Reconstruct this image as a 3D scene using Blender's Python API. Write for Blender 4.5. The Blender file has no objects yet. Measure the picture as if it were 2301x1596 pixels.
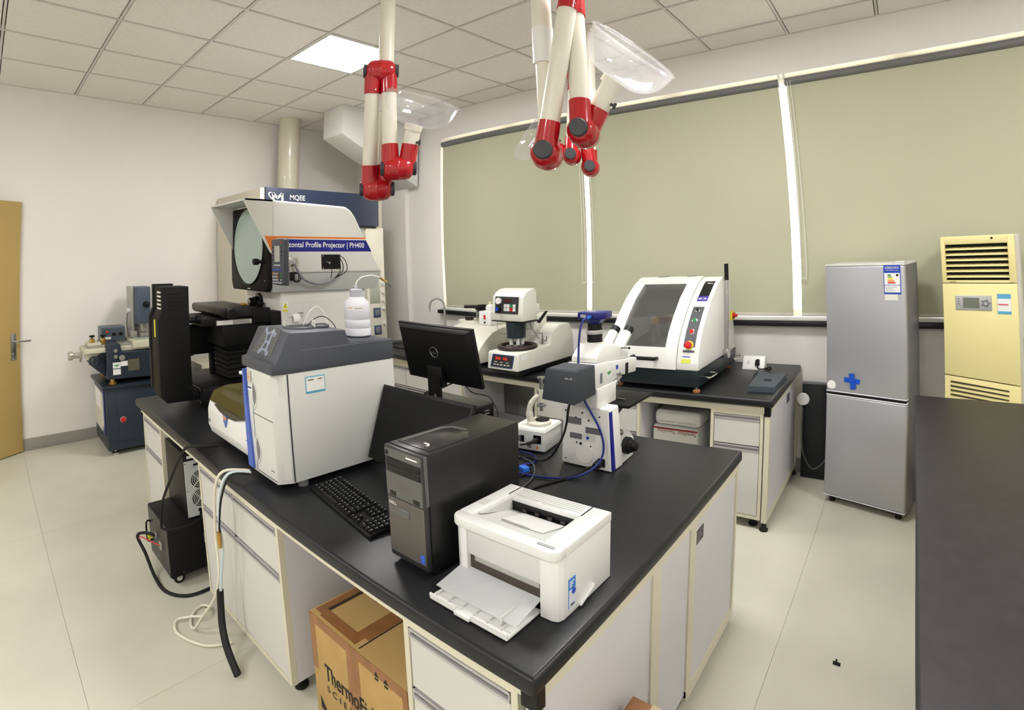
import bpy, bmesh, math, random
from mathutils import Vector, Matrix
random.seed(7)
SC = bpy.context.scene
COL = SC.collection
PI = math.pi

# ---------------------------------------------------------------- camera (stitched phone panorama: curved wide lens)
cam_data = bpy.data.cameras.new('camera')
cam = bpy.data.objects.new('camera', cam_data)
COL.objects.link(cam)
SC.camera = cam
cam_data.type = 'PANO'
cam_data.panorama_type = 'FISHEYE_LENS_POLYNOMIAL'
cam_data.fisheye_fov = math.radians(170)
cam_data.sensor_fit = 'HORIZONTAL'
cam_data.sensor_width = 36.0
cam_data.sensor_height = 36.0 * 1596 / 2301
cam_data.fisheye_polynomial_k0 = 0.0
cam_data.fisheye_polynomial_k1 = -0.048267061683970595
cam_data.fisheye_polynomial_k2 = -0.0010650504550217927
cam_data.fisheye_polynomial_k3 = 7.660132124810256e-05
cam_data.fisheye_polynomial_k4 = -1.0071714997301334e-06
cam_data.shift_x = (1150.5 - 1124.9) / 2301
cam_data.shift_y = (484.5 - 798) / 1596
_r = Vector((0.7642100922505755, 0.6444202531053032, -0.026560728342117954))
_u = Vector((0.06687479092698621, -0.0382119636982875, 0.9970293918279403))
_f = Vector((-0.6414909954479787, 0.7637161666601131, 0.07229743799847663))
cam.matrix_world = Matrix(((_r.x, _u.x, -_f.x, 5.46), (_r.y, _u.y, -_f.y, -3.871), (_r.z, _u.z, -_f.z, 1.604), (0, 0, 0, 1)))
cam_data.clip_start = 0.02

# ---------------------------------------------------------------- daylight outside the windows, exposure
world = bpy.data.worlds.new('daylight')
SC.world = world
world.use_nodes = True
world.node_tree.nodes['Background'].inputs[0].default_value = (1.0, 0.93, 0.86, 1)
world.node_tree.nodes['Background'].inputs[1].default_value = 9.0
SC.view_settings.view_transform = 'Standard'
SC.view_settings.look = 'None'
SC.view_settings.gamma = 1.0
SC.view_settings.use_curve_mapping = False
SC.view_settings.exposure = 0.0
PANEL_POWER = 43.5

# ---------------------------------------------------------------- materials
def lin(c):
    out = []
    for v in c:
        v = v / 255.0
        out.append(v / 12.92 if v <= 0.04045 else ((v + 0.055) / 1.055) ** 2.4)
    return out

MATS = {}
def mat(key, rgb=(128, 128, 128), rough=0.5, metal=0.0, var=0.04, scale=6.0, bump=0.0, bscale=60.0,
        coat=0.0, emit=0.0, trans=0.0, alpha=1.0, ior=1.45, spec=0.5, sub=0.0):
    if key in MATS:
        return MATS[key]
    m = bpy.data.materials.new(key)
    m.use_nodes = True
    nt = m.node_tree
    b = nt.nodes['Principled BSDF']
    c = lin(rgb)
    if var > 0:
        tc = nt.nodes.new('ShaderNodeTexCoord')
        n = nt.nodes.new('ShaderNodeTexNoise')
        n.inputs['Scale'].default_value = scale
        n.inputs['Detail'].default_value = 4
        nt.links.new(tc.outputs['Object'], n.inputs['Vector'])
        rp = nt.nodes.new('ShaderNodeValToRGB')
        rp.color_ramp.elements[0].position = 0.3
        rp.color_ramp.elements[1].position = 0.7
        rp.color_ramp.elements[0].color = [max(0, v * (1 - var)) for v in c] + [1]
        rp.color_ramp.elements[1].color = [min(1, v * (1 + var)) for v in c] + [1]
        nt.links.new(n.outputs['Fac'], rp.inputs['Fac'])
        nt.links.new(rp.outputs['Color'], b.inputs['Base Color'])
    else:
        b.inputs['Base Color'].default_value = c + [1]
    if bump > 0:
        tc2 = nt.nodes.new('ShaderNodeTexCoord')
        n2 = nt.nodes.new('ShaderNodeTexNoise')
        n2.inputs['Scale'].default_value = bscale
        n2.inputs['Detail'].default_value = 3
        nt.links.new(tc2.outputs['Object'], n2.inputs['Vector'])
        bp = nt.nodes.new('ShaderNodeBump')
        bp.inputs['Strength'].default_value = bump
        bp.inputs['Distance'].default_value = 0.002
        nt.links.new(n2.outputs['Fac'], bp.inputs['Height'])
        nt.links.new(bp.outputs['Normal'], b.inputs['Normal'])
    b.inputs['Roughness'].default_value = rough
    b.inputs['Metallic'].default_value = metal
    b.inputs['Coat Weight'].default_value = coat
    b.inputs['Transmission Weight'].default_value = trans
    b.inputs['Alpha'].default_value = alpha
    b.inputs['IOR'].default_value = ior
    b.inputs['Specular IOR Level'].default_value = spec
    if emit > 0:
        b.inputs['Emission Color'].default_value = c + [1]
        b.inputs['Emission Strength'].default_value = emit
    m.diffuse_color = c + [1]
    MATS[key] = m
    return m

WALL = mat('wall_paint', (240, 237, 233), 0.75, var=0.02, scale=1.5, bump=0.06, bscale=220)
CEILM = mat('ceiling_tile', (238, 234, 229), 0.9, var=0.03, scale=30, bump=0.15, bscale=350)
PLENUM = mat('dark_plenum', (46, 46, 44), 0.9, var=0)
TBAR = mat('ceiling_bar', (214, 211, 206), 0.5, var=0)
FLOORM = mat('vinyl_floor', (206, 204, 188), 0.42, var=0.06, scale=2.2, bump=0.03, bscale=90)
BASEB = mat('baseboard_grey', (150, 147, 140), 0.6)
WHITEP = mat('white_paint', (228, 227, 222), 0.45, var=0.01)
BLACKTOP = mat('black_worktop', (27, 28, 31), 0.36, spec=0.45, var=0.12, scale=14, bump=0.10, bscale=160)
OLDTOP = mat('worn_worktop', (44, 42, 44), 0.5, var=0.16, scale=22, bump=0.12, bscale=120)
CREAM = mat('cream_frame', (214, 210, 188), 0.45, var=0.015)
PANELG = mat('pale_grey_board', (212, 211, 214), 0.5, var=0.012)
PANELW = mat('pale_door_board', (208, 207, 202), 0.5, var=0.012)
EDGEG = mat('dark_side_board', (150, 148, 142), 0.6)
ALU = mat('aluminium', (190, 188, 188), 0.4, metal=0.3, var=0.02)
STEEL = mat('steel', (190, 190, 190), 0.25, metal=0.9, var=0.02)
CHROME = mat('chrome', (225, 225, 225), 0.12, metal=1.0, var=0)
BLK = mat('black_plastic', (13, 13, 14), 0.45, var=0.08, spec=0.35)
BLKM = mat('black_matt_metal', (11, 11, 12), 0.55, var=0.10, spec=0.3, bump=0.12, bscale=300)
BLKS = mat('black_satin', (8, 8, 9), 0.28, var=0, spec=0.4)
RUB = mat('black_rubber', (18, 18, 18), 0.7, var=0.05)
WPL = mat('white_plastic', (232, 232, 230), 0.38, var=0.01)
GWP = mat('grey_white_plastic', (212, 213, 208), 0.42, var=0.012)
BEIGE = mat('beige_enamel', (216, 210, 194), 0.45, var=0.012)
DGREY = mat('dark_grey_plastic', (72, 75, 84), 0.5, var=0.03, bump=0.05, bscale=300)
MGREY = mat('mid_grey_plastic', (120, 121, 124), 0.5, var=0.03)
NAVY = mat('navy_panel', (44, 55, 80), 0.4, var=0.03)
NAVYK = mat('dark_blue_enamel', (36, 46, 60), 0.4, var=0.06, scale=10)
REDP = mat('red_gloss_plastic', (176, 20, 30), 0.22, var=0.03, coat=0.4)
TUBEW = mat('ivory_tube', (226, 222, 208), 0.32, var=0.012)
PAPER = mat('white_paper', (238, 238, 236), 0.6, var=0.01)
YELLOW = mat('yellow_label', (226, 214, 60), 0.5, var=0)
BLUEP = mat('blue_plastic', (28, 60, 190), 0.4, var=0.03)
REDB = mat('red_button', (200, 30, 30), 0.35, var=0)
GREENB = mat('green_button', (30, 130, 80), 0.35, var=0)
INK = mat('black_ink', (22, 22, 24), 0.6, var=0)
WINK = mat('white_ink', (236, 236, 236), 0.5, var=0)
BRASS = mat('brass', (190, 150, 80), 0.3, metal=0.8, var=0.03)
CARDB = mat('cardboard', (184, 152, 96), 0.75, var=0.06, scale=9, bump=0.08, bscale=120)
TAPE = mat('brown_tape', (150, 104, 62), 0.3, var=0.16, scale=26)

# ---------------------------------------------------------------- mesh helpers
V = Vector
class B:
    def __init__(s):
        s.bm = bmesh.new()
    def _merge(s, t, smooth=None):
        mp = {}
        for v in t.verts:
            mp[v] = s.bm.verts.new(v.co)
        for f in t.faces:
            try:
                s.bm.faces.new([mp[v] for v in f.verts])
            except ValueError:
                pass
        t.free()
        return s
    def hexa(s, p, bev=0, seg=2):
        t = bmesh.new()
        v = [t.verts.new(q) for q in p]
        for f in ((3, 2, 1, 0), (4, 5, 6, 7), (0, 1, 5, 4), (1, 2, 6, 5), (2, 3, 7, 6), (3, 0, 4, 7)):
            t.faces.new([v[i] for i in f])
        if bev > 0:
            bmesh.ops.bevel(t, geom=list(t.edges), offset=bev, segments=seg, profile=0.5, affect='EDGES', clamp_overlap=True)
        return s._merge(t)
    def box(s, x0, x1, y0, y1, z0, z1, bev=0, seg=2):
        x0, x1 = min(x0, x1), max(x0, x1); y0, y1 = min(y0, y1), max(y0, y1); z0, z1 = min(z0, z1), max(z0, z1)
        return s.hexa([(x0, y0, z0), (x1, y0, z0), (x1, y1, z0), (x0, y1, z0), (x0, y0, z1), (x1, y0, z1), (x1, y1, z1), (x0, y1, z1)], bev, seg)
    def prism(s, poly, axis, a0, a1, bev=0, seg=2, taper=None):
        t = bmesh.new()
        def P(q, a):
            if axis == 'x': return (a, q[0], q[1])
            if axis == 'y': return (q[0], a, q[1])
            return (q[0], q[1], a)
        lo = [t.verts.new(P(q, a0)) for q in poly]
        hi = [t.verts.new(P(q, a1)) for q in (taper or poly)]
        n = len(poly)
        t.faces.new(lo[::-1]); t.faces.new(hi)
        for i in range(n):
            j = (i + 1) % n
            t.faces.new((lo[i], lo[j], hi[j], hi[i]))
        bmesh.ops.recalc_face_normals(t, faces=list(t.faces))
        if bev > 0:
            bmesh.ops.bevel(t, geom=list(t.edges), offset=bev, segments=seg, profile=0.5, affect='EDGES', clamp_overlap=True)
        return s._merge(t)
    def rings(s, rings, close=True, caps=True):
        t = bmesh.new()
        R = [[t.verts.new(q) for q in r] for r in rings]
        n = len(R[0])
        for a, b in zip(R, R[1:]):
            for i in range(n if close else n - 1):
                j = (i + 1) % n
                t.faces.new((a[i], a[j], b[j], b[i]))
        if caps:
            t.faces.new(R[0][::-1]); t.faces.new(R[-1])
        bmesh.ops.recalc_face_normals(t, faces=list(t.faces))
        return s._merge(t)
    @staticmethod
    def frame(d):
        d = V(d).normalized()
        a = V((0, 0, 1)) if abs(d.z) < 0.9 else V((1, 0, 0))
        x = a.cross(d).normalized()
        return x, d.cross(x).normalized(), d
    def cyl(s, p0, p1, r0, r1=None, seg=20, caps=True):
        r1 = r0 if r1 is None else r1
        p0, p1 = V(p0), V(p1)
        x, y, d = B.frame(p1 - p0)
        ring = lambda p, r: [p + (x * math.cos(2 * PI * i / seg) + y * math.sin(2 * PI * i / seg)) * r for i in range(seg)]
        return s.rings([ring(p0, r0), ring(p1, r1)], True, caps)
    def lathe(s, prof, o, d=(0, 0, 1), seg=28, caps=True):
        o = V(o); x, y, d = B.frame(d)
        return s.rings([[o + d * h + (x * math.cos(2 * PI * i / seg) + y * math.sin(2 * PI * i / seg)) * max(r, 1e-4) for i in range(seg)] for r, h in prof], True, caps)
    def ball(s, c, r, seg=20, squash=(1, 1, 1)):
        t = bmesh.new()
        bmesh.ops.create_uvsphere(t, u_segments=seg, v_segments=seg // 2 + 2, radius=r)
        for v in t.verts:
            v.co = V((v.co.x * squash[0], v.co.y * squash[1], v.co.z * squash[2])) + V(c)
        return s._merge(t)
    def torus(s, c, d, R, r, seg=32, sub=8, sx=1.0):
        x, y, d = B.frame(d); c = V(c)
        pts = [c + (x * math.cos(2 * PI * i / seg) * sx + y * math.sin(2 * PI * i / seg)) * R for i in range(seg)]
        t = bmesh.new()
        rr = []
        for i, p in enumerate(pts):
            o = (p - c).normalized()
            rr.append([t.verts.new(p + (o * math.cos(2 * PI * k / sub) + d * math.sin(2 * PI * k / sub)) * r) for k in range(sub)])
        for i in range(seg):
            a, b = rr[i], rr[(i + 1) % seg]
            for k in range(sub):
                l = (k + 1) % sub
                t.faces.new((a[k], b[k], b[l], a[l]))
        bmesh.ops.recalc_face_normals(t, faces=list(t.faces))
        return s._merge(t)
    def tube(s, pts, r, seg=8, res=6, smooth=True):
        P = [V(p) for p in pts]
        if smooth and len(P) > 2:
            Q = []
            for i in range(len(P) - 1):
                p0 = P[max(i - 1, 0)]; p1 = P[i]; p2 = P[i + 1]; p3 = P[min(i + 2, len(P) - 1)]
                for k in range(res):
                    u = k / res
                    Q.append(0.5 * ((2 * p1) + (p2 - p0) * u + (2 * p0 - 5 * p1 + 4 * p2 - p3) * u * u + (3 * p1 - p0 - 3 * p2 + p3) * u ** 3))
            Q.append(P[-1]); P = Q
        rings = []
        x = None
        for i, p in enumerate(P):
            d = (P[min(i + 1, len(P) - 1)] - P[max(i - 1, 0)])
            if d.length < 1e-9: d = V((0, 0, 1))
            d.normalize()
            if x is None:
                x, y, _ = B.frame(d)
            else:
                x = (x - d * x.dot(d)).normalized(); y = d.cross(x)
            rad = r[i] if isinstance(r, (list, tuple)) else r
            rings.append([p + (x * math.cos(2 * PI * k / seg) + y * math.sin(2 * PI * k / seg)) * rad for k in range(seg)])
        return s.rings(rings, True, True)
    def sheet(s, grid, th):
        """grid of points -> thin solid sheet of thickness th"""
        t = bmesh.new()
        n, m = len(grid), len(grid[0])
        vs = [[t.verts.new(p) for p in row] for row in grid]
        for i in range(n - 1):
            for j in range(m - 1):
                t.faces.new((vs[i][j], vs[i + 1][j], vs[i + 1][j + 1], vs[i][j + 1]))
        bmesh.ops.recalc_face_normals(t, faces=list(t.faces))
        bmesh.ops.solidify(t, geom=list(t.faces), thickness=th)
        return s._merge(t)

ORG = {}
ROOTLOCAL = set()
def finish(o, bm, m, ang=38):
    me = o.data
    bmesh.ops.remove_doubles(bm, verts=list(bm.verts), dist=1e-6)
    for e in bm.edges:
        e.smooth = (len(e.link_faces) == 2 and e.calc_face_angle(0) < math.radians(ang))
    for f in bm.faces:
        f.smooth = True
    bm.to_mesh(me); bm.free()
    me.materials.append(m)

def obj(name, b, m, parent=None, label=None, ang=38):
    me = bpy.data.meshes.new(name)
    o = bpy.data.objects.new(name, me)
    COL.objects.link(o)
    if parent is not None:
        org = ORG[parent.name]
        ORG[o.name] = org
        o.parent = parent
        if org.length > 0:
            bmesh.ops.translate(b.bm, verts=list(b.bm.verts), vec=-org)
    finish(o, b.bm, m, ang)
    if label: o['label'] = label
    if parent is None:
        ORG[o.name] = V((0, 0, 0))
    return o

def tag(o, label, cat, group=None):
    o['label'] = label; o['category'] = cat
    if group: o['group'] = group
    return o

def thing(name, label, cat, loc=(0, 0, 0), rotz=0.0, group=None):
    """an Empty at the thing's base; parts are given in world coordinates (or in local ones when rotz is used)"""
    o = bpy.data.objects.new(name, None)
    o.empty_display_size = 0.05
    COL.objects.link(o)
    o.location = loc; o.rotation_euler = (0, 0, rotz)
    ORG[o.name] = V((0, 0, 0)) if rotz else V(loc)
    return tag(o, label, cat, group)

def single(name, b, m, label, cat, group=None, base=None, ang=38):
    """a thing that is one mesh, its origin at its base"""
    me = bpy.data.meshes.new(name)
    o = bpy.data.objects.new(name, me)
    COL.objects.link(o)
    vs = [v.co for v in b.bm.verts]
    if base is None:
        base = V((sum(v.x for v in vs) / len(vs), sum(v.y for v in vs) / len(vs), min(v.z for v in vs)))
    base = V(base)
    bmesh.ops.translate(b.bm, verts=list(b.bm.verts), vec=-base)
    o.location = base
    ORG[o.name] = base
    finish(o, b.bm, m, ang)
    return tag(o, label, cat, group)

def struct(name, b, m, parent=None, ang=38):
    o = obj(name, b, m, parent, None, ang)
    if parent is None: o['kind'] = 'structure'
    return o

def share(src, name, parent, loc):
    """another piece with the same mesh data"""
    o = bpy.data.objects.new(name, src.data if hasattr(src, 'data') else src)
    COL.objects.link(o)
    o.parent = parent
    ORG[o.name] = ORG[parent.name]
    o.location = V(loc)
    return o

def text(name, body, parent, m, o, rx, uy, size=None, width=None, height=None, depth=0.0006, align='LEFT', font_bold=0.0, shear=0.0, extra_mat=None):
    """flat raised lettering: origin o, right vector rx, up vector uy"""
    cu = bpy.data.curves.new('lettering', 'FONT')
    cu.body = body
    cu.size = 1.0
    cu.align_x = align
    cu.shear = shear
    cu.offset = font_bold
    cu.resolution_u = 3
    tmp = bpy.data.objects.new('lettering', cu)
    COL.objects.link(tmp)
    bpy.context.view_layer.update()
    dg = bpy.context.evaluated_depsgraph_get()
    me0 = bpy.data.meshes.new_from_object(tmp.evaluated_get(dg))
    bpy.data.objects.remove(tmp)
    bpy.data.curves.remove(cu)
    bm = bmesh.new(); bm.from_mesh(me0)
    bpy.data.meshes.remove(me0)
    xs = [v.co.x for v in bm.verts]; ys = [v.co.y for v in bm.verts]
    w = max(xs) - min(xs); h = max(ys) - min(ys)
    sx = sy = size or 1.0
    if width: sx = width / w
    if width and not height and not size: sy = sx
    if height: sy = height / h
    if height and not width: sx = sy
    rx = V(rx).normalized(); uy = V(uy).normalized(); nz = rx.cross(uy)
    x0 = min(xs) if align == 'LEFT' else (min(xs) + max(xs)) / 2
    y0 = min(ys)
    for v in bm.verts:
        v.co = V(o) + rx * (v.co.x - x0) * sx + uy * (v.co.y - y0) * sy + nz * depth
    b = B(); b.bm.free(); b.bm = bm
    return obj(name, b, m, parent)

def decal(name, parent, m, o, rx, uy, w, h, th=0.001):
    """a thin sticker / plate: lower-left corner o"""
    rx = V(rx).normalized(); uy = V(uy).normalized(); n = rx.cross(uy)
    o = V(o)
    p = [o, o + rx * w, o + rx * w + uy * h, o + uy * h]
    return obj(name, B().hexa([q - n * 0.0005 for q in p] + [q + n * th for q in p]), m, parent)

def cable(name, pts, r, m, label, group=None, seg=8, res=6):
    return single(name, B().tube(pts, r, seg, res), m, label, 'cable', group)

# ================================================================ THE ROOM
RX, RY, CH = 8.2, -6.9, 3.083
FL = struct('floor', B().box(-0.2, RX + 0.2, RY - 0.2, 0.2, -0.12, -0.004), mat('floor_screed', (120, 118, 108), 0.8))
xs = [0.0, 1.72, 3.42, 5.09, 6.8, RX]
ys = [RY, -3.66, 0.0]
for i in range(len(xs) - 1):
    for j in range(len(ys) - 1):
        g = 0.0006
        obj('floor_sheet', B().box(xs[i] + g, xs[i + 1] - g, ys[j] + g, ys[j + 1] - g, -0.004, 0.0), FLOORM, FL)

struct('wall_left', B().box(-0.2, 0.0, RY - 0.2, 0.2, 0, CH + 0.3), WALL)
struct('wall_back', B().box(0, RX, RY - 0.2, RY, 0, CH + 0.3), WALL)
struct('wall_right', B().box(RX, RX + 0.2, RY - 0.2, 0.2, 0, CH + 0.3), WALL)
WX0, WX1, WZ0, WZ1 = 1.44, 8.0, 1.085, 2.80
ww = B().box(0, WX0, 0, 0.2, 0, CH + 0.3).box(WX0, WX1, 0, 0.2, 0, WZ0).box(WX0, WX1, 0, 0.2, WZ1, CH + 0.3).box(WX1, RX, 0, 0.2, 0, CH + 0.3)
ww.box(0, 0.93, -0.05, 0, 0, CH)
struct('wall_window', ww, WALL)
struct('baseboard_left', B().box(0, 0.012, RY, -0.0, 0, 0.10, 0.003), BASEB)
struct('baseboard_window', B().box(0.93, RX, -0.012, 0, 0, 0.10, 0.003), BASEB)
struct('trim_1', B().box(WX0 - 0.02, RX, -0.05, 0.02, 1.078, 1.104, 0.004), WHITEP)
struct('trim_2', B().box(WX0 - 0.04, RX, -0.062, 0.0, 1.040, 1.076, 0.003), mat('black_ledge', (26, 25, 27), 0.35, var=0.12))

# glass seen at a slant: mostly clear with a thin reflection
def glass_mat(key, tint=(1, 1, 1), refl=0.06, rough=0.0):
    m = bpy.data.materials.new(key); m.use_nodes = True
    nt = m.node_tree; nt.nodes.clear()
    t = nt.nodes.new('ShaderNodeBsdfTransparent'); t.inputs[0].default_value = (*tint, 1)
    g = nt.nodes.new('ShaderNodeBsdfGlossy'); g.inputs['Roughness'].default_value = rough
    fr = nt.nodes.new('ShaderNodeFresnel'); fr.inputs['IOR'].default_value = 1.45
    mx = nt.nodes.new('ShaderNodeMixShader'); out = nt.nodes.new('ShaderNodeOutputMaterial')
    ad = nt.nodes.new('ShaderNodeMath'); ad.operation = 'MULTIPLY_ADD'; ad.inputs[1].default_value = 1.0; ad.inputs[2].default_value = refl
    nt.links.new(fr.outputs[0], ad.inputs[0]); nt.links.new(ad.outputs[0], mx.inputs[0])
    nt.links.new(t.outputs[0], mx.inputs[1]); nt.links.new(g.outputs[0], mx.inputs[2]); nt.links.new(mx.outputs[0], out.inputs[0])
    return m
GLASS = glass_mat('window_glass')
wb = [WX0, 2.30, 3.95, 5.65, 7.2, WX1]
for n in range(5):
    a, c = wb[n], wb[n + 1]
    f = B()
    for (x0, x1, z0, z1) in ((a, a + 0.05, WZ0, WZ1), (c - 0.05, c, WZ0, WZ1), (a, c, WZ0, WZ0 + 0.05), (a, c, WZ1 - 0.04, WZ1)):
        f.box(x0, x1, 0.10, 0.15, z0, z1, 0.004)
    w = struct('window_%d' % (n + 1), f, WHITEP)
    obj('pane', B().box(a + 0.05, c - 0.05, 0.122, 0.128, WZ0 + 0.05, WZ1 - 0.04), GLASS, w)

# roller blinds
def blind_mat():
    m = bpy.data.materials.new('blind_fabric'); m.use_nodes = True
    nt = m.node_tree; nt.nodes.clear()
    tc = nt.nodes.new('ShaderNodeTexCoord')
    n = nt.nodes.new('ShaderNodeTexNoise'); n.inputs['Scale'].default_value = 1.2
    w = nt.nodes.new('ShaderNodeTexNoise'); w.inputs['Scale'].default_value = 600
    nt.links.new(tc.outputs['Object'], n.inputs['Vector']); nt.links.new(tc.outputs['Object'], w.inputs['Vector'])
    rp = nt.nodes.new('ShaderNodeValToRGB')
    rp.color_ramp.elements[0].color = lin((186, 187, 163)) + [1]; rp.color_ramp.elements[1].color = lin((194, 193, 168)) + [1]
    nt.links.new(n.outputs['Fac'], rp.inputs[0])
    d = nt.nodes.new('ShaderNodeBsdfDiffuse'); t = nt.nodes.new('ShaderNodeBsdfTranslucent')
    t.inputs[0].default_value = lin((190, 196, 150)) + [1]
    nt.links.new(rp.outputs[0], d.inputs[0])
    bp = nt.nodes.new('ShaderNodeBump'); bp.inputs['Strength'].default_value = 0.1; bp.inputs['Distance'].default_value = 0.001
    nt.links.new(w.outputs['Fac'], bp.inputs['Height']); nt.links.new(bp.outputs[0], d.inputs['Normal'])
    mx = nt.nodes.new('ShaderNodeMixShader'); mx.inputs[0].default_value = 0.035
    out = nt.nodes.new('ShaderNodeOutputMaterial')
    nt.links.new(d.outputs[0], mx.inputs[1]); nt.links.new(t.outputs[0], mx.inputs[2]); nt.links.new(mx.outputs[0], out.inputs[0])
    return m
BLIND = blind_mat()
ROLL = mat('roller_grey', (112, 112, 112), 0.5, var=0.05)
bl = [(1.505, 3.137, 'pale green roller blind next to the sink tap and wall corner'),
      (3.168, 4.822, 'pale green roller blind behind the white cutting machine'),
      (4.866, 6.50, 'pale green roller blind behind the silver fridge'),
      (6.54, 7.97, 'pale green roller blind at the far end of the window wall')]
for k, (a, c, lab) in enumerate(bl):
    t = thing('roller_blind', lab, 'blind', ((a + c) / 2, -0.03, 2.735), group='roller blinds on the window wall')
    obj('roller', B().cyl((a, -0.035, 2.726), (c, -0.035, 2.726), 0.028), ROLL, t)
    g = []
    for i in range(11):
        z = 2.715 - (2.715 - 1.125) * i / 10
        g.append([(a + 0.006 + (c - a - 0.012) * j / 12, -0.036 + 0.004 * math.sin(j * 1.3 + i * 0.7 + k) * (i / 10), z) for j in range(13)])
    obj('fabric', B().sheet(g, 0.0012), BLIND, t)
    obj('bottom_bar', B().box(a + 0.006, c - 0.006, -0.044, -0.028, 1.108, 1.130, 0.005), mat('bar_white', (205, 203, 190), 0.5), t)
    for x in (a - 0.008, c):
        obj('bracket', B().box(x, x + 0.008, -0.066, 0.0, 2.70, 2.79, 0.001), WHITEP, t)
    xc = a + 0.02 if k else c - 0.03
    obj('bead_chain', B().tube([(xc, -0.066, 2.72), (xc, -0.068, 2.0), (xc - 0.006, -0.068, 1.42), (xc + 0.014, -0.068, 1.375), (xc + 0.03, -0.068, 1.42), (xc + 0.024, -0.068, 2.0), (xc + 0.02, -0.066, 2.72)], 0.0022, 6), WHITEP, t)

# ---------------------------------------------------------------- suspended ceiling
CE = struct('ceiling', B().box(-0.2, RX + 0.2, RY - 0.2, 0.2, CH + 0.05, CH + 0.3), PLENUM)
gx = [0.0] + [0.729 + 0.6 * k for k in range(13)]
gx = [g for g in gx if g < RX - 0.05] + [RX]
gy = [0.0] + [-0.295 - 0.6 * k for k in range(12)]
gy = [g for g in gy if g > RY + 0.05] + [RY]
LIGHTS = {}
for j in (3, 7, 11):
    for yc in (-1.795, -3.595, -5.395):
        LIGHTS[(round(gx[j], 2), round(yc, 2))] = 1
tile_mesh = {}
lights = []
for i in range(len(gx) - 1):
    for j in range(len(gy) - 1):
        x0, x1, y1, y0 = gx[i], gx[i + 1], gy[j], gy[j + 1]
        key = (round(x1 - x0, 3), round(y1 - y0, 3))
        cx, cy = (x0 + x1) / 2, (y0 + y1) / 2
        if (round(x0, 2), round(cy, 2)) in LIGHTS:
            lights.append((x0, x1, y0, y1)); continue
        if key not in tile_mesh:
            o = obj('ceiling_tile', B().box(-key[0] / 2 + 0.0125, key[0] / 2 - 0.0125, -key[1] / 2 + 0.0125, key[1] / 2 - 0.0125, 0.0, 0.014, 0.002, 1), CEILM, CE)
            tile_mesh[key] = o
            o.location = (cx, cy, CH + 0.002)
        else:
            share(tile_mesh[key], 'ceiling_tile', CE, (cx, cy, CH + 0.002))
for x in gx[1:-1]:
    obj('grid_bar', B().box(x - 0.0075, x + 0.0075, RY, 0, CH - 0.003, CH + 0.03), TBAR, CE)
for y in gy[1:-1]:
    obj('grid_bar', B().box(0, RX, y - 0.0075, y + 0.0075, CH - 0.0025, CH + 0.03), TBAR, CE)
obj('wall_angle', B().box(0, 0.016, RY, 0, CH - 0.002, CH + 0.02).box(0, RX, -0.016, 0, CH - 0.002, CH + 0.02), TBAR, CE)
LEDM = bpy.data.materials.new('led_diffuser'); LEDM.use_nodes = True
_b = LEDM.node_tree.nodes['Principled BSDF']
_b.inputs['Base Color'].default_value = (0.9, 0.9, 0.9, 1)
_b.inputs['Emission Color'].default_value = (1.0, 0.985, 0.968, 1)
_b.inputs['Emission Strength'].default_value = PANEL_POWER
llab = {0: 'near the doorway', 1: 'near the fume hood pipe'}
for k, (x0, x1, y0, y1) in enumerate(lights):
    row = 'over the worktop islands' if x0 > 3 else ('closest to the yellow door' if y0 < -3 else 'beside the ivory extraction pole and white duct')
    t = thing('ceiling_light', 'square white LED ceiling panel ' + row, 'ceiling light', ((x0 + x1) / 2, (y0 + y1) / 2, CH), group='LED panels in the suspended ceiling')
    f = B()
    for (a, b_, c, d) in ((x0 + .009, x1 - .009, y0 + .009, y0 + .022), (x0 + .009, x1 - .009, y1 - .022, y1 - .009), (x0 + .009, x0 + .022, y0 + .022, y1 - .022), (x1 - .022, x1 - .009, y0 + .022, y1 - .022)):
        f.box(a, b_, c, d, CH - 0.004, CH + 0.03)
    obj('frame', f, WHITEP, t)
    obj('diffuser', B().box(x0 + .022, x1 - .022, y0 + .022, y1 - .022, CH + 0.002, CH + 0.012), LEDM, t)

# sloping boxed duct under the ceiling beside the hood pipe
single('boxed_duct', B().prism([(-1.05, CH), (-1.05, 2.79), (-0.051, 2.335), (-0.051, CH)], 'x', 0.79, 1.14, 0.003), mat('duct_white', (226, 226, 224), 0.6, var=0.01),
       'white boxed ventilation duct sloping down below the ceiling to the window wall', 'duct', base=(0.96, -0.5, 2.31))

# ---------------------------------------------------------------- open door
DOORM = mat('ochre_door', (198, 170, 106), 0.45, var=0.03, scale=2.0)
a = V((0.03, -3.655, 0)); d = V((0.52, -0.85, 0)).normalized(); n = V((d.y, -d.x, 0))
def D(s, t, z): return a + d * s + n * t + V((0, 0, z))
dr = struct('door_1', B().hexa([D(0, 0, .008), D(.85, 0, .008), D(.85, .042, .008), D(0, .042, .008), D(0, 0, 2.09), D(.85, 0, 2.09), D(.85, .042, 2.09), D(0, .042, 2.09)], 0.003), DOORM)
hd = obj('door_handle', B().hexa([D(.035, -.008, .78), D(.08, -.008, .78), D(.08, .0, .78), D(.035, .0, .78), D(.035, -.008, 1.0), D(.08, -.008, 1.0), D(.08, 0, 1.0), D(.035, 0, 1.0)], 0.003), STEEL, dr)
obj('lever', B().tube([D(.057, -.005, .935), D(.057, -.05, .935), D(.05, -.055, .935), D(-.055, -.055, .93)], 0.009, 10, 4), STEEL, hd)
obj('key_cylinder', B().cyl(D(.057, -.016, .83), D(.057, -.005, .83), 0.011), STEEL, hd)

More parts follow.
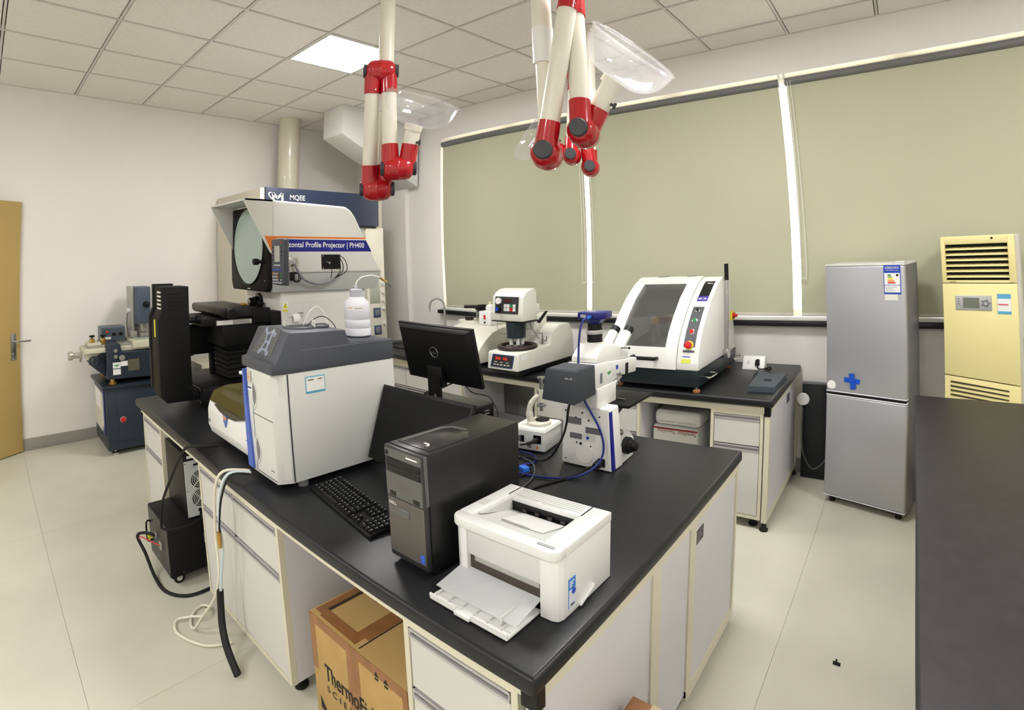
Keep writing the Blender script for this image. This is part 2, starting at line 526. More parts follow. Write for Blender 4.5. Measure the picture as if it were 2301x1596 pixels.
# ================================================================ LAB BENCHES
HB = 0.77
def bench(x0, x1, y0, y1, z1, m, label, th=0.045):
    t = thing('lab_bench', label, 'bench', ((x0 + x1) / 2, (y0 + y1) / 2, 0), group='lab benches')
    obj('worktop', B().box(x0, x1, y0, y1, z1 - th, z1, 0.012, 3), m, t)
    return t

def cabinet(label, x0, x1, y0, y1, front, layout, ztop=HB - 0.052, group='drawer cabinets under the worktops', frame_end=None, z0=0.06):
    """front: '-y' ; layout: list of columns (u0,u1,[(kind,v0,v1)...]) in fractions; body cream frame, boards and pulls are parts"""
    t = thing('lab_cabinet', label, 'cabinet', ((x0 + x1) / 2, (y0 + y1) / 2, 0), group=group)
    fy = y0
    obj('body', B().box(x0, x1, y0 + 0.022, y1, z0, ztop, 0.002, 1), PANELG, t)
    fr = B()
    w = 0.018
    fr.box(x0, x0 + w, y0, y0 + 0.022, z0, ztop).box(x1 - w, x1, y0, y0 + 0.022, z0, ztop).box(x0 + w, x1 - w, y0, y0 + 0.022, z0, z0 + w).box(x0 + w, x1 - w, y0, y0 + 0.022, ztop - w, ztop)
    obj('face_frame', fr, CREAM, t)
    W = x1 - x0 - 2 * w; Hh = ztop - z0 - 2 * w
    for (u0, u1, rows) in layout:
        for (kind, v0, v1) in rows:
            a, c = x0 + w + W * u0 + 0.003, x0 + w + W * u1 - 0.003
            e, f = z0 + w + Hh * v0 + 0.003, z0 + w + Hh * v1 - 0.003
            ph = 0.024
            d = obj(kind, B().box(a, c, y0 + 0.002, y0 + 0.020, e, f - ph - 0.006, 0.0015, 1), PANELW, t)
            pull = B().box(a, c, y0 + 0.014, y0 + 0.020, f - ph - 0.004, f).box(a, c, y0 - 0.001, y0 + 0.016, f - 0.007, f).box(a, c, y0 - 0.001, y0 + 0.006, f - ph - 0.004, f - ph + 0.004)
            pull.box(a, a + .004, y0, y0 + .016, f - ph, f).box(c - .004, c, y0, y0 + .016, f - ph, f)
            obj('recessed_pull', pull, ALU, d)
    for (x, y) in ((x0 + 0.05, y0 + 0.06), (x1 - 0.05, y0 + 0.06), (x0 + 0.05, y1 - 0.06), (x1 - 0.05, y1 - 0.06)):
        obj('foot', B().lathe([(0.026, 0.0), (0.026, 0.012), (0.016, 0.016), (0.016, z0)], (x, y, 0), seg=14), RUB, t)
    return t

ONE = [(0, 1, [('door', 0.0, 0.70), ('drawer', 0.70, 1.0)])]
TWO = [(0, .5, [('door', 0.0, 0.70), ('drawer', 0.70, 1.0)]), (.5, 1, [('door', 0.0, 0.70), ('drawer', 0.70, 1.0)])]
THREE = [(0, 1, [('drawer', 0.0, 0.40), ('drawer', 0.40, 0.70), ('drawer', 0.70, 1.0)])]

# --- island bench
IX0, IX1, IY0, IY1 = 1.96, 4.905, -3.15, -1.725
fr = bench(IX0, IX1, IY0, IY1, HB, BLACKTOP, 'island lab bench with black top carrying the printer, computer tower and profile projector')
fz0, fz1 = HB - 0.075, HB - 0.0455
for (y) in (IY0 + 0.022, IY1 - 0.052):
    obj('rail', B().box(IX0 + 0.03, IX1 - 0.03, y, y + 0.03, fz0, fz1), CREAM, fr)
for x in (IX0 + 0.022, IX1 - 0.034):
    obj('rail', B().box(x, x + 0.026, IY0 + 0.022, IY1 - 0.022, fz0, fz1), CREAM, fr)
# east end: three boards between cream posts
xe = IX1 - 0.010
for (y0, y1) in ((-3.124, -3.100), (-2.580, -2.522), (-2.288, -2.236), (-1.772, -1.750)):
    obj('post', B().box(xe - 0.03, xe, y0, y1, 0.05, fz0), CREAM, fr)
for (y0, y1) in ((-3.100, -2.580), (-2.522, -2.288), (-2.236, -1.772)):
    obj('end_panel', B().box(xe - 0.022, xe - 0.006, y0, y1, 0.06, fz0), PANELG, fr)
obj('bottom_rail', B().box(xe - 0.032, xe + 0.001, -2.288, -1.750, 0.035, 0.075), CREAM, fr)
obj('bottom_rail', B().box(xe - 0.032, xe + 0.001, -3.124, -2.522, 0.035, 0.075), CREAM, fr)
pl = decal('rating_plate', fr, mat('plate_dark', (48, 48, 50), 0.4), (xe - 0.005, -2.23, 0.60), (0, 1, 0), (0, 0, 1), 0.075, 0.05)
pl2 = B()
for k in range(4): pl2.box(xe - 0.0035, xe - 0.003, -2.222, -2.222 + (0.055, 0.04, 0.058, 0.03)[k], 0.638 - k * 0.0095, 0.641 - k * 0.0095)
obj('plate_print', pl2, mat('plate_print', (150, 150, 150), 0.5, var=0), pl)
obj('corner_cap', B().box(IX1 - 0.05, IX1 - 0.0065, IY0 + 0.0205, IY0 + 0.05, HB - 0.098, HB - 0.0455, 0.002, 1), BLK, fr)
obj('corner_cap', B().box(IX0 + 0.0195, IX0 + 0.05, IY0 + 0.0205, IY0 + 0.05, HB - 0.098, HB - 0.0455, 0.002, 1), BLK, fr)
for x in (IX1 - 0.045,):
    for y in (IY0 + 0.05, IY1 - 0.05):
        obj('foot', B().lathe([(0.024, 0.0), (0.024, 0.012), (0.014, 0.016), (0.014, 0.06)], (x, y, 0), seg=14), RUB, fr)
cabinet('pale narrow cabinet under the island beside the dark blue machine', 2.015, 2.40, -3.12, -2.62, '-y', ONE, ztop=fz0 - 0.001)
cabinet('pale two door cabinet with white hoses hanging over its front', 3.02, 3.805, -3.12, -2.62, '-y', TWO, ztop=fz0 - 0.001)
cabinet('pale drawer cabinet below the printer beside the cardboard carton', 4.475, 4.84, -3.12, -2.62, '-y', THREE, ztop=fz0 - 0.001)
for (a, c, lab) in ((2.05, 2.9, 'pale two door cabinet on the window side of the island, below the profile projector'), (3.6, 4.45, 'pale two door cabinet on the window side of the island, below the microscope')):
    t = cabinet(lab, -c, -a, IY1 * 0 + 1.77, 2.27, '-y', TWO, ztop=fz0 - 0.001, group='cabinets on the window side of the island')
    t.rotation_euler = (0, 0, PI); t.location = (-t.location.x, -t.location.y, 0)
# cross channel seen beside the carton
obj('leg_channel', B().box(3.81, 4.47, -2.66, -2.635, 0.075, 0.15), CREAM, fr)

# --- bench along the window wall
WX_0, WX_1, WY0, WY1 = 1.165, 4.865, -0.955, -0.012
fw = bench(WX_0, WX_1, WY0, WY1, HB, BLACKTOP, 'black topped lab bench along the window wall carrying the polishing and cutting machines')
obj('rail', B().box(WX_0 + 0.03, WX_1 - 0.03, WY0 + 0.022, WY0 + 0.05, HB - 0.085, HB - 0.0455), CREAM, fw)
obj('rail', B().box(WX_0 + 0.03, WX_1 - 0.03, WY1 - 0.05, WY1 - 0.022, HB - 0.085, HB - 0.0455), CREAM, fw)
xe = WX_1 - 0.022
obj('rail', B().box(xe - 0.028, xe, WY0 + 0.022, WY1 - 0.005, HB - 0.085, HB - 0.0455), CREAM, fw)
for (y0, y1) in ((WY0 + 0.022, WY0 + 0.05), (WY1 - 0.04, WY1 - 0.005)):
    obj('post', B().box(xe - 0.028, xe, y0, y1, 0.05, HB - 0.085), CREAM, fw)
obj('bottom_rail', B().box(xe - 0.028, xe, WY0 + 0.05, WY1 - 0.04, 0.05, 0.085), CREAM, fw)
obj('end_panel', B().box(xe - 0.02, xe - 0.006, WY0 + 0.05, WY1 - 0.04, 0.085, HB - 0.085), PANELG, fw)
obj('corner_cap', B().box(xe - 0.03, xe + 0.003, WY0 + 0.018, WY0 + 0.052, HB - 0.10, HB - 0.0455, 0.002, 1), BLK, fw)
pl = decal('rating_plate', fw, MATS['plate_dark'], (xe - 0.005, -0.40, 0.60), (0, 1, 0), (0, 0, 1), 0.085, 0.055)
for x in (xe - 0.015,):
    for y in (WY0 + 0.04, WY1 - 0.04):
        obj('foot', B().lathe([(0.024, 0.0), (0.024, 0.012), (0.014, 0.016), (0.014, 0.06)], (x, y, 0), seg=14), RUB, fw)
g2 = 'drawer cabinets under the window worktop'
zt = HB - 0.086
cabinet('pale cabinet at the right end of the window worktop beside the foam box', 4.505, 4.808, -0.93, -0.42, '-y', ONE, ztop=zt, group=g2)
cabinet('pale cabinet under the window worktop behind the microscope and left of the foam box', 3.25, 4.05, -0.93, -0.42, '-y', [(0, .5, [('door', 0.0, 0.68), ('drawer', 0.68, 1.0)]), (.5, 1, [('drawer', 0.0, 0.38), ('drawer', 0.38, 0.68), ('drawer', 0.68, 1.0)])], ztop=zt, group=g2)
cabinet('pale double cabinet below the sink and tap', 1.22, 2.55, -0.93, -0.42, '-y', TWO, ztop=zt, group=g2)

# --- bench beside the camera
fs = bench(5.555, 6.75, -3.35, -0.62, HB, OLDTOP, 'empty lab bench with worn dark grey top in front of the yellow air conditioner')
for (x0, x1, y0, y1) in ((5.58, 6.72, -0.67, -0.64), (5.58, 6.72, -3.33, -3.30), (5.58, 5.61, -3.30, -0.67), (6.69, 6.72, -3.30, -0.67)):
    obj('rail', B().box(x0, x1, y0, y1, HB - 0.075, HB - 0.0455), CREAM, fs)
for (x, y) in ((5.59, -0.68), (5.59, -3.32), (6.68, -0.68), (6.68, -3.32)):
    obj('leg', B().box(x, x + 0.03, y, y + 0.03, 0.0, HB - 0.075), CREAM, fs)
c1 = cabinet('pale three drawer cabinet under the worn dark grey worktop', 5.62, 6.05, -3.29, -2.79, '-y', THREE, ztop=HB - 0.08, group='cabinets under the side bench')
c2 = cabinet('pale two door cabinet under the worn dark grey worktop', 6.06, 6.68, -3.29, -2.79, '-y', TWO, ztop=HB - 0.08, group='cabinets under the side bench')

for o in (fs, c1, c2):
    pv = V((5.555, -0.62, 0)); rot = Matrix.Rotation(math.radians(-1.2), 4, 'Z')
    o.location = pv + rot @ (o.location - pv); o.rotation_euler = (0, 0, math.radians(-1.2))

# ================================================================ FUME HOOD IN THE CORNER
t = thing('fume_hood', 'tall cream fume hood with navy front panel standing in the room corner', 'fume hood', (0.56, -1.2, 0))
hx = 1.085
obj('cabinet_body', B().box(0.03, hx, -1.888, -0.50, 0.0, 2.215, 0.006), BEIGE, t)
obj('side_stile', B().box(hx, hx + 0.022, -1.888, -1.845, 0.75, 2.215, 0.003), mat('stile_cream', (232, 227, 212), 0.4), t)
st2 = obj('control_stile', B().box(hx, hx + 0.022, -0.72, -0.50, 0.75, 1.90, 0.003), mat('stile_cream', (232, 227, 212), 0.4), t)
np_ = obj('header_panel', B().box(hx, hx + 0.045, -1.845, -0.575, 1.915, 2.222, 0.004), NAVY, t)
obj('header_lip', B().box(hx, hx + 0.03, -0.86, -0.60, 1.895, 1.915), mat('lip_dark', (40, 44, 54), 0.5), t)
obj('sash_window', B().box(hx + 0.002, hx + 0.012, -1.84, -0.74, 1.05, 1.90), mat('sash_glass', (186, 192, 190), 0.12, var=0), t)
obj('lower_panel', B().box(hx, hx + 0.015, -1.84, -0.74, 0.80, 1.04), mat('stile_cream', (232, 227, 212), 0.4), t)
obj('worksurface', B().box(hx, hx + 0.06, -1.888, -0.50, 0.74, 0.78, 0.004), BLACKTOP, t)
for k, z in enumerate((1.345, 1.262, 1.18, 1.098, 0.95)):
    obj('service_knob', B().cyl((hx + 0.022, -0.535, z), (hx + 0.05, -0.535, z), 0.017, 0.014), GWP, t)
obj('control_plate', B().box(hx + 0.022, hx + 0.027, -0.70, -0.575, 1.16, 1.375, 0.002), mat('plate_sage', (176, 178, 164), 0.4), t)
for z in (1.015, 0.84):
    so = obj('socket', B().box(hx + 0.022, hx + 0.03, -0.665, -0.575, z, z + 0.095, 0.003), mat('socket_navy', (66, 78, 104), 0.4), t)
    obj('socket_face', B().box(hx + 0.03, hx + 0.033, -0.648, -0.592, z + 0.018, z + 0.077, 0.002), MGREY, so)
obj('bracket_wedge', B().prism([(-0.86, 1.82), (-0.62, 1.82), (-0.78, 1.70)], 'x', hx, hx + 0.012), mat('wedge', (196, 190, 172), 0.5), t)
# logo: a ring swoosh and an M, then the name
lx = hx + 0.0465
lg = B()
for (ya, za, yb, zb) in ((-1.770, 2.085, -1.770, 2.172), (-1.770, 2.172, -1.728, 2.128), (-1.728, 2.128, -1.680, 2.172), (-1.680, 2.172, -1.676, 2.098)):
    dy, dz = yb - ya, zb - za; L = math.hypot(dy, dz); ny, nz = -dz / L * 0.011, dy / L * 0.011
    lg.hexa([(lx - .002, ya + ny, za + nz), (lx - .002, ya - ny, za - nz), (lx - .002, yb - ny, zb - nz), (lx - .002, yb + ny, zb + nz), (lx, ya + ny, za + nz), (lx, ya - ny, za - nz), (lx, yb - ny, zb - nz), (lx, yb + ny, zb + nz)])
arc = [(-1.728 + 0.088 * math.cos(a), 2.128 + 0.034 * math.sin(a) - 0.36 * 0.088 * math.cos(a)) for a in [math.radians(135 + 10 * k) for k in range(25)]]
lg.tube([(lx - 0.001, y, z) for y, z in arc], 0.0065, 6, 2)
obj('emblem', lg, WINK, np_)
text('lettering', 'MQEE', np_, WINK, (lx, -1.60, 2.112), (0, 1, 0), (0, 0, 1), width=0.160, height=0.054, font_bold=0.015)
sl_ = B()
for k in range(9): sl_.box(lx - .002, lx, -1.60 + k * .019, -1.587 + k * .019, 2.088, 2.099)
obj('small_print', sl_, mat('print_cream', (170, 170, 168), 0.5, var=0), np_)['kind'] = 'stuff'
# exhaust pipe to the ceiling
pp = single('exhaust_pipe', B().cyl((0.29, -1.185, 2.216), (0.29, -1.185, CH), 0.118, seg=36).lathe([(0.118, 0), (0.135, 0), (0.135, 0.03), (0.118, 0.03)], (0.29, -1.185, 2.216), seg=36, caps=False), mat('pipe_cream', (214, 209, 190), 0.3, var=0.02, coat=0.3),
       'thick cream exhaust pipe rising from the fume hood to the ceiling', 'pipe')

# ================================================================ PROFILE PROJECTOR ON THE ISLAND
PW = mat('projector_white', (218, 217, 212), 0.42, var=0.012)
PG = mat('projector_grey', (172, 174, 172), 0.5, var=0.02)
t = thing('profile_projector', 'large white and black profile projector with round screen and hood on the island bench', 'projector', (2.18, -2.3, HB))
X0, X1 = 1.886, 2.465
bs = obj('base_plate', B().prism([(1.92, -2.75), (2.14, -2.895), (X1, -2.895), (X1, -1.60), (1.92, -1.60)], 'z', 0.795, 0.888, 0.004), BLKM, t)
for (x, y) in ((2.0, -2.72), (2.40, -2.83), (2.0, -1.68), (2.40, -1.68)):
    obj('foot', B().lathe([(0.03, 0), (0.03, 0.012), (0.018, 0.025)], (x, y, HB), seg=16), RUB, t)
swp = obj('switch_panel', B().box(2.312, 2.458, -2.902, -2.895, 0.80, 0.884, 0.001, 1), BLKS, bs)
for k, x in enumerate((2.335, 2.375, 2.415)):
    obj('switch', B().box(x, x + 0.026, -2.910, -2.902, 0.822, 0.862, 0.002, 1), BLK, swp)
for x in (2.319, 2.345, 2.39, 2.45):
    for z in (0.807, 0.877):
        obj('screw', B().cyl((x, -2.9045, z), (x, -2.902, z), 0.004, seg=10), CHROME, swp)
# lower column
lb = obj('column', B().box(1.90, 2.43, -2.36, -1.70, 0.888, 1.402, 0.012), PW, t)
obj('service_panel', B().box(2.43, 2.433, -2.365 + 0.008, -1.80, 0.90, 1.338, 0.001, 1), PW, lb)
pm = obj('strip_printer', B().box(2.433, 2.439, -2.315, -2.20, 1.243, 1.308, 0.002), GWP, lb)
obj('printer_slot', B().box(2.439, 2.4395, -2.245, -2.205, 1.262, 1.266), INK, pm)
obj('paper_curl', B().sheet([[(2.440 + 0.018 * math.sin(a * 0.5), -2.283 + 0.047 * j, 1.262 - 0.012 * a) for j in range(2)] for a in range(5)], 0.001), PAPER, pm)
wl = decal('warning_label', lb, PAPER, (2.434, -2.350, 1.272), (0, 1, 0), (0, 0, 1), 0.042, 0.066)
obj('warning_triangle', B().prism([(-2.348, 1.300), (-2.310, 1.300), (-2.329, 1.335)], 'x', 2.4345, 2.4358), YELLOW, wl)
text('warning_mark', '!', wl, INK, (2.436, -2.331, 1.305), (0, 1, 0), (0, 0, 1), height=0.02)
decal('warning_strip', wl, YELLOW, (2.435, -2.348, 1.278), (0, 1, 0), (0, 0, 1), 0.038, 0.014)
# hood shell
hull = [(-2.42, 1.512), (-1.571, 1.512), (-1.66, 1.65), (-1.747, 1.80), (-1.79, 1.875), (-1.825, 1.915), (-1.870, 1.940), (-2.42, 1.955)]
hb = obj('screen_housing', B().prism(hull, 'x', X0, X1, 0.016, 3), PW, t)
obj('housing_skirt', B().prism([(-2.42, 1.400), (-1.635, 1.400), (-1.612, 1.42), (-1.571, 1.512), (-2.42, 1.512)], 'x', X0 + 0.008, X1 - 0.008, 0.004), PG, t)
vis = B()
flap = [(-2.42, 1.955), (-2.60, 1.955), (-2.615, 1.945), (-2.437, 1.640), (-2.42, 1.63)]
vis.prism(flap, 'x', X0, X0 + 0.010).prism(flap, 'x', X1 - 0.010, X1).box(X0, X1, -2.605, -2.42, 1.945, 1.9555)
obj('visor', vis, PW, t)
sf = obj('screen_frame', B().prism([(X0 - 0.02, 1.455), (X0 + 0.005, 1.402), (2.425, 1.402), (2.452, 1.43), (2.452, 1.93), (X0 + 0.012, 1.93), (X0 - 0.02, 1.90)], 'y', -2.455, -2.42, 0.006), BLKM, t)
obj('screen_ring', B().torus((2.165, -2.458, 1.682), (0, 1, 0), 0.243, 0.006, 56, 8), BLKS, sf)
obj('round_screen', B().cyl((2.165, -2.4575, 1.682), (2.165, -2.450, 1.682), 0.240, seg=64), mat('screen_glass', (158, 178, 172), 0.22, var=0.02, scale=2, coat=0.5), sf)
obj('frame_badge', B().box(2.15, 2.19, -2.457, -2.455, 1.412, 1.418), WINK, sf)
for (x, z) in ((1.885, 1.66), (1.89, 1.48), (2.42, 1.47)):
    obj('frame_screw', B().cyl((x, -2.458, z), (x, -2.455, z), 0.004, seg=8), CHROME, sf)
obj('angle_knob', B().cyl((2.425, -2.455, 1.585), (2.425, -2.50, 1.585), 0.010).lathe([(0.017, 0), (0.019, 0.006), (0.019, 0.03), (0.016, 0.035)], (2.425, -2.50, 1.585), (0, -1, 0), 18), BLK, sf)
# side graphics
ex = X1 + 0.0008
def flat(name, poly, m, x=ex, p=hb):
    return obj(name, B().prism(poly, 'x', X1 - 0.001, x), m, p)
ORANGE = mat('orange_vinyl', (226, 120, 40), 0.45, var=0)
DBLUE = mat('dark_blue_vinyl', (20, 22, 128), 0.4, var=0)
flat('orange_stripe', [(-2.476, 1.738), (-1.708, 1.740), (-1.712, 1.730), (-2.40, 1.726), (-2.362, 1.64), (-2.425, 1.64)], ORANGE)
blue = flat('blue_band', [(-2.388, 1.720), (-1.706, 1.722), (-1.660, 1.648), (-2.352, 1.645)], DBLUE)
text('lettering', 'Horizontal Profile Projector | PH400', blue, WINK, (X1 + 0.0016, -2.395, 1.662), (0, 1, 0), (0, 0, 1), width=0.672, height=0.044, font_bold=0.016)
cp = obj('connector_plate', B().box(X1, X1 + 0.006, -2.071, -1.924, 1.535, 1.628, 0.001, 1), BLKS, hb)
for (y, z) in ((-2.062, 1.543), (-1.933, 1.543), (-2.062, 1.62), (-1.933, 1.62)):
    obj('screw', B().cyl((X1 + .006, y, z), (X1 + .009, y, z), 0.004, seg=8), CHROME, cp)
obj('bnc_plug', B().cyl((X1 + .006, -2.035, 1.578), (X1 + .045, -2.035, 1.575), 0.008, 0.006), STEEL, cp)
ap = obj('arm_plate', B().box(X1, X1 + 0.006, -2.32, -2.245, 1.556, 1.607, 0.002), STEEL, hb)
for (y, z) in ((-2.31, 1.565), (-2.255, 1.565), (-2.31, 1.598), (-2.255, 1.598)):
    obj('screw', B().cyl((X1 + .006, y, z), (X1 + .012, y, z), 0.006, seg=8), CHROME, ap)
obj('support_arm', B().tube([(X1 + 0.005, -2.285, 1.58), (X1 + 0.05, -2.30, 1.58), (X1 + 0.12, -2.37, 1.58), (X1 + 0.14, -2.43, 1.58)], 0.012, 8, 4), STEEL, hb)
obj('spiral_loom', B().tube([(X1 + .02, -2.285, 1.585), (X1 + .03, -2.27, 1.54), (X1 + .035, -2.22, 1.475), (X1 + .03, -2.13, 1.447), (X1 + .03, -2.04, 1.455), (X1 + .02, -1.985, 1.48)], 0.0085, 8, 8), mat('loom_grey', (128, 130, 134), 0.5, var=0.2, scale=70), hb)
for k, (y, z, w) in enumerate(((-2.035, 1.575, -2.02), (-1.99, 1.61, -1.955), (-1.97, 1.612, -1.935), (-1.945, 1.618, -1.905))):
    obj('signal_wire', B().tube([(X1 + .03, -1.99 - 0.03 * (k == 0), 1.478), (X1 + .04, w + 0.002, 1.52), (X1 + .042, w, 1.58), (X1 + .03, y + 0.008, z), (X1 + .006, y, z)], 0.0028, 6, 5), RUB, hb)
obj('wire_coil', B().torus((X1 + .02, -2.275, 1.49), (1, .2, 0), 0.028, 0.004, 20, 6).torus((X1 + .026, -2.268, 1.488), (1, -.1, .1), 0.026, 0.004, 20, 6).box(X1, X1 + .02, -2.325, -2.28, 1.47, 1.52, 0.003), RUB, hb)
# handset
hs = obj('readout_handset', B().box(2.555, 2.706, -2.475, -2.435, 1.455, 1.715, 0.010, 3), DGREY, t)
obj('handset_back', B().box(2.560, 2.702, -2.448, -2.430, 1.450, 1.718, 0.006, 3), MGREY, t)
obj('handset_display', B().box(2.60, 2.668, -2.4765, -2.474, 1.585, 1.675, 0.001, 1), mat('lcd_pale', (176, 178, 174), 0.3, var=0.02), hs)
obj('power_button', B().cyl((2.69, -2.479, 1.694), (2.69, -2.474, 1.694), 0.006, seg=12), REDB, hs)
kb = B().box(-.006, .006, -.002, .002, -.004, .004, 0.001, 1)
k0 = None
KEYC = {'w': mat('key_pale', (190, 192, 196), 0.5, var=0), 'b': mat('key_blue', (60, 90, 190), 0.5, var=0), 'o': mat('key_orange', (230, 140, 50), 0.5, var=0), 'g': mat('key_green', (40, 150, 80), 0.5, var=0), 'k': mat('key_dark', (44, 46, 52), 0.5, var=0)}
proto = {}
def hkey(x, z, c):
    if c not in proto:
        o = obj('handset_key', B().box(-.0062, .0062, -.002, .002, -.0045, .0045, 0.001, 1), KEYC[c], hs)
        bpy.data.objects[o.name].location = V((x, -2.4765, z)) - 0 * ORG[hs.name]
        for v in o.data.vertices: v.co += ORG[hs.name]
        o.location = V((x, -2.4765, z)) - ORG[hs.name]
        proto[c] = o
    else:
        share(proto[c], 'handset_key', hs, V((x, -2.4765, z)) - ORG[hs.name])
for r in range(4):
    hkey(2.578, 1.665 - r * 0.022, 'k'); hkey(2.692, 1.665 - r * 0.022, 'k')
for c in range(5): hkey(2.60 + c * 0.017, 1.566, 'w')
for c in range(7): hkey(2.573 + c * 0.0185, 1.540, 'b')
for r in range(3):
    for c in range(6): hkey(2.577 + c * 0.0205, 1.518 - r * 0.0175, 'o' if (c == 3 and r < 2) or (c == 0 and r == 0) else ('g' if c == 5 and r < 2 else ('k' if c == 4 else 'w')))
for c in range(6): hkey(2.577 + c * 0.0205, 1.467, 'w')
# lens and focus knob
ln = obj('lens_mount', B().lathe([(0.058, 0), (0.058, 0.012), (0.05, 0.016), (0.036, 0.016), (0.036, 0.045), (0.030, 0.048), (0.030, 0.075), (0.026, 0.08)], (2.12, -2.36, 1.322), (0, -1, 0), 36), BLKS, t)
obj('lens_glass', B().lathe([(0.024, 0), (0.016, 0.004), (0.001, 0.006)], (2.12, -2.4395, 1.322), (0, -1, 0), 24), mat('lens_glass', (150, 150, 130), 0.08, metal=0.6, var=0), ln)
obj('lens_clamp', B().cyl((2.15, -2.39, 1.335), (2.19, -2.39, 1.322), 0.007).cyl((2.185, -2.39, 1.324), (2.215, -2.39, 1.315), 0.017, 0.015), BLK, ln)
obj('lens_clamp', B().cyl((2.09, -2.41, 1.325), (2.055, -2.41, 1.325), 0.010, 0.009), BLK, ln)
# stage
ps = obj('stage_pedestal', B().box(2.05, 2.40, -2.735, -2.43, 1.095, 1.222, 0.004), BLKM, t)
bw = B()
n = 7
for k in range(n):
    z0 = 0.889 + (1.096 - 0.889) * k / n; z1 = 0.889 + (1.096 - 0.889) * (k + 1) / n; zm = (z0 + z1) / 2; dd = 0.020
    def rg(i, z): return [(2.085 + i, -2.695 + i, z), (2.365 - i, -2.695 + i, z), (2.365 - i, -2.46 - i, z), (2.085 + i, -2.46 - i, z)]
    bw.rings([rg(dd, z0), rg(0, zm - .002), rg(0, zm + .002), rg(dd, z1)])
obj('bellows', bw, mat('bellows_black', (26, 26, 27), 0.5, var=0.06), t, ang=20)
cr = obj('cross_slide', B().box(1.99, 2.395, -2.86, -2.44, 1.222, 1.262, 0.004), BLKM, t)
obj('scale_rail', B().box(2.396, 2.408, -2.77, -2.46, 1.222, 1.250, 0.001, 1), ALU, cr)
for (y0, y1) in ((-2.765, -2.67), (-2.56, -2.468)):
    obj('scale_label', B().box(2.408, 2.410, y0, y1, 1.224, 1.248), PAPER, cr)
sg = obj('work_stage', B().prism([(-2.752, 1.282), (-2.735, 1.266), (-2.525, 1.266), (-2.525, 1.322), (-2.742, 1.322), (-2.752, 1.312)], 'x', 1.895, 2.425, 0.004), mat('stage_black', (30, 31, 32), 0.4, var=0.06), t)
for y in (-2.69, -2.64, -2.585):
    obj('tee_slot', B().box(1.90, 2.42, y, y + 0.008, 1.3215, 1.3228), BLKS, sg)
obj('front_slot', B().box(1.93, 2.30, -2.7535, -2.751, 1.288, 1.298), BLKS, sg)
obj('vee_block', B().box(2.30, 2.345, -2.58, -2.545, 1.322, 1.336, 0.003), BRASS, sg)
obj('slide_handwheel', B().lathe([(0.012, 0), (0.012, 0.02), (0.028, 0.022), (0.030, 0.03), (0.030, 0.055), (0.026, 0.06)], (2.425, -2.70, 1.292), (1, 0, 0), 24), BLK, t)
obj('stage_block', B().box(2.36, 2.43, -2.55, -2.43, 1.222, 1.31, 0.004), BLKM, t)
obj('rear_bracket', B().box(2.31, 2.43, -2.43, -2.36, 1.20, 1.285, 0.002), BLKM, t)
# condenser and lamp tower
obj('condenser_tube', B().cyl((2.40 - .03, -2.945, 1.262), (2.37, -2.885, 1.262), 0.016).lathe([(0.018, 0), (0.024, 0.005), (0.024, 0.03), (0.018, 0.035)], (2.37, -2.885, 1.262), (0, 1, 0), 20), BLK, t)
obj('lamp_arm', B().box(2.085, 2.115, -2.96, -2.36, 1.02, 1.205, 0.003), BLKM, t)
obj('arm_column', B().cyl((2.10, -2.70, 0.888), (2.10, -2.70, 1.02), 0.02), BLKM, t)
tower = obj('lamp_tower', B().prism([(-3.092, 1.455), (-2.94, 1.455), (-2.94, 0.826), (-3.082, 0.829), (-3.115, 0.872), (-3.115, 1.275), (-3.092, 1.33)], 'x', 2.295, 2.445, 0.005, 2), BLKM, t)
obj('tower_rear_cover', B().prism([(-3.10, 1.466), (-2.985, 1.466), (-2.985, 0.86), (-3.075, 0.86), (-3.122, 0.90), (-3.122, 1.29), (-3.10, 1.34)], 'x', 2.262, 2.298, 0.004, 2), BLKM, t)
obj('tower_bracket', B().box(2.10, 2.43, -2.96, -2.86, 0.82, 0.88, 0.003), BLKM, t)
for k in range(8):
    z = 1.415 - k * 0.0205
    obj('vent_slot', B().box(2.4445, 2.4462, -3.058, -2.985, z - 0.004, z + 0.004), mat('slot_black', (4, 4, 4), 0.8, var=0), tower)
for k in range(8):
    z = 1.425 - k * 0.0215
    obj('vent_slot', B().box(2.355, 2.432, -3.0935, -3.091, z - 0.004, z + 0.004), mat('slot_pale', (232, 230, 220), 0.6, var=0), tower)
decal('yellow_label', tower, YELLOW, (2.372, -3.1155, 1.185), (1, 0, 0), (0, 0, 1), 0.022, 0.095)
obj('screw', B().cyl((2.445, -2.955, 0.90), (2.448, -2.955, 0.90), 0.004, seg=8), CHROME, tower)

# ================================================================ DARK BLUE MEASURING MACHINE BY THE LEFT WALL
t = thing('machine_cabinet', 'dark blue steel cabinet with red button carrying the measuring machine', 'cabinet', (0.34, -2.72, 0))
cx0, cx1, cy0, cy1 = 0.07, 0.622, -3.10, -2.32
cb = obj('body', B().box(cx0, cx1, cy0, cy1, 0.045, 0.555, 0.006), NAVYK, t)
obj('top_slab', B().box(cx0 - 0.02, cx1 + 0.024, cy0 - 0.024, cy1 + 0.024, 0.555, 0.585, 0.006), mat('slab_blue', (30, 38, 48), 0.35, var=0.08), t)
dr_ = obj('door', B().box(cx1, cx1 + 0.006, -3.012, -2.40, 0.105, 0.508, 0.003), NAVYK, t)
obj('push_button', B().lathe([(0.022, 0), (0.022, 0.006), (0.017, 0.008), (0.016, 0.014)], (cx1 + 0.006, -2.975, 0.292), (1, 0, 0), 24), REDB, dr_)
obj('button_ring', B().torus((cx1 + 0.008, -2.975, 0.292), (1, 0, 0), 0.021, 0.003, 28, 6), GWP, dr_)
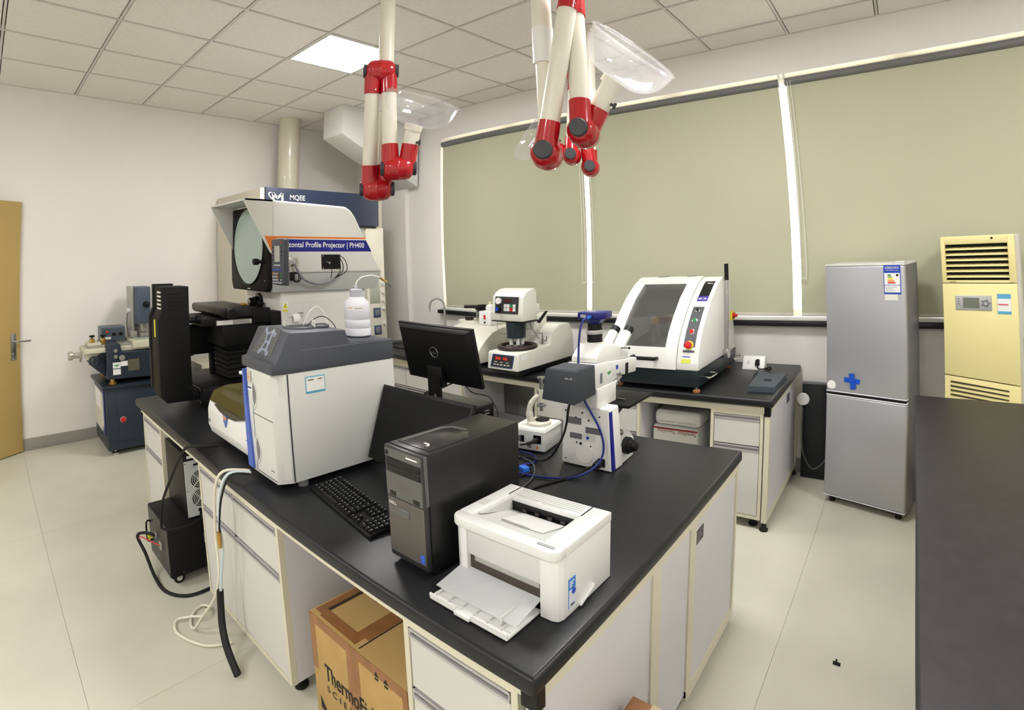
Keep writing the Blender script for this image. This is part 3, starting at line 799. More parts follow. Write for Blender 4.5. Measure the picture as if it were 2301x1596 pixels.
for (x, y) in ((cx0 + .06, cy0 + .06), (cx1 - .05, cy0 + .06), (cx0 + .06, cy1 - .06), (cx1 - .05, cy1 - .06)):
    obj('levelling_foot', B().lathe([(0.03, 0), (0.03, 0.018), (0.022, 0.024), (0.012, 0.026), (0.012, 0.046)], (x, y, 0), seg=18), STEEL, t)
# document folder on the cabinet's end
fd = thing('document_folder', 'blue document folder with white sheets hanging on the dark blue cabinet', 'folder', (0.33, -3.105, 0.22))
obj('cover', B().box(0.14, 0.575, -3.108, -3.1015, 0.17, 0.535, 0.002, 1), mat('folder_blue', (26, 44, 110), 0.3), fd)
obj('paper_sheet', B().prism([(0.16, 0.19), (0.48, 0.185), (0.545, 0.26), (0.52, 0.51), (0.16, 0.525)], 'y', -3.112, -3.108), mat('paper_old', (212, 208, 194), 0.6), fd)
obj('paper_sheet', B().prism([(0.22, 0.36), (0.46, 0.36), (0.46, 0.52), (0.22, 0.52)], 'y', -3.1145, -3.112), PAPER, fd)

t = thing('measuring_microscope', 'old dark blue measuring machine with long cream slide and upright grey column', 'measuring machine', (0.4, -2.72, 0.585))
MC = mat('machine_cream', (206, 202, 180), 0.45, var=0.05, scale=12)
OLDS = mat('old_steel', (170, 168, 158), 0.35, metal=0.6, var=0.12, scale=30)
for (x, y) in ((0.16, -3.03), (0.57, -3.03), (0.36, -2.42)):
    obj('machine_foot', B().lathe([(0.032, 0), (0.032, 0.012), (0.02, 0.016), (0.02, 0.045)], (x, y, 0.585), seg=16), BRASS, t)
bed = obj('cast_bed', B().prism([(-3.075, 0.628), (-2.42, 0.605), (-2.38, 0.66), (-2.38, 0.83), (-2.955, 0.845), (-2.965, 0.912), (-3.06, 0.918), (-3.075, 0.90)], 'x', 0.15, 0.605, 0.008), NAVYK, t)
obj('bed_shoulder', B().prism([(-3.075, 0.64), (-3.18, 0.74), (-3.16, 0.80), (-3.075, 0.86)], 'x', 0.22, 0.54, 0.01), NAVYK, t)
obj('bed_hook', B().torus((0.56, -3.165, 0.785), (1, 0, 0), 0.032, 0.010, 20, 8), NAVYK, t)
obj('bed_hook', B().torus((0.56, -2.36, 0.785), (1, 0, 0), 0.036, 0.012, 20, 8), NAVYK, t)
for (y, z, r) in ((-3.005, 0.858, 0.016), (-3.005, 0.81, 0.016), (-2.955, 0.797, 0.024)):
    obj('inspection_plug', B().lathe([(r, 0), (r, 0.006), (r * 0.8, 0.012)], (0.605, y, z), (1, 0, 0), 20), OLDS, bed)
obj('maker_plate', B().box(0.605, 0.608, -2.91, -2.82, 0.682, 0.778, 0.001, 1), mat('maker_plate', (120, 116, 100), 0.35, metal=0.5, var=0.15, scale=30), bed)
lb1 = decal('paper_label', bed, PAPER, (0.606, -3.03, 0.715), (0, 1, 0), (0, 0, 1), 0.06, 0.048)
obj('label_mark', B().prism([(-3.028, 0.744), (-2.972, 0.744), (-3.0, 0.728)], 'x', 0.6065, 0.6078), mat('label_green', (70, 150, 70), 0.5, var=0), lb1)
decal('paper_label', bed, PAPER, (0.606, -3.03, 0.662), (0, 1, 0), (0, 0, 1), 0.06, 0.046)
decal('paper_label', bed, PAPER, (0.606, -2.968, 0.728), (0, 1, 0), (0, 0, 1), 0.055, 0.04)
# slide
sl = obj('long_slide', B().box(0.30, 0.56, -3.235, -2.25, 0.845, 0.885, 0.005).box(0.33, 0.52, -3.21, -3.06, 0.79, 0.845, 0.005), MC, t)
obj('slide_groove', B().box(0.558, 0.562, -3.13, -3.08, 0.805, 0.822), INK, sl)
obj('slide_top', B().box(0.33, 0.53, -3.20, -2.28, 0.885, 0.905, 0.004), OLDS, t)
obj('upper_table', B().box(0.28, 0.585, -2.86, -2.52, 0.862, 0.925, 0.006), MC, t)
obj('glass_stage', B().box(0.31, 0.55, -2.83, -2.58, 0.925, 0.934, 0.002, 1), mat('stage_glass', (168, 180, 172), 0.1, var=0), t)
obj('drum_handle', B().lathe([(0.03, 0), (0.03, 0.015), (0.024, 0.02), (0.024, 0.07), (0.034, 0.072), (0.036, 0.078), (0.036, 0.10), (0.032, 0.105)], (0.43, -3.235, 0.825), (0, -1, 0), 28), mat('drum_steel', (196, 192, 180), 0.3, metal=0.7, var=0.05), t)
obj('drum_clamp', B().cyl((0.43, -3.25, 0.80), (0.43, -3.25, 0.772), 0.008), OLDS, t)
for y in (-3.16, -3.075):
    cl = obj('clamp_post', B().box(0.43, 0.49, y - 0.018, y + 0.018, 0.905, 0.955, 0.004), BRASS, t)
    obj('wing_knob', B().cyl((0.46, y, 0.955), (0.46, y, 0.968), 0.006).lathe([(0.02, 0), (0.022, 0.004), (0.022, 0.012), (0.012, 0.016)], (0.46, y, 0.968), seg=10), BLK, cl)
obj('tray_left', B().box(0.38, 0.54, -3.20, -3.10, 0.905, 0.925, 0.003), MC, t)
# control box
cbx = obj('control_box', B().box(0.20, 0.36, -3.075, -2.875, 0.905, 1.03, 0.006), mat('control_box_grey', (92, 102, 110), 0.45, var=0.03), t)
pan = obj('control_panel', B().box(0.36, 0.364, -3.065, -2.885, 0.915, 1.02, 0.001, 1), mat('panel_slate', (74, 84, 94), 0.45), cbx)
obj('pilot_lamp', B().lathe([(0.010, 0), (0.010, 0.006), (0.005, 0.010)], (0.364, -3.025, 0.988), (1, 0, 0), 16), REDB, pan)
for y in (-2.97, -2.915):
    obj('dial_knob', B().lathe([(0.016, 0), (0.016, 0.004), (0.011, 0.006), (0.010, 0.018)], (0.364, y, 0.966), (1, 0, 0), 18), BLK, pan)
obj('name_strip', B().box(0.364, 0.366, -3.05, -2.995, 0.925, 0.945), PAPER, pan)
# upright column
col = obj('column', B().prism([(0.16, -2.79), (0.36, -2.79), (0.40, -2.775), (0.40, -2.665), (0.36, -2.65), (0.16, -2.65)], 'z', 1.04, 1.362, 0.005), mat('column_blue_grey', (78, 88, 104), 0.4, var=0.03), t)
obj('column_side', B().box(0.14, 0.34, -2.815, -2.79, 0.90, 1.364, 0.005), mat('column_grey', (168, 168, 162), 0.45), t)
obj('column_foot', B().box(0.13, 0.26, -2.80, -2.64, 0.86, 1.05, 0.005), mat('column_grey', (168, 168, 162), 0.45), t)
obj('focus_knob', B().lathe([(0.028, 0), (0.028, 0.01), (0.018, 0.012), (0.018, 0.035), (0.014, 0.038)], (0.40, -2.70, 1.21), (1, 0, 0), 22), BLK, col)
obj('objective', B().lathe([(0.045, 0), (0.045, 0.012), (0.03, 0.016), (0.03, 0.05), (0.036, 0.052), (0.036, 0.07), (0.02, 0.075), (0.02, 0.10)], (0.34, -2.72, 1.04), (0, 0, -1), 26), OLDS, t)
obj('side_wheel', B().cyl((0.30, -2.815, 1.155), (0.30, -2.845, 1.155), 0.022), GWP, t)
obj('lamp_wire', B().tube([(0.30, -2.84, 1.14), (0.31, -2.85, 1.05), (0.33, -2.845, 0.96), (0.36, -2.83, 0.925)], 0.003, 6, 5), RUB, t)
obj('specimen_holder', B().box(0.34, 0.44, -2.85, -2.79, 0.934, 0.985, 0.003).box(0.40, 0.47, -2.77, -2.70, 0.934, 0.965, 0.003), OLDS, t)
obj('end_bracket', B().box(0.34, 0.52, -2.36, -2.27, 0.885, 0.92, 0.004).cyl((0.46, -2.33, 0.92), (0.46, -2.33, 0.94), 0.012), BRASS, t)

# pale steel box on the wall side, seen behind the lamp arm
t = thing('wall_instrument_box', 'small pale vented instrument box on the floor behind the projector arm', 'box', (0.25, -1.98, 0))
obj('body', B().box(0.05, 0.42, -2.22, -1.93, 0.0, 0.62, 0.01), MC, t)
obj('vent_grille', B().box(0.42, 0.423, -2.17, -2.08, 0.50, 0.56), mat('slot_grey', (120, 118, 106), 0.6), t)

# ================================================================ SPECTROMETER ON THE ISLAND
t = thing('spectrometer', 'tall white instrument with dark grey top and two front doors on the island bench', 'instrument', (3.63, -2.8, HB))
IW = mat('instrument_white', (214, 216, 212), 0.42, var=0.01)
plan = [(3.505, -3.03), (3.53, -3.066), (3.732, -3.066), (3.757, -3.018), (3.757, -2.53), (3.505, -2.53)]
bd = obj('body', B().prism(plan, 'z', 0.80, 1.202, 0.004), IW, t)
for (x, y) in ((3.54, -3.0), (3.72, -2.96), (3.54, -2.58), (3.72, -2.60)):
    obj('foot', B().lathe([(0.02, 0), (0.02, 0.03)], (x, y, HB), seg=14), MGREY, t)
obj('side_seam', B().box(3.7565, 3.7582, -3.013, -3.008, 0.805, 1.20), mat('seam_dark', (60, 62, 64), 0.5, var=0), bd)
for (z0, z1) in ((1.036, 1.187), (0.815, 1.030)):
    d = obj('door', B().prism([(3.573, -3.0665), (3.7305, -3.0665), (3.7545, -3.0205), (3.751, -3.0185), (3.728, -3.0625), (3.573, -3.0625)], 'z', z0, z1), IW, t)
    zc = (z0 + z1) / 2 - (0.004 if z0 > 1 else 0.025)
    hdl = B()
    prof = [(0.006, -0.062), (0.026, -0.04), (0.038, -0.014), (0.038, 0.014), (0.026, 0.04), (0.006, 0.062), (-0.004, 0.03), (-0.006, 0.0), (-0.004, -0.03)]
    hdl.prism([(3.578 + a, zc + b_) for a, b_ in prof], 'y', -3.0695, -3.066)
    h_ = obj('grip_rim', hdl, IW, d)
    hdl2 = B().prism([(3.586 + a * 0.66, zc + b_ * 0.72) for a, b_ in prof], 'y', -3.0705, -3.069)
    obj('grip_recess', hdl2, MGREY, h_)
    obj('door_gap', B().box(3.570, 3.5725, -3.0672, -3.062, z0 - 0.003, z1 + 0.002).box(3.573, 3.7305, -3.0672, -3.062, z0 - 0.004, z0 - 0.002), MATS['seam_dark'], d)
    hz = (z1 - 0.065, z1 - 0.002) if z0 > 1 else (z0 + 0.002, z0 + 0.06)
    obj('hinge_cover', B().hexa([(3.7445, -3.0425, hz[0]), (3.7562, -3.020, hz[0]), (3.7525, -3.018, hz[0]), (3.741, -3.0405, hz[0]), (3.7445, -3.0425, hz[1]), (3.7562, -3.020, hz[1]), (3.7525, -3.018, hz[1]), (3.741, -3.0405, hz[1])]), GWP, d)
# blue curved strip on the left of the front
strip = []
for k in range(9):
    z = 0.812 + (1.19 - 0.812) * k / 8
    strip.append([(3.492, -3.038, z), (3.505, -3.075, z), (3.548 - 0.032 * (k / 8) ** 1.3, -3.075, z), (3.548 - 0.032 * (k / 8) ** 1.3, -3.055, z), (3.505, -3.02, z)])
bs_ = obj('blue_trim', B().rings(strip), mat('trim_blue', (82, 108, 196), 0.4, var=0.03), t)
for k in range(1, 4):
    obj('trim_joint', B().box(3.49, 3.54, -3.0757, -3.0745, 0.812 + k * 0.095, 0.8135 + k * 0.095), mat('trim_blue_dark', (56, 76, 160), 0.5, var=0), bs_)
obj('side_peg', B().cyl((3.51, -3.06, 1.172), (3.485, -3.075, 1.172), 0.007), WPL, t)
bg = decal('badge', bd, mat('badge_beige', (205, 190, 170), 0.4), (3.534, -3.0665, 1.145), (1, 0, 0), (0, 0, 1), 0.034, 0.045)
text('lettering', 'Thermo', bg, mat('ink_orange', (214, 110, 70), 0.5, var=0), (3.537, -3.068, 1.163), (1, 0, 0), (0, 0, 1), width=0.027)
decal('blue_badge', bd, PAPER, (3.534, -3.0665, 1.115), (1, 0, 0), (0, 0, 1), 0.034, 0.016)
decal('blue_badge_strip', bd, mat('ink_navy', (50, 60, 120), 0.5, var=0), (3.535, -3.068, 1.123), (1, 0, 0), (0, 0, 1), 0.032, 0.006)
decal('model_print', bd, MGREY, (3.69, -3.0665, 0.842), (1, 0, 0), (0, 0, 1), 0.024, 0.004)
# side sticker (code areas left blank)
sk = decal('side_sticker', bd, mat('sticker_blue', (90, 170, 205), 0.4, var=0), (3.757, -2.940, 1.120), (0, 1, 0), (0, 0, 1), 0.082, 0.062)
decal('sticker_face', sk, PAPER, (3.7582, -2.937, 1.128), (0, 1, 0), (0, 0, 1), 0.076, 0.050)
decal('sticker_print', sk, INK, (3.7595, -2.930, 1.168), (0, 1, 0), (0, 0, 1), 0.024, 0.003, 0.0005)
decal('sticker_print', sk, INK, (3.7595, -2.888, 1.168), (0, 1, 0), (0, 0, 1), 0.018, 0.003, 0.0005)
# dark top
top = obj('dark_top', B().prism([(-3.072, 1.203), (-2.528, 1.203), (-2.528, 1.282), (-2.742, 1.288), (-2.755, 1.338), (-2.995, 1.346), (-3.052, 1.243), (-3.072, 1.240)], 'x', 3.498, 3.760, 0.005), DGREY, t)
obj('top_seam', B().box(3.7595, 3.7612, -2.95, -2.53, 1.279, 1.281), mat('seam_light', (120, 124, 134), 0.5, var=0), top)
fx = V((3.52, -3.0, 1.30))
nrm = V((0, -0.103, 0.057)).normalized(); upv = V((0, 0.057, 0.103)).normalized()
def FP(x, s): return V((x, -3.0486, 1.2493)) + upv * s + nrm * 0.0006
sp = B().hexa([FP(3.545, .012) - nrm * .001, FP(3.70, .012) - nrm * .001, FP(3.70, .118) - nrm * .001, FP(3.57, .118) - nrm * .001, FP(3.545, .012) + nrm * .001, FP(3.70, .012) + nrm * .001, FP(3.70, .118) + nrm * .001, FP(3.57, .118) + nrm * .001])
fpn = obj('front_graphic_panel', sp, mat('graphic_grey', (92, 92, 94), 0.45), top)
mol = B()
nodes = [(3.590, .105), (3.612, .088), (3.650, .104), (3.668, .092), (3.622, .060), (3.650, .058), (3.612, .028), (3.650, .030), (3.664, .018), (3.600, .018)]
for (x, s_) in nodes:
    mol.cyl(FP(x, s_), FP(x, s_) + nrm * 0.0022, 0.0095, seg=14)
for a_, c_ in ((0, 1), (1, 2), (2, 3), (1, 4), (2, 5), (4, 6), (5, 7), (6, 7), (7, 8), (6, 9), (4, 5)):
    mol.tube([FP(*nodes[a_]) + nrm * .0015, FP(*nodes[c_]) + nrm * .0015], 0.0045, 6, 1, False)
obj('molecule_graphic', mol, mat('graphic_pale', (150, 158, 176), 0.4, var=0), fpn)
for (cy, r) in ((-2.885, 0.055), (-2.80, 0.040)):
    rim = obj('port_rim', B().torus((3.628, cy, 1.343), (0, 0, 1), r, 0.008, 36, 8, sx=1.0), DGREY, top)
    obj('port_well', B().lathe([(r, 0.004), (r - 0.012, -0.002), (0.005, -0.004)], (3.628, cy, 1.3425), seg=30), BLKM, rim)
obj('port_fitting', B().cyl((3.66, -2.835, 1.343), (3.66, -2.835, 1.372), 0.007), GWP, top)
obj('port_fitting', B().cyl((3.60, -2.93, 1.343), (3.60, -2.93, 1.368), 0.005), GWP, top)
for k, pts in enumerate(([(3.60, -2.85, 1.34), (3.61, -2.83, 1.39), (3.60, -2.785, 1.415), (3.62, -2.76, 1.39), (3.63, -2.755, 1.335)], [(3.64, -2.86, 1.34), (3.65, -2.83, 1.372), (3.66, -2.79, 1.382), (3.67, -2.75, 1.35), (3.68, -2.73, 1.29)])):
    obj('capillary', B().tube(pts, 0.0018, 6, 6), PAPER if k == 0 else BLK, top)
obj('bottle_tray_rim', B().box(3.53, 3.74, -2.735, -2.725, 1.286, 1.29), BLKM, top)

# solvent bottle
t = thing('solvent_bottle', 'translucent white wash bottle with grey cap on top of the spectrometer', 'bottle', (3.62, -2.60, 1.288))
BOT = mat('bottle_plastic', (226, 228, 236), 0.3, var=0.01, sub=0)
obj('body', B().lathe([(0.050, 0.0), (0.054, 0.004), (0.054, 0.03), (0.052, 0.033), (0.054, 0.036), (0.054, 0.065), (0.052, 0.068), (0.054, 0.071), (0.054, 0.125), (0.050, 0.14), (0.030, 0.158), (0.025, 0.160)], (3.62, -2.60, 1.288), seg=32), BOT, t)
obj('cap', B().lathe([(0.027, 0), (0.027, 0.03), (0.022, 0.033), (0.008, 0.034), (0.008, 0.044), (0.005, 0.046)], (3.62, -2.60, 1.446), seg=24), mat('cap_grey', (178, 180, 190), 0.45), t)
lab = B().rings([[(3.62 + r * math.cos(a), -2.60 + r * math.sin(a), z) for r in (0.0545, 0.0552)] + [(3.62 + 0.0552 * math.cos(a), -2.60 + 0.0552 * math.sin(a), z + 0.018), (3.62 + 0.0545 * math.cos(a), -2.60 + 0.0545 * math.sin(a), z + 0.018)] for a in [math.radians(-75 + 9 * k) for k in range(9)] for z in (1.395,)])
lo = obj('label', lab, PAPER, t)
dl = B()
for k in range(6):
    a = math.radians(-40 + 5.5 * k); dl.cyl((3.62 + .0553 * math.cos(a), -2.60 + .0553 * math.sin(a), 1.404), (3.62 + .0558 * math.cos(a), -2.60 + .0558 * math.sin(a), 1.404), 0.0022, seg=6)
obj('label_print', dl, MGREY, lo)
ol = B()
for k in range(3):
    a = math.radians(-70 + 6 * k); ol.cyl((3.62 + .0553 * math.cos(a), -2.60 + .0553 * math.sin(a), 1.406), (3.62 + .0558 * math.cos(a), -2.60 + .0558 * math.sin(a), 1.406), 0.0025, seg=6)
obj('label_brand_print', ol, MATS['ink_orange'], lo)
obj('tube', B().tube([(3.62, -2.60, 1.490), (3.622, -2.595, 1.508), (3.624, -2.57, 1.526), (3.626, -2.52, 1.532), (3.626, -2.475, 1.522)], 0.003, 8, 6), WPL, t)
obj('tube_connector', B().tube([(3.626, -2.478, 1.523), (3.626, -2.44, 1.502)], 0.006, 8, 1, False), mat('amber_plastic', (176, 146, 98), 0.4), t)
obj('needle', B().tube([(3.626, -2.442, 1.503), (3.626, -2.418, 1.480)], 0.0022, 6, 1, False), STEEL, t)

# autosampler box with smoky lid
t = thing('chiller_box', 'low white module with smoky curved lid and shield badge beside the spectrometer', 'instrument', (3.25, -2.9, HB))
prof = [(-3.02, 0.80), (-3.045, 0.82), (-3.058, 0.86), (-3.055, 0.93), (-3.045, 0.965), (-2.72, 0.965), (-2.72, 0.80)]
sb_ = obj('body', B().prism(prof, 'x', 3.02, 3.485, 0.006), WPL, t)
for (x, y) in ((3.06, -3.0), (3.44, -3.0), (3.06, -2.76), (3.44, -2.76)):
    obj('foot', B().lathe([(0.018, 0), (0.018, 0.032)], (x, y, HB), seg=12), RUB, t)
SMOKE = bpy.data.materials.new('smoky_acrylic'); SMOKE.use_nodes = True
_n = SMOKE.node_tree; _n.nodes.clear()
_t = _n.nodes.new('ShaderNodeBsdfTransparent'); _t.inputs[0].default_value = (0.20, 0.19, 0.12, 1)
_g = _n.nodes.new('ShaderNodeBsdfGlossy'); _g.inputs[1].default_value = 0.08; _g.inputs[0].default_value = (.8, .8, .8, 1)
_d = _n.nodes.new('ShaderNodeBsdfDiffuse'); _d.inputs[0].default_value = lin((112, 104, 62)) + [1]
_m1 = _n.nodes.new('ShaderNodeMixShader'); _m1.inputs[0].default_value = 0.45
_m2 = _n.nodes.new('ShaderNodeMixShader'); _m2.inputs[0].default_value = 0.07
_o = _n.nodes.new('ShaderNodeOutputMaterial')
_n.links.new(_t.outputs[0], _m1.inputs[1]); _n.links.new(_d.outputs[0], _m1.inputs[2]); _n.links.new(_m1.outputs[0], _m2.inputs[1]); _n.links.new(_g.outputs[0], _m2.inputs[2]); _n.links.new(_m2.outputs[0], _o.inputs[0])
lid = [(-3.045, 0.966), (-3.02, 1.008), (-2.96, 1.022), (-2.76, 1.022), (-2.73, 0.966)]
g = [[(x, y, z) for (y, z) in lid] for x in (3.025, 3.14, 3.255, 3.37, 3.483)]
obj('lid', B().sheet(g, 0.003).prism(lid, 'x', 3.022, 3.025).prism(lid, 'x', 3.483, 3.486), SMOKE, t)
obj('inner_tray', B().box(3.05, 3.46, -3.01, -2.76, 0.966, 0.985, 0.004), BLKM, t)
obj('rim_bow', B().prism([(3.11, 0.966), (3.17, 0.946), (3.26, 0.936), (3.35, 0.944), (3.43, 0.966)], 'y', -3.0565, -3.045, 0.001), mat('bow_dark', (60, 56, 40), 0.3), sb_)
bgp = [(3.225, 0.945), (3.262, 0.945), (3.262, 0.918), (3.244, 0.892), (3.225, 0.918)]
bg2 = obj('shield_badge', B().prism(bgp, 'y', -3.0605, -3.052), mat('shield_blue', (90, 110, 180), 0.4), sb_)
obj('shield_top', B().box(3.227, 3.260, -3.0615, -3.060, 0.926, 0.942), mat('shield_orange', (206, 150, 110), 0.4), bg2)
obj('side_print', B().box(3.03, 3.05, -3.0595, -3.056, 0.872, 0.885), MGREY, sb_)

# ================================================================ COMPUTER TOWER
t = thing('computer_tower', 'black computer tower with grey mesh front standing between keyboard and printer', 'computer', (4.42, -2.85, HB))
TX0, TX1, TY0, TY1, TZ0, TZ1 = 4.345, 4.497, -3.028, -2.668, 0.785, 1.115
obj('case', B().box(TX0, TX1, TY0, TY1, TZ0, TZ1, 0.004), mat('tower_black', (22, 22, 23), 0.34, var=0.08, spec=0.6), t)
SILV = mat('smoked_silver', (98, 99, 97), 0.32, metal=0.25, var=0.06, scale=20)
fz = obj('front_bezel', B().box(TX0, TX1, TY0 - 0.016, TY0, TZ0 + 0.004, TZ1 - 0.001, 0.005), mat('bezel_dark', (46, 46, 47), 0.35), t)
fy_ = TY0 - 0.0165
obj('top_strip', B().box(TX0 + .004, TX1 - .006, fy_ - .001, fy_ + .002, 1.083, 1.108, 0.001, 1), SILV, fz)
obj('power_button', B().box(TX0 + .008, TX0 + .02, fy_ - .003, fy_, 1.088, 1.100, 0.002, 1), BLK, fz)
for k in range(2):
    z = 1.043 + 0.0195 * (1 - k) + 0.0
    bay = obj('drive_bay', B().box(TX0 + .010, TX1 - .012, fy_ - .0015, fy_ + .002, z, z + 0.018, 0.001, 1), BLKS, fz)
obj('mid_cover', B().box(TX0 + .004, TX1 - .006, fy_ - .001, fy_ + .002, 0.972, 1.040, 0.001, 1), SILV, fz)
for x in (TX0 + .018, TX1 - .042):
    obj('port_block', B().box(x, x + 0.024, fy_ - .002, fy_, 0.974, 0.988, 0.001, 1), BLKS, fz)
def mesh_mat():
    m = bpy.data.materials.new('perforated_grille'); m.use_nodes = True
    nt = m.node_tree; b = nt.nodes['Principled BSDF']
    tc = nt.nodes.new('ShaderNodeTexCoord'); mp = nt.nodes.new('ShaderNodeMapping'); mp.inputs['Scale'].default_value = (330, 330, 330)
    ch = nt.nodes.new('ShaderNodeTexVoronoi'); ch.inputs['Scale'].default_value = 1.0; ch.inputs['Randomness'].default_value = 0.0
    rp = nt.nodes.new('ShaderNodeValToRGB'); rp.color_ramp.elements[0].position = 0.30; rp.color_ramp.elements[1].position = 0.42
    rp.color_ramp.elements[0].color = lin((24, 24, 24)) + [1]; rp.color_ramp.elements[1].color = lin((98, 94, 88)) + [1]
    nt.links.new(tc.outputs['Object'], mp.inputs[0]); nt.links.new(mp.outputs[0], ch.inputs['Vector']); nt.links.new(ch.outputs['Distance'], rp.inputs[0]); nt.links.new(rp.outputs[0], b.inputs['Base Color'])
    b.inputs['Roughness'].default_value = 0.4; b.inputs['Metallic'].default_value = 0.3
    return m
gr = obj('mesh_grille', B().box(TX0 + .006, TX1 - .004, fy_ - .0012, fy_ + .002, 0.806, 0.968, 0.001, 1), mesh_mat(), fz)
obj('grille_bar', B().box(TX0 + .010, TX0 + .092, fy_ - .004, fy_, 0.922, 0.945, 0.002, 1), SILV, gr)
text('lettering', 'DELL', gr, WINK, (TX0 + .012, fy_ - 0.0015, 0.948), (1, 0, 0), (0, 0, 1), width=0.03, height=0.008, font_bold=0.02)
decal('blue_sticker', gr, mat('sticker_royal', (60, 100, 200), 0.4, var=0.1, scale=60), (TX1 - .026, fy_ - .0012, 0.812), (1, 0, 0), (0, 0, 1), 0.016, 0.024)
decal('model_strip', fz, WINK, (TX0 + .092, fy_ - .0012, 1.095), (1, 0, 0), (0, 0, 1), 0.042, 0.004)
obj('bezel_edge', B().box(TX1 - .004, TX1 + .0015, TY0 - .012, TY0 - .001, 0.975, 1.112, 0.001, 1), SILV, fz)
tp = obj('top_panel', B().prism([(TX0 + .018, TY0 + .02), (TX1 - .012, TY0 + .02), (TX1 - .012, TY0 + .16), (TX1 - .05, TY0 + .20), (TX0 + .03, TY0 + .20), (TX0 + .018, TY0 + .17)], 'z', TZ1 - .001, TZ1 + .0025, 0.001), mat('top_gloss', (40, 40, 40), 0.2, var=0.05), t)
obj('top_trim', B().prism([(TX0 + .016, TY0 + .03), (TX0 + .03, TY0 + .03), (TX0 + .03, TY0 + .17), (TX0 + .045, TY0 + .195), (TX1 - .06, TY0 + .20), (TX1 - .06, TY0 + .207), (TX0 + .038, TY0 + .205), (TX0 + .016, TY0 + .175)], 'z', TZ1 + .002, TZ1 + .0035), SILV, tp)
obj('top_mark', B().box(TX0 + .085, TX0 + .11, TY0 + .05, TY0 + .056, TZ1 + .0025, TZ1 + .0035).box(TX0 + .104, TX0 + .11, TY0 + .04, TY0 + .056, TZ1 + .0025, TZ1 + .0035), PAPER, tp)
for (x, y) in ((TX0 + .02, TY0 + .03), (TX1 - .02, TY0 + .03), (TX0 + .02, TY1 - .03), (TX1 - .02, TY1 - .03)):
    obj('foot', B().cyl((x, y, HB), (x, y, TZ0 + .002), 0.012, seg=12), RUB, t)

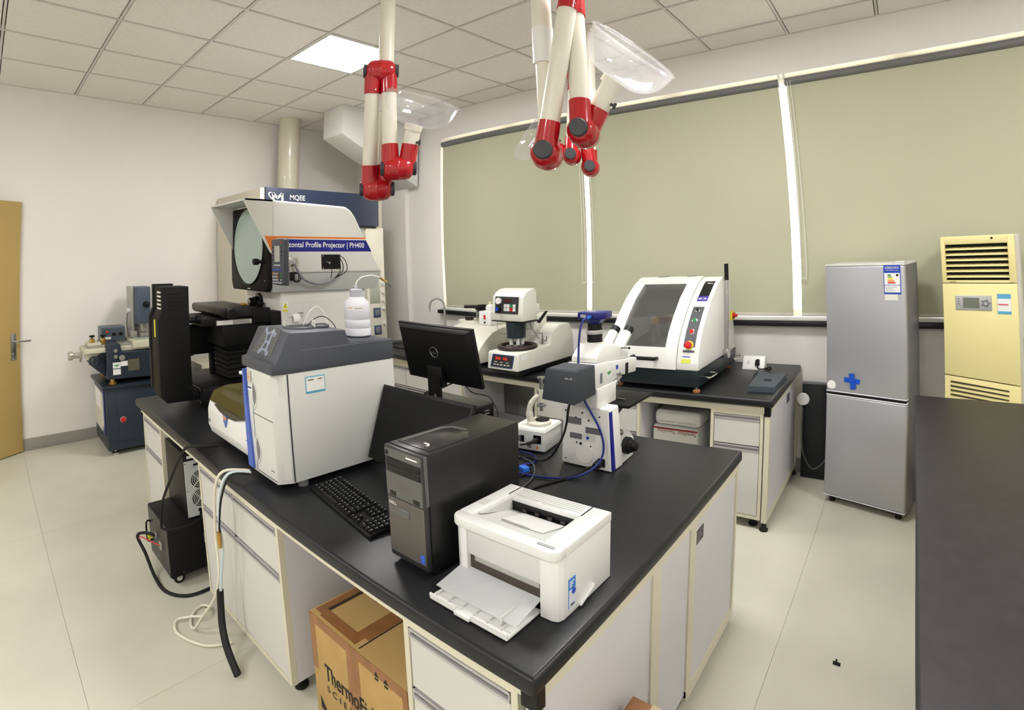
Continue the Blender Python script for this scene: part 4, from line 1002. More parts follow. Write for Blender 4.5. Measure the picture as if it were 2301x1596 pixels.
# ================================================================ MONITORS
def monitor(label, cx, cy, zb, yaw, tilt, w, h, foot_z, back_logo):
    t = thing('monitor', label, 'monitor', (cx, cy + 0.12 * math.cos(yaw), foot_z), group='flat black monitors')
    rx = V((math.cos(yaw), math.sin(yaw), 0)); bk = V((-math.sin(yaw), math.cos(yaw), 0))
    up = V((0, 0, 1)) * math.cos(tilt) + bk * math.sin(tilt); nb = bk * math.cos(tilt) - V((0, 0, 1)) * math.sin(tilt)
    o = V((cx, cy, zb))
    def Q(a, b_, c): return o + rx * a * w + up * b_ * h + nb * c
    def slab(a0, a1, b0, b1, c0, c1, bev=0.0, ins=0.0):
        k = ins
        return B().hexa([Q(a0, b0, c0), Q(a1, b0, c0), Q(a1, b1, c0), Q(a0, b1, c0), Q(a0 + k, b0 + k, c1), Q(a1 - k, b0 + k, c1), Q(a1 - k, b1 - k, c1), Q(a0 + k, b1 - k, c1)], bev)
    obj('bezel', slab(-.5, .5, 0, 1, 0, 0.018, 0.003), BLK, t)
    obj('rear_shell', slab(-.49, .49, 0.02, 0.98, 0.018, 0.040, 0.002, 0.05), BLK, t)
    obj('screen', slab(-.475, .475, 0.055, 0.955, -0.0012, 0.001), mat('screen_off', (14, 14, 15), 0.3, var=0, spec=0.3), t)
    obj('vent_line', slab(-.38, .38, 0.90, 0.912, 0.0395, 0.0405), BLKS, t)
    # stand: neck plate with a round hole, and a foot
    fz_ = foot_z
    nk0 = o + up * 0.16 * h + nb * 0.044
    ny = nk0 + bk * 0.02
    hw = 0.042
    base_c = V((ny.x, ny.y, fz_))
    pts_o = []
    H_ = nk0.z - fz_
    ring = []
    neck = B()
    # plate as strips around a hole at 40 % of its height
    zc = fz_ + 0.055; rh = 0.017
    def NP(a, z, c): return V((base_c.x, base_c.y, 0)) + rx * a + bk * c + V((0, 0, z))
    for c0, c1 in ((0.0, 0.012),):
        neck.hexa([NP(-hw, zc + rh, c0), NP(hw, zc + rh, c0), NP(hw, zc + rh, c1), NP(-hw, zc + rh, c1), NP(-hw, nk0.z, c0), NP(hw, nk0.z, c0), NP(hw, nk0.z, c1), NP(-hw, nk0.z, c1)])
        neck.hexa([NP(-hw - .004, fz_ + .004, c0), NP(hw + .004, fz_ + .004, c0), NP(hw + .004, fz_ + .004, c1), NP(-hw - .004, fz_ + .004, c1), NP(-hw, zc - rh, c0), NP(hw, zc - rh, c0), NP(hw, zc - rh, c1), NP(-hw, zc - rh, c1)])
        n_ = 12
        for sgn in (-1, 1):
            for k in range(n_):
                a0 = -PI / 2 + PI * k / n_; a1 = -PI / 2 + PI * (k + 1) / n_
                z0, z1 = zc + rh * math.sin(a0), zc + rh * math.sin(a1); x0, x1 = rh * math.cos(a0), rh * math.cos(a1)
                q = [NP(sgn * x0, z0, c0), NP(sgn * hw, z0, c0), NP(sgn * hw, z0, c1), NP(sgn * x0, z0, c1), NP(sgn * x1, z1, c0), NP(sgn * hw, z1, c0), NP(sgn * hw, z1, c1), NP(sgn * x1, z1, c1)]
                neck.hexa(q)
    obj('neck', neck, BLK, t)
    obj('neck_mount', B().hexa([NP(-.05, nk0.z - .05, -.03), NP(.05, nk0.z - .05, -.03), NP(.05, nk0.z - .05, .006), NP(-.05, nk0.z - .05, .006), NP(-.05, nk0.z + .05, -.03), NP(.05, nk0.z + .05, -.03), NP(.05, nk0.z + .05, .006), NP(-.05, nk0.z + .05, .006)], 0.003), BLK, t)
    obj('stand_foot', B().hexa([NP(-.09, fz_, -.10), NP(.09, fz_, -.10), NP(.095, fz_, .06), NP(-.095, fz_, .06), NP(-.09, fz_ + .008, -.10), NP(.09, fz_ + .008, -.10), NP(.095, fz_ + .010, .06), NP(-.095, fz_ + .010, .06)], 0.003), BLK, t)
    if back_logo:
        cc = Q(0.0, 0.56, 0.0408)
        lg_ = obj('logo_ring', B().torus(cc, nb, 0.026, 0.0022, 36, 6), STEEL, t)
        text('lettering', 'DELL', lg_, STEEL, cc + rx * 0.018 - up * 0.006, -rx, up, width=0.036, height=0.012, font_bold=0.02)
    return t, Q
monitor('black monitor with its dark screen behind the keyboard', 4.002, -2.689, 0.822, 0.022, 0.354, 0.475, 0.30, HB, False)
PCZ = 0.872
monitor('black monitor seen from behind with a round silver logo, standing on the desktop computer', 3.557, -2.049, 0.993, PI, 0.203, 0.51, 0.30, PCZ, True)

t = thing('desktop_computer', 'flat black desktop computer lying under the rear monitor', 'computer', (3.52, -2.05, HB))
obj('case', B().box(3.335, 3.705, -2.215, -1.885, HB + .006, PCZ, 0.004), mat('case_dark', (34, 34, 33), 0.35, var=0.06), t)
fb = obj('front_bezel', B().box(3.705, 3.718, -2.205, -1.888, HB + .008, PCZ - .002, 0.004), BLK, t)
obj('drive_bay', B().box(3.718, 3.7195, -2.12, -1.98, PCZ - .03, PCZ - .016), BLKS, fb)
for k in range(2): obj('usb_port', B().box(3.718, 3.7195, -1.955, -1.925, PCZ - .034 - k * .016, PCZ - .028 - k * .016), MGREY, fb)
obj('lid_latch', B().box(3.665, 3.70, -2.205, -2.175, PCZ, PCZ + .004, 0.001, 1), BLKS, t)
for (x, y) in ((3.36, -2.19), (3.68, -2.19), (3.36, -1.91), (3.68, -1.91)):
    obj('foot', B().cyl((x, y, HB), (x, y, HB + .008), 0.012, seg=10), RUB, t)
cable('monitor_cable', [(3.50, -1.93, 0.96), (3.46, -1.99, 0.93), (3.40, -2.05, 0.905), (3.37, -2.02, 0.885), (3.345, -1.92, 0.879)], 0.0045, RUB, 'black cable looping behind the rear monitor stand')
cable('monitor_cable', [(3.545, -1.93, 0.97), (3.58, -1.90, 0.91), (3.63, -1.87, 0.895), (3.68, -1.87, 0.885), (3.735, -1.88, 0.82), (3.74, -1.90, 0.7745)], 0.003, RUB, 'thin black cable running from the rear monitor to the computer corner')

# ================================================================ KEYBOARD
t = thing('keyboard', 'black computer keyboard lying on the bench before the dark screen', 'keyboard', (4.0, -2.93, HB))
KX0, KX1, KY0, KY1 = 3.783, 4.222, -3.022, -2.866
ang = math.radians(-3)
t.rotation_euler = (0, 0, 0)
obj('base', B().hexa([(KX0, -2.968, HB + .001), (KX1, -3.026, HB + .001), (KX1, -2.900, HB + .001), (KX0, -2.838, HB + .001), (KX0 + .002, -2.966, HB + .013), (KX1 - .002, -3.024, HB + .013), (KX1 - .002, -2.902, HB + .022), (KX0 + .002, -2.840, HB + .022)], 0.003), BLK, t)
dirx = V((KX1 - KX0, -0.060, 0)).normalized(); diry = V((-dirx.y, dirx.x, 0))
ko = V((KX0, -2.968, HB + .0135))
KEYM = mat('key_black', (15, 15, 16), 0.5, var=0, spec=0.35)
kmesh = {}
slope = 0.009 / 0.128
def key(u, v, w, h=0.0165):
    wkey = round(w, 4)
    p = ko + dirx * (u + w / 2) + diry * (v + h / 2) + V((0, 0, (v + h / 2) * slope))
    if (wkey, h) not in kmesh:
        bb = B().hexa([(-w / 2 + .0008, -h / 2 + .0008, 0), (w / 2 - .0008, -h / 2 + .0008, 0), (w / 2 - .0008, h / 2 - .0008, 0), (-w / 2 + .0008, h / 2 - .0008, 0), (-w / 2 + .003, -h / 2 + .003, .0075), (w / 2 - .003, -h / 2 + .003, .0075), (w / 2 - .003, h / 2 - .002, .0075), (-w / 2 + .003, h / 2 - .002, .0075)])
        me = bpy.data.meshes.new('key'); finish_o = bpy.data.objects.new('tmp_key', me); finish(finish_o, bb.bm, KEYM); bpy.data.objects.remove(finish_o)
        kmesh[(wkey, h)] = me
    o = bpy.data.objects.new('key', kmesh[(wkey, h)]); COL.objects.link(o); o.parent = t; ORG[o.name] = ORG[t.name]
    o.location = p - ORG[t.name]; o.rotation_euler = (slope, 0, math.atan2(dirx.y, dirx.x))
    return p
prints = B()
def pr(p):
    c = p + V((0, 0, 0.0079)) - dirx * 0.003 + diry * 0.002
    prints.hexa([c, c + dirx * .0035, c + dirx * .0035 + diry * .004, c + diry * .004, c + V((0, 0, .0004)), c + dirx * .0035 + V((0, 0, .0004)), c + dirx * .0035 + diry * .004 + V((0, 0, .0004)), c + diry * .004 + V((0, 0, .0004))])
U = 0.0187
rows = [
    (0.008, [(1.25,)] * 3 + [(6.25,)] + [(1.25,)] * 4),
    (0.0262, [(2.25,)] + [(1,)] * 10 + [(2.75,)]),
    (0.0444, [(1.75,)] + [(1,)] * 11 + [(2.25,)]),
    (0.0626, [(1.5,)] + [(1,)] * 12 + [(1.5,)]),
    (0.0808, [(1,)] * 13 + [(2,)]),
]
for v, ks in rows:
    u = 0.008
    for (w,) in ks:
        pr(key(u, v, w * U)); u += w * U
u = 0.008
for k, gap in enumerate([0, 1, 0, 0, 0, .5, 0, 0, 0, .5, 0, 0, 0]):
    u += gap * U; pr(key(u, 0.1035, U, 0.0135)); u += U
bx_ = 0.008 + 15.35 * U
for c in range(3):
    pr(key(bx_ + c * U, 0.0808, U)); pr(key(bx_ + c * U, 0.0626, U)); pr(key(bx_ + c * U, 0.008, U))
    pr(key(bx_ + c * U, 0.1035, U, 0.0135))
pr(key(bx_ + U, 0.0262, U))
nx_ = bx_ + 3.35 * U
for r in range(4):
    for c in range(4):
        pr(key(nx_ + c * U, 0.0808 - r * 0.0182, U))
pr(key(nx_, 0.008, 2 * U)); pr(key(nx_ + 2 * U, 0.008, U)); pr(key(nx_ + 3 * U, 0.008, U))
po = obj('key_legends', prints, mat('legend_grey', (170, 172, 178), 0.5, var=0), t); po['kind'] = 'stuff'
text('lettering', 'DELL', t, mat('legend_grey', (170, 172, 178), 0.5, var=0), ko + dirx * 0.375 + diry * 0.109 + V((0, 0, .0085)), dirx, diry, width=0.022)

# ================================================================ LASER PRINTER
t = thing('laser_printer', 'small white laser printer with open paper tray at the bench corner', 'printer', (4.69, -2.86, HB))
PXa, PXb, PYa, PYb = 4.537, 4.853, -2.985, -2.755
PZ = 0.955
PW2 = mat('printer_white', (230, 231, 229), 0.4, var=0.008)
PW3 = mat('printer_shade', (212, 213, 211), 0.42, var=0.008)
zt_ = 0.772
# body as walls around the tray bay and the output well
pb = B()
r_ = 0.02
plan_l = [(PXa, PYa + r_), (PXa + 0.006, PYa + .006), (PXa + r_, PYa), (PXa + .040, PYa), (PXa + .040, PYb), (PXa, PYb)]
plan_r = [(PXb - .052, PYa), (PXb - r_, PYa), (PXb - .006, PYa + .006), (PXb, PYa + r_), (PXb, PYb), (PXb - .052, PYb)]
pb.prism(plan_l, 'z', zt_, 0.930, 0.002).prism(plan_r, 'z', zt_, 0.930, 0.002)
pb.box(PXa + .040, PXb - .052, PYa + .06, PYb, zt_, 0.900)
obj('body', pb, PW2, t)
ff = obj('front_flap', B().box(PXa + .041, PXb - .053, PYa + .004, PYa + .02, 0.853, 0.930, 0.002), PW3, t)
obj('feed_slot', B().box(PXa + .041, PXb - .053, PYa + .012, PYa + .06, 0.800, 0.853), mat('slot_brown', (70, 62, 56), 0.7), t)
obj('feed_lip', B().box(PXa + .060, PXb - .058, PYa + .006, PYa + .014, 0.838, 0.852, 0.002), mat('lip_grey', (170, 170, 164), 0.5), t)
# top: raised rim frame with sloping output well
zt2 = PZ
rim = B()
ox0, ox1, oy0, oy1 = PXa + .042, PXb - .056, PYa + .045, PYb - .062   # well
rim.prism([(PXa - .002, PYa + r_ - .012), (PXa + .006, PYa - .006), (PXa + r_, PYa - .012), (PXb - r_, PYa - .012), (PXb - .004, PYa - .004), (PXb + .002, PYa + r_ - .012), (PXb + .002, oy0 - .02), (PXa - .002, oy0 - .02)], 'z', 0.930, zt2, 0.004)
rim.box(PXa - .002, ox0, oy0 - .02, PYb, 0.930, zt2, 0.003).box(ox1, PXb + .002, oy0 - .02, PYb, 0.930, zt2, 0.003)
rim.box(ox0 - .01, ox1 + .01, oy1, PYb, 0.930, zt2, 0.003)
tp = obj('top_cover', rim, PW2, t)
obj('output_well', B().prism([(oy0 - .02, 0.9535), (oy1 + .01, 0.912), (oy1 + .01, 0.900), (oy0 - .02, 0.900)], 'x', ox0, ox1), PW3, t)
obj('well_side', B().prism([(oy0, 0.952), (oy1, 0.952), (oy1, 0.912)], 'x', ox0 - .001, ox0 + .012), PW3, t)
obj('exit_slot', B().box(ox0 + .01, ox1 - .01, oy1 - .002, oy1 + .012, 0.914, 0.942), BLKS, t)
for x in (ox0 + .05, ox0 + .09, ox0 + .13, ox0 + .17):
    obj('exit_roller', B().cyl((x, oy1 - .004, 0.925), (x + .012, oy1 - .004, 0.925), 0.005, seg=12), mat('roller_dark', (54, 48, 48), 0.5), t)
obj('paper_stop', B().box(ox0 + .065, ox0 + .145, oy0 + .012, oy0 + .016, 0.944, 0.950, 0.001, 1), mat('stop_grey', (168, 168, 164), 0.5), t)
obj('well_panel', B().hexa([(ox0 + .06, oy0 + .018, .9445), (ox0 + .185, oy0 + .018, .9445), (ox0 + .185, oy1 - .01, .9195), (ox0 + .06, oy1 - .01, .9195), (ox0 + .06, oy0 + .018, .9465), (ox0 + .185, oy0 + .018, .9465), (ox0 + .185, oy1 - .01, .9215), (ox0 + .06, oy1 - .01, .9215)]), PW2, t)
for k in range(5):
    obj('top_rib', B().box(ox0 + .01, ox1 - .005, PYb - .048 + k * .009, PYb - .0455 + k * .009, zt2 - .001, zt2 + .0012), mat('rib_shade', (196, 196, 192), 0.5), tp)
for (x0, x1, n) in ((ox0 + .02, ox0 + .09, 2), (ox0 + .10, ox0 + .17, 2)):
    for k in range(n):
        obj('exit_vent', B().box(x0, x1, oy1 + .004 + k * .006, oy1 + .006 + k * .006, zt2 - .001, zt2 + .0005), mat('rib_shade', (196, 196, 192), 0.5), tp)
obj('control_pad', B().box(PXa + .006, PXa + .030, -2.905, -2.872, zt2, zt2 + .0015, 0.0005, 1), PW3, tp)
decal('model_print', tp, mat('ink_grey', (140, 140, 146), 0.5, var=0), (PXb - .062, PYa + .004, zt2), (1, 0, 0), (0, 1, 0), 0.045, 0.0035)
decal('model_print', tp, mat('ink_grey', (140, 140, 146), 0.5, var=0), (PXb - .062, PYa + .011, zt2), (1, 0, 0), (0, 1, 0), 0.045, 0.0012)
sk = decal('spec_label', tp, mat('sticker_sky', (60, 130, 210), 0.4, var=0.02), (PXb + .0005, -2.948, 0.790), (0, 1, 0), (0, 0, 1), 0.028, 0.076)
decal('label_face', sk, mat('label_pale', (214, 220, 232), 0.5, var=0.02), (PXb + .0016, -2.9475, 0.791), (0, 1, 0), (0, 0, 1), 0.027, 0.047)
obj('label_disc', B().cyl((PXb + .0025, -2.930, 0.832), (PXb + .0035, -2.930, 0.832), 0.008, seg=16), mat('label_royal', (40, 84, 190), 0.4, var=0), sk)
for k in range(7): decal('label_bars', sk, INK, (PXb + .0028, -2.942 + k * .0023, 0.796), (0, 1, 0), (0, 0, 1), 0.0011, 0.006, 0.0003)
for k in range(3): decal('label_text', sk, WINK, (PXb + .0018, -2.945, 0.857 - k * .006), (0, 1, 0), (0, 0, 1), 0.018 - k * .004, 0.0028, 0.0005)
obj('side_grip', B().prism([(-2.905, 0.776), (-2.845, 0.795), (-2.845, 0.806), (-2.855, 0.800), (-2.905, 0.782)], 'x', PXb - .001, PXb + .008, 0.001), PW2, tp)
# paper tray
tr = B()
tx0, tx1, ty0, ty1 = 4.557, 4.797, -3.098, -2.975
tr.box(tx0, tx1, ty0, ty1, zt_ + .002, zt_ + .010, 0.002)
for (x0, x1) in ((tx0, tx0 + .085), (tx0 + .135, tx1)):
    tr.box(x0, x1, ty0, ty0 + .004, zt_ + .010, zt_ + .018)
ty = obj('paper_tray', tr, PW2, t)
for k in range(6):
    obj('tray_rib', B().box(tx0 + .012 + k * .040, tx0 + .0145 + k * .040, ty0 + .004, ty0 + .034, zt_ + .010, zt_ + .0145), PW3, ty)
obj('tray_crossrib', B().box(tx0 + .004, tx1 - .004, ty0 + .016, ty0 + .018, zt_ + .010, zt_ + .0140), PW3, ty)
obj('tray_latch', B().box(tx0 + .086, tx0 + .134, ty0 - .006, ty0 + .012, zt_ + .002, zt_ + .012, 0.002), PW2, ty)
FILM = mat('tray_cover_film', (236, 239, 242), 0.2, var=0.02, alpha=0.55)
obj('tray_cover', B().prism([(-3.068, zt_ + .020), (-2.975, zt_ + .038), (-2.975, zt_ + .0405), (-3.070, zt_ + .0225)], 'x', tx0 - .006, tx1 + .002), FILM, ty)
obj('paper', B().prism([(-3.062, zt_ + .0125), (-2.965, zt_ + .030), (-2.965, zt_ + .032), (-3.062, zt_ + .0145)], 'x', tx0 + .012, tx1 - .045), mat('tray_paper', (222, 222, 220), 0.6), ty)
obj('paper_guide', B().box(tx1 - .040, tx1 - .034, -3.075, -2.98, zt_ + .010, zt_ + .034, 0.001, 1), PW3, ty)

# ================================================================ METALLURGICAL MICROSCOPE (its back towards the bench end)
t = thing('microscope', 'white upright microscope with blue camera on top and dark grey lamp housing', 'microscope', (4.42, -2.08, HB))
MW = mat('microscope_white', (234, 234, 230), 0.32, var=0.008)
z0 = HB + 0.002
MX0, MX1, MYb = 4.308, 4.532, -2.165
st = obj('stand', B().hexa([(MX0 - .002, MYb, z0), (MX1 + .002, MYb, z0), (MX1 + .002, -2.075, z0), (MX0 - .002, -2.075, z0), (MX0 + .004, MYb + .004, 1.022), (MX1 - .016, MYb + .004, 1.022), (MX1 - .016, -2.085, 1.022), (MX0 + .004, -2.085, 1.022)], 0.008, 3), MW, t)
obj('base', B().prism([(MX0 + .03, -2.09), (MX1 - .004, -2.09), (MX1 - .012, -1.96), (MX1 - .06, -1.90), (MX0 + .08, -1.90), (MX0 + .03, -1.95)], 'z', z0, 0.855, 0.008), MW, t)
obj('field_lens', B().cyl((4.43, -1.97, 0.855), (4.43, -1.97, 0.866), 0.042, seg=28), mat('lens_smoke', (78, 76, 70), 0.25), t)
obj('focus_knob', B().lathe([(0.034, 0), (0.034, 0.02), (0.026, 0.022), (0.026, 0.034), (0.018, 0.036), (0.018, 0.05), (0.014, 0.053)], (MX1 - .008, -2.045, 0.845), (1, 0, 0), 28), BLK, t)
bl_ = obj('blue_stripe', B().hexa([(MX1 - .004, MYb + .002, z0 + .006), (MX1 + .0035, MYb + .002, z0 + .006), (MX1 + .0035, -2.140, z0 + .006), (MX1 - .004, -2.140, z0 + .006), (MX1 - .020, MYb + .006, 1.010), (MX1 - .0135, MYb + .006, 1.010), (MX1 - .0135, -2.142, 1.010), (MX1 - .020, -2.142, 1.010)]), mat('stripe_blue', (26, 30, 140), 0.35, var=0), t)
obj('rear_boss', B().cyl((4.413, MYb - .003, 0.828), (4.413, MYb + .004, 0.828), 0.038, seg=36), MW, st)
for (x0, x1, za, zb) in ((4.333, 4.396, 0.946, 0.972), (4.418, 4.480, 0.916, 0.940), (4.347, 4.399, 0.886, 0.908)):
    obj('rating_plate', B().box(x0, x1, MYb - .0012, MYb + .003, za, zb), mat('plate_grey', (108, 108, 110), 0.45, var=0.05, scale=80), st)
rp_ = obj('rating_plate', B().box(4.419, 4.459, MYb - .0014, MYb + .003, 0.884, 0.910), GWP, st)
obj('blue_dot', B().cyl((4.428, MYb - .003, 0.897), (4.428, MYb - .001, 0.897), 0.006, seg=14), BLUEP, rp_)
for (x, z) in ((4.327, 0.996), (4.402, 0.995), (4.477, 0.988), (4.373, 0.973), (4.43, 0.968), (4.378, 0.871), (4.44, 0.863), (4.411, 0.850), (4.328, 0.795), (4.50, 0.79)):
    obj('screw', B().cyl((x, MYb - .0018, z), (x, MYb + .003, z), 0.0028, seg=8), BLK, st)
obj('data_port', B().box(4.392, 4.400, MYb - .002, MYb + .002, 0.864, 0.873), BLKS, st)
obj('power_inlet', B().box(4.474, 4.503, MYb - .006, MYb + .002, 0.790, 0.822, 0.002), BLKS, st)
# arm and illuminator
arm = obj('lower_arm', B().box(4.345, 4.475, -2.178, -2.03, 1.022, 1.100, 0.004), MW, t)
up_ = obj('upper_arm', B().prism([(-2.185, 1.100), (-2.05, 1.100), (-1.99, 1.118), (-1.95, 1.108), (-1.845, 1.10), (-1.838, 1.160), (-2.10, 1.190), (-2.185, 1.196)], 'x', 4.345, 4.470, 0.005), MW, t)
obj('filter_slot', B().box(4.470, 4.472, -2.150, -2.135, 1.115, 1.155), MGREY, up_)
obj('filter_slider', B().box(4.400, 4.418, -2.1875, -2.184, 1.11, 1.158), MGREY, up_)
obj('slider_dark', B().box(4.468, 4.474, -1.945, -1.925, 1.105, 1.155, 0.001, 1), BLK, up_)
obj('brand_mark', B().box(4.4695, 4.4715, -2.025, -2.010, 1.145, 1.162), mat('mark_blue', (50, 60, 190), 0.4, var=0), up_)
obj('model_print', B().box(4.4695, 4.4710, -2.02, -1.985, 1.118, 1.126), MGREY, up_)
obj('sticker', B().box(4.4695, 4.4712, -2.10, -2.065, 1.125, 1.165), PAPER, up_)
obj('sticker_mark', B().prism([(-2.10, 1.150), (-2.066, 1.150), (-2.083, 1.135)], 'x', 4.4705, 4.4722), mat('label_green', (70, 150, 70), 0.5), up_)
obj('nosepiece', B().lathe([(0.03, 0), (0.034, 0.006), (0.034, 0.016), (0.02, 0.024)], (4.42, -1.955, 1.106), (0.1, 0.25, -1), 24), ALU, t)
for k, (dx, dy) in enumerate(((0.012, -0.018), (0.0, 0.02), (-0.022, 0.004))):
    ob = obj('objective', B().lathe([(0.011, 0), (0.013, 0.004), (0.013, 0.02), (0.010, 0.026), (0.007, 0.034)], (4.425 + dx, -1.955 + dy, 1.090), (dx * 6, dy * 6 + .2, -1), 18), CHROME, t)
sg_ = obj('mechanical_stage', B().box(4.33, 4.53, -2.03, -1.80, 0.990, 1.002, 0.002), BLKM, t)
obj('stage_clip', B().box(4.44, 4.48, -1.96, -1.955, 1.002, 1.008), STEEL, sg_)
obj('stage_bracket', B().prism([(-2.09, 0.93), (-2.03, 0.94), (-1.90, 0.99), (-2.09, 0.99)], 'x', 4.38, 4.47, 0.003), BLK, t)
# observation head
hd_ = obj('head', B().prism([(-2.165, 1.196), (-1.90, 1.168), (-1.90, 1.20), (-2.01, 1.246), (-2.11, 1.262), (-2.165, 1.215)], 'x', 4.352, 4.462, 0.006), MW, t)
obj('head_cone', B().lathe([(0.050, 0), (0.036, 0.03)], (4.40, -2.07, 1.232), seg=26), MW, hd_)
ob_ = obj('photo_tube', B().lathe([(0.027, 0), (0.027, 0.012), (0.030, 0.014), (0.030, 0.045), (0.033, 0.047), (0.033, 0.062), (0.028, 0.064), (0.028, 0.085), (0.02, 0.088), (0.02, 0.11)], (4.40, -2.07, 1.248), seg=28), BLK, t)
obj('tube_ring', B().lathe([(0.0332, 0), (0.0345, 0.002), (0.0345, 0.014), (0.0332, 0.016)], (4.40, -2.07, 1.294), seg=28, caps=False), ALU, ob_)
for dx in (-0.03, 0.03):
    ey = obj('eyepiece_tube', B().cyl((4.407 + dx, -1.955, 1.205), (4.412 + dx * 1.05, -1.882, 1.268), 0.024, 0.021, 24), MW, t)
    obj('eyepiece', B().cyl((4.4115 + dx * 1.05, -1.888, 1.263), (4.4135 + dx * 1.06, -1.862, 1.285), 0.0205, 0.021, 22), BLK, ey)
obj('head_lever', B().cyl((4.455, -1.97, 1.222), (4.495, -1.965, 1.222), 0.002, seg=8).ball((4.497, -1.965, 1.222), 0.005, 10), BLK, hd_)
cm = obj('camera', B().prism([(4.352, -2.118), (4.448, -2.118), (4.462, -2.095), (4.455, -2.03), (4.345, -2.03), (4.338, -2.095)], 'z', 1.354, 1.380, 0.004), mat('camera_blue', (20, 22, 110), 0.35, var=0.02), t)
obj('camera_skirt', B().lathe([(0.028, 0), (0.05, 0.022)], (4.40, -2.07, 1.334), seg=6), mat('camera_blue', (20, 22, 110), 0.35), cm)
obj('camera_plate', B().box(4.365, 4.388, -2.1195, -2.117, 1.362, 1.373), ALU, cm)
# lamp housing
lh = obj('lamp_housing', B().hexa([(4.333, -2.33, 1.082), (4.472, -2.33, 1.075), (4.480, -2.195, 1.085), (4.345, -2.195, 1.085), (4.345, -2.32, 1.198), (4.470, -2.32, 1.196), (4.474, -2.195, 1.199), (4.355, -2.195, 1.199)], 0.004), mat('lamp_house_grey', (58, 62, 70), 0.5, var=0.04), t)
obj('lamp_neck', B().cyl((4.41, -2.20, 1.145), (4.41, -2.18, 1.145), 0.035), BLK, t)
for k in range(7):
    obj('vent_rib', B().box(4.352, 4.464, -2.308 + k * .0155, -2.303 + k * .0155, 1.1965, 1.2005), mat('rib_grey', (112, 116, 124), 0.5), lh)
text('lettering', 'HAL 100', lh, WINK, (4.432, -2.3275, 1.168), (1, 0, 0), (0, .02, 1), width=0.03)

# power supply box
t = thing('power_supply', 'small white power supply box with rear fan and black plug behind the computer tower', 'power supply', (4.13, -2.05, HB))
pc = obj('case', B().hexa([(4.04, -2.145, z0 + .004), (4.196, -2.122, z0 + .004), (4.17, -1.965, z0 + .004), (4.02, -1.985, z0 + .004), (4.04, -2.145, 0.862), (4.196, -2.122, 0.862), (4.17, -1.965, 0.862), (4.02, -1.985, 0.862)], 0.003), WPL, t)
obj('lid', B().hexa([(4.036, -2.150, 0.862), (4.200, -2.126, 0.862), (4.174, -1.962, 0.862), (4.016, -1.982, 0.862), (4.044, -2.140, 0.876), (4.192, -2.118, 0.876), (4.166, -1.970, 0.876), (4.026, -1.988, 0.876)], 0.002), MW, t)
fd_ = V((0.156, 0.023, 0)).normalized(); fn_ = V((fd_.y, -fd_.x, 0))
fo = V((4.04, -2.145, 0))
def PF(s, z, n): return fo + fd_ * s + fn_ * n + V((0, 0, z))
obj('fan_grille', B().torus(PF(.045, .825, .001), fn_, 0.013, 0.002, 20, 6).torus(PF(.045, .825, .001), fn_, 0.006, 0.002, 16, 6).box(*[v for pr_ in zip(PF(.03, .81, -.002), PF(.06, .84, .0005)) for v in pr_]), BLK, pc)
obj('mains_socket', B().hexa([PF(.105, .812, -.001), PF(.14, .812, -.001), PF(.14, .812, .003), PF(.105, .812, .003), PF(.105, .848, -.001), PF(.14, .848, -.001), PF(.14, .848, .003), PF(.105, .848, .003)]), BLKS, pc)
obj('rating_plate', B().hexa([PF(.075, .788, -.001), PF(.095, .788, -.001), PF(.095, .788, .001), PF(.075, .788, .001), PF(.075, .80, -.001), PF(.095, .80, -.001), PF(.095, .80, .001), PF(.075, .80, .001)]), MGREY, pc)
obj('warning_mark', B().hexa([PF(.115, .787, -.001), PF(.128, .787, -.001), PF(.128, .787, .001), PF(.115, .787, .001), PF(.1205, .80, -.001), PF(.1225, .80, -.001), PF(.1225, .80, .001), PF(.1205, .80, .001)]), ORANGE, pc)
for (x, y) in ((4.05, -2.12), (4.18, -2.105), (4.04, -2.0), (4.155, -1.985)):
    obj('foot', B().cyl((x, y, HB), (x, y, z0 + .006), 0.008, seg=10), RUB, t)
obj('mains_plug', B().tube([PF(.122, .830, .002), PF(.12, .829, .025), PF(.10, .822, .045), PF(.07, .817, .055)], [0.011] * 7 + [0.008] * 6 + [0.004] * 6, 8, 6), RUB, pc)

# specimen levelling press on the box
t = thing('specimen_press', 'small cream hand press with round foot standing on the power supply', 'press', (4.115, -2.055, 0.876))
CRM = mat('press_cream', (226, 222, 208), 0.4, var=0.01)
obj('foot_plate', B().lathe([(0.052, 0), (0.052, 0.012), (0.046, 0.017)], (4.122, -2.06, 0.876), seg=30), CRM, t)
obj('anvil', B().cyl((4.132, -2.05, 0.892), (4.132, -2.05, 0.898), 0.030, seg=24), BLKM, t)
obj('bow', B().tube([(4.098, -2.083, 0.888), (4.093, -2.088, 0.925), (4.096, -2.085, 0.962), (4.108, -2.074, 0.990), (4.122, -2.060, 1.005)], [0.016] * 8 + [0.013] * 8 + [0.012] * 9, 10, 6), CRM, t)
obj('guide_sleeve', B().cyl((4.130, -2.052, 0.975), (4.130, -2.052, 1.032), 0.013, seg=18), CRM, t)
obj('plunger', B().cyl((4.130, -2.052, 0.935), (4.130, -2.052, 1.082), 0.0085, seg=16), STEEL, t)
obj('plunger_top', B().cyl((4.130, -2.052, 1.080), (4.130, -2.052, 1.088), 0.017, seg=20), STEEL, t)
obj('plunger_pad', B().cyl((4.130, -2.052, 0.957), (4.130, -2.052, 0.964), 0.020, seg=20), MGREY, t)

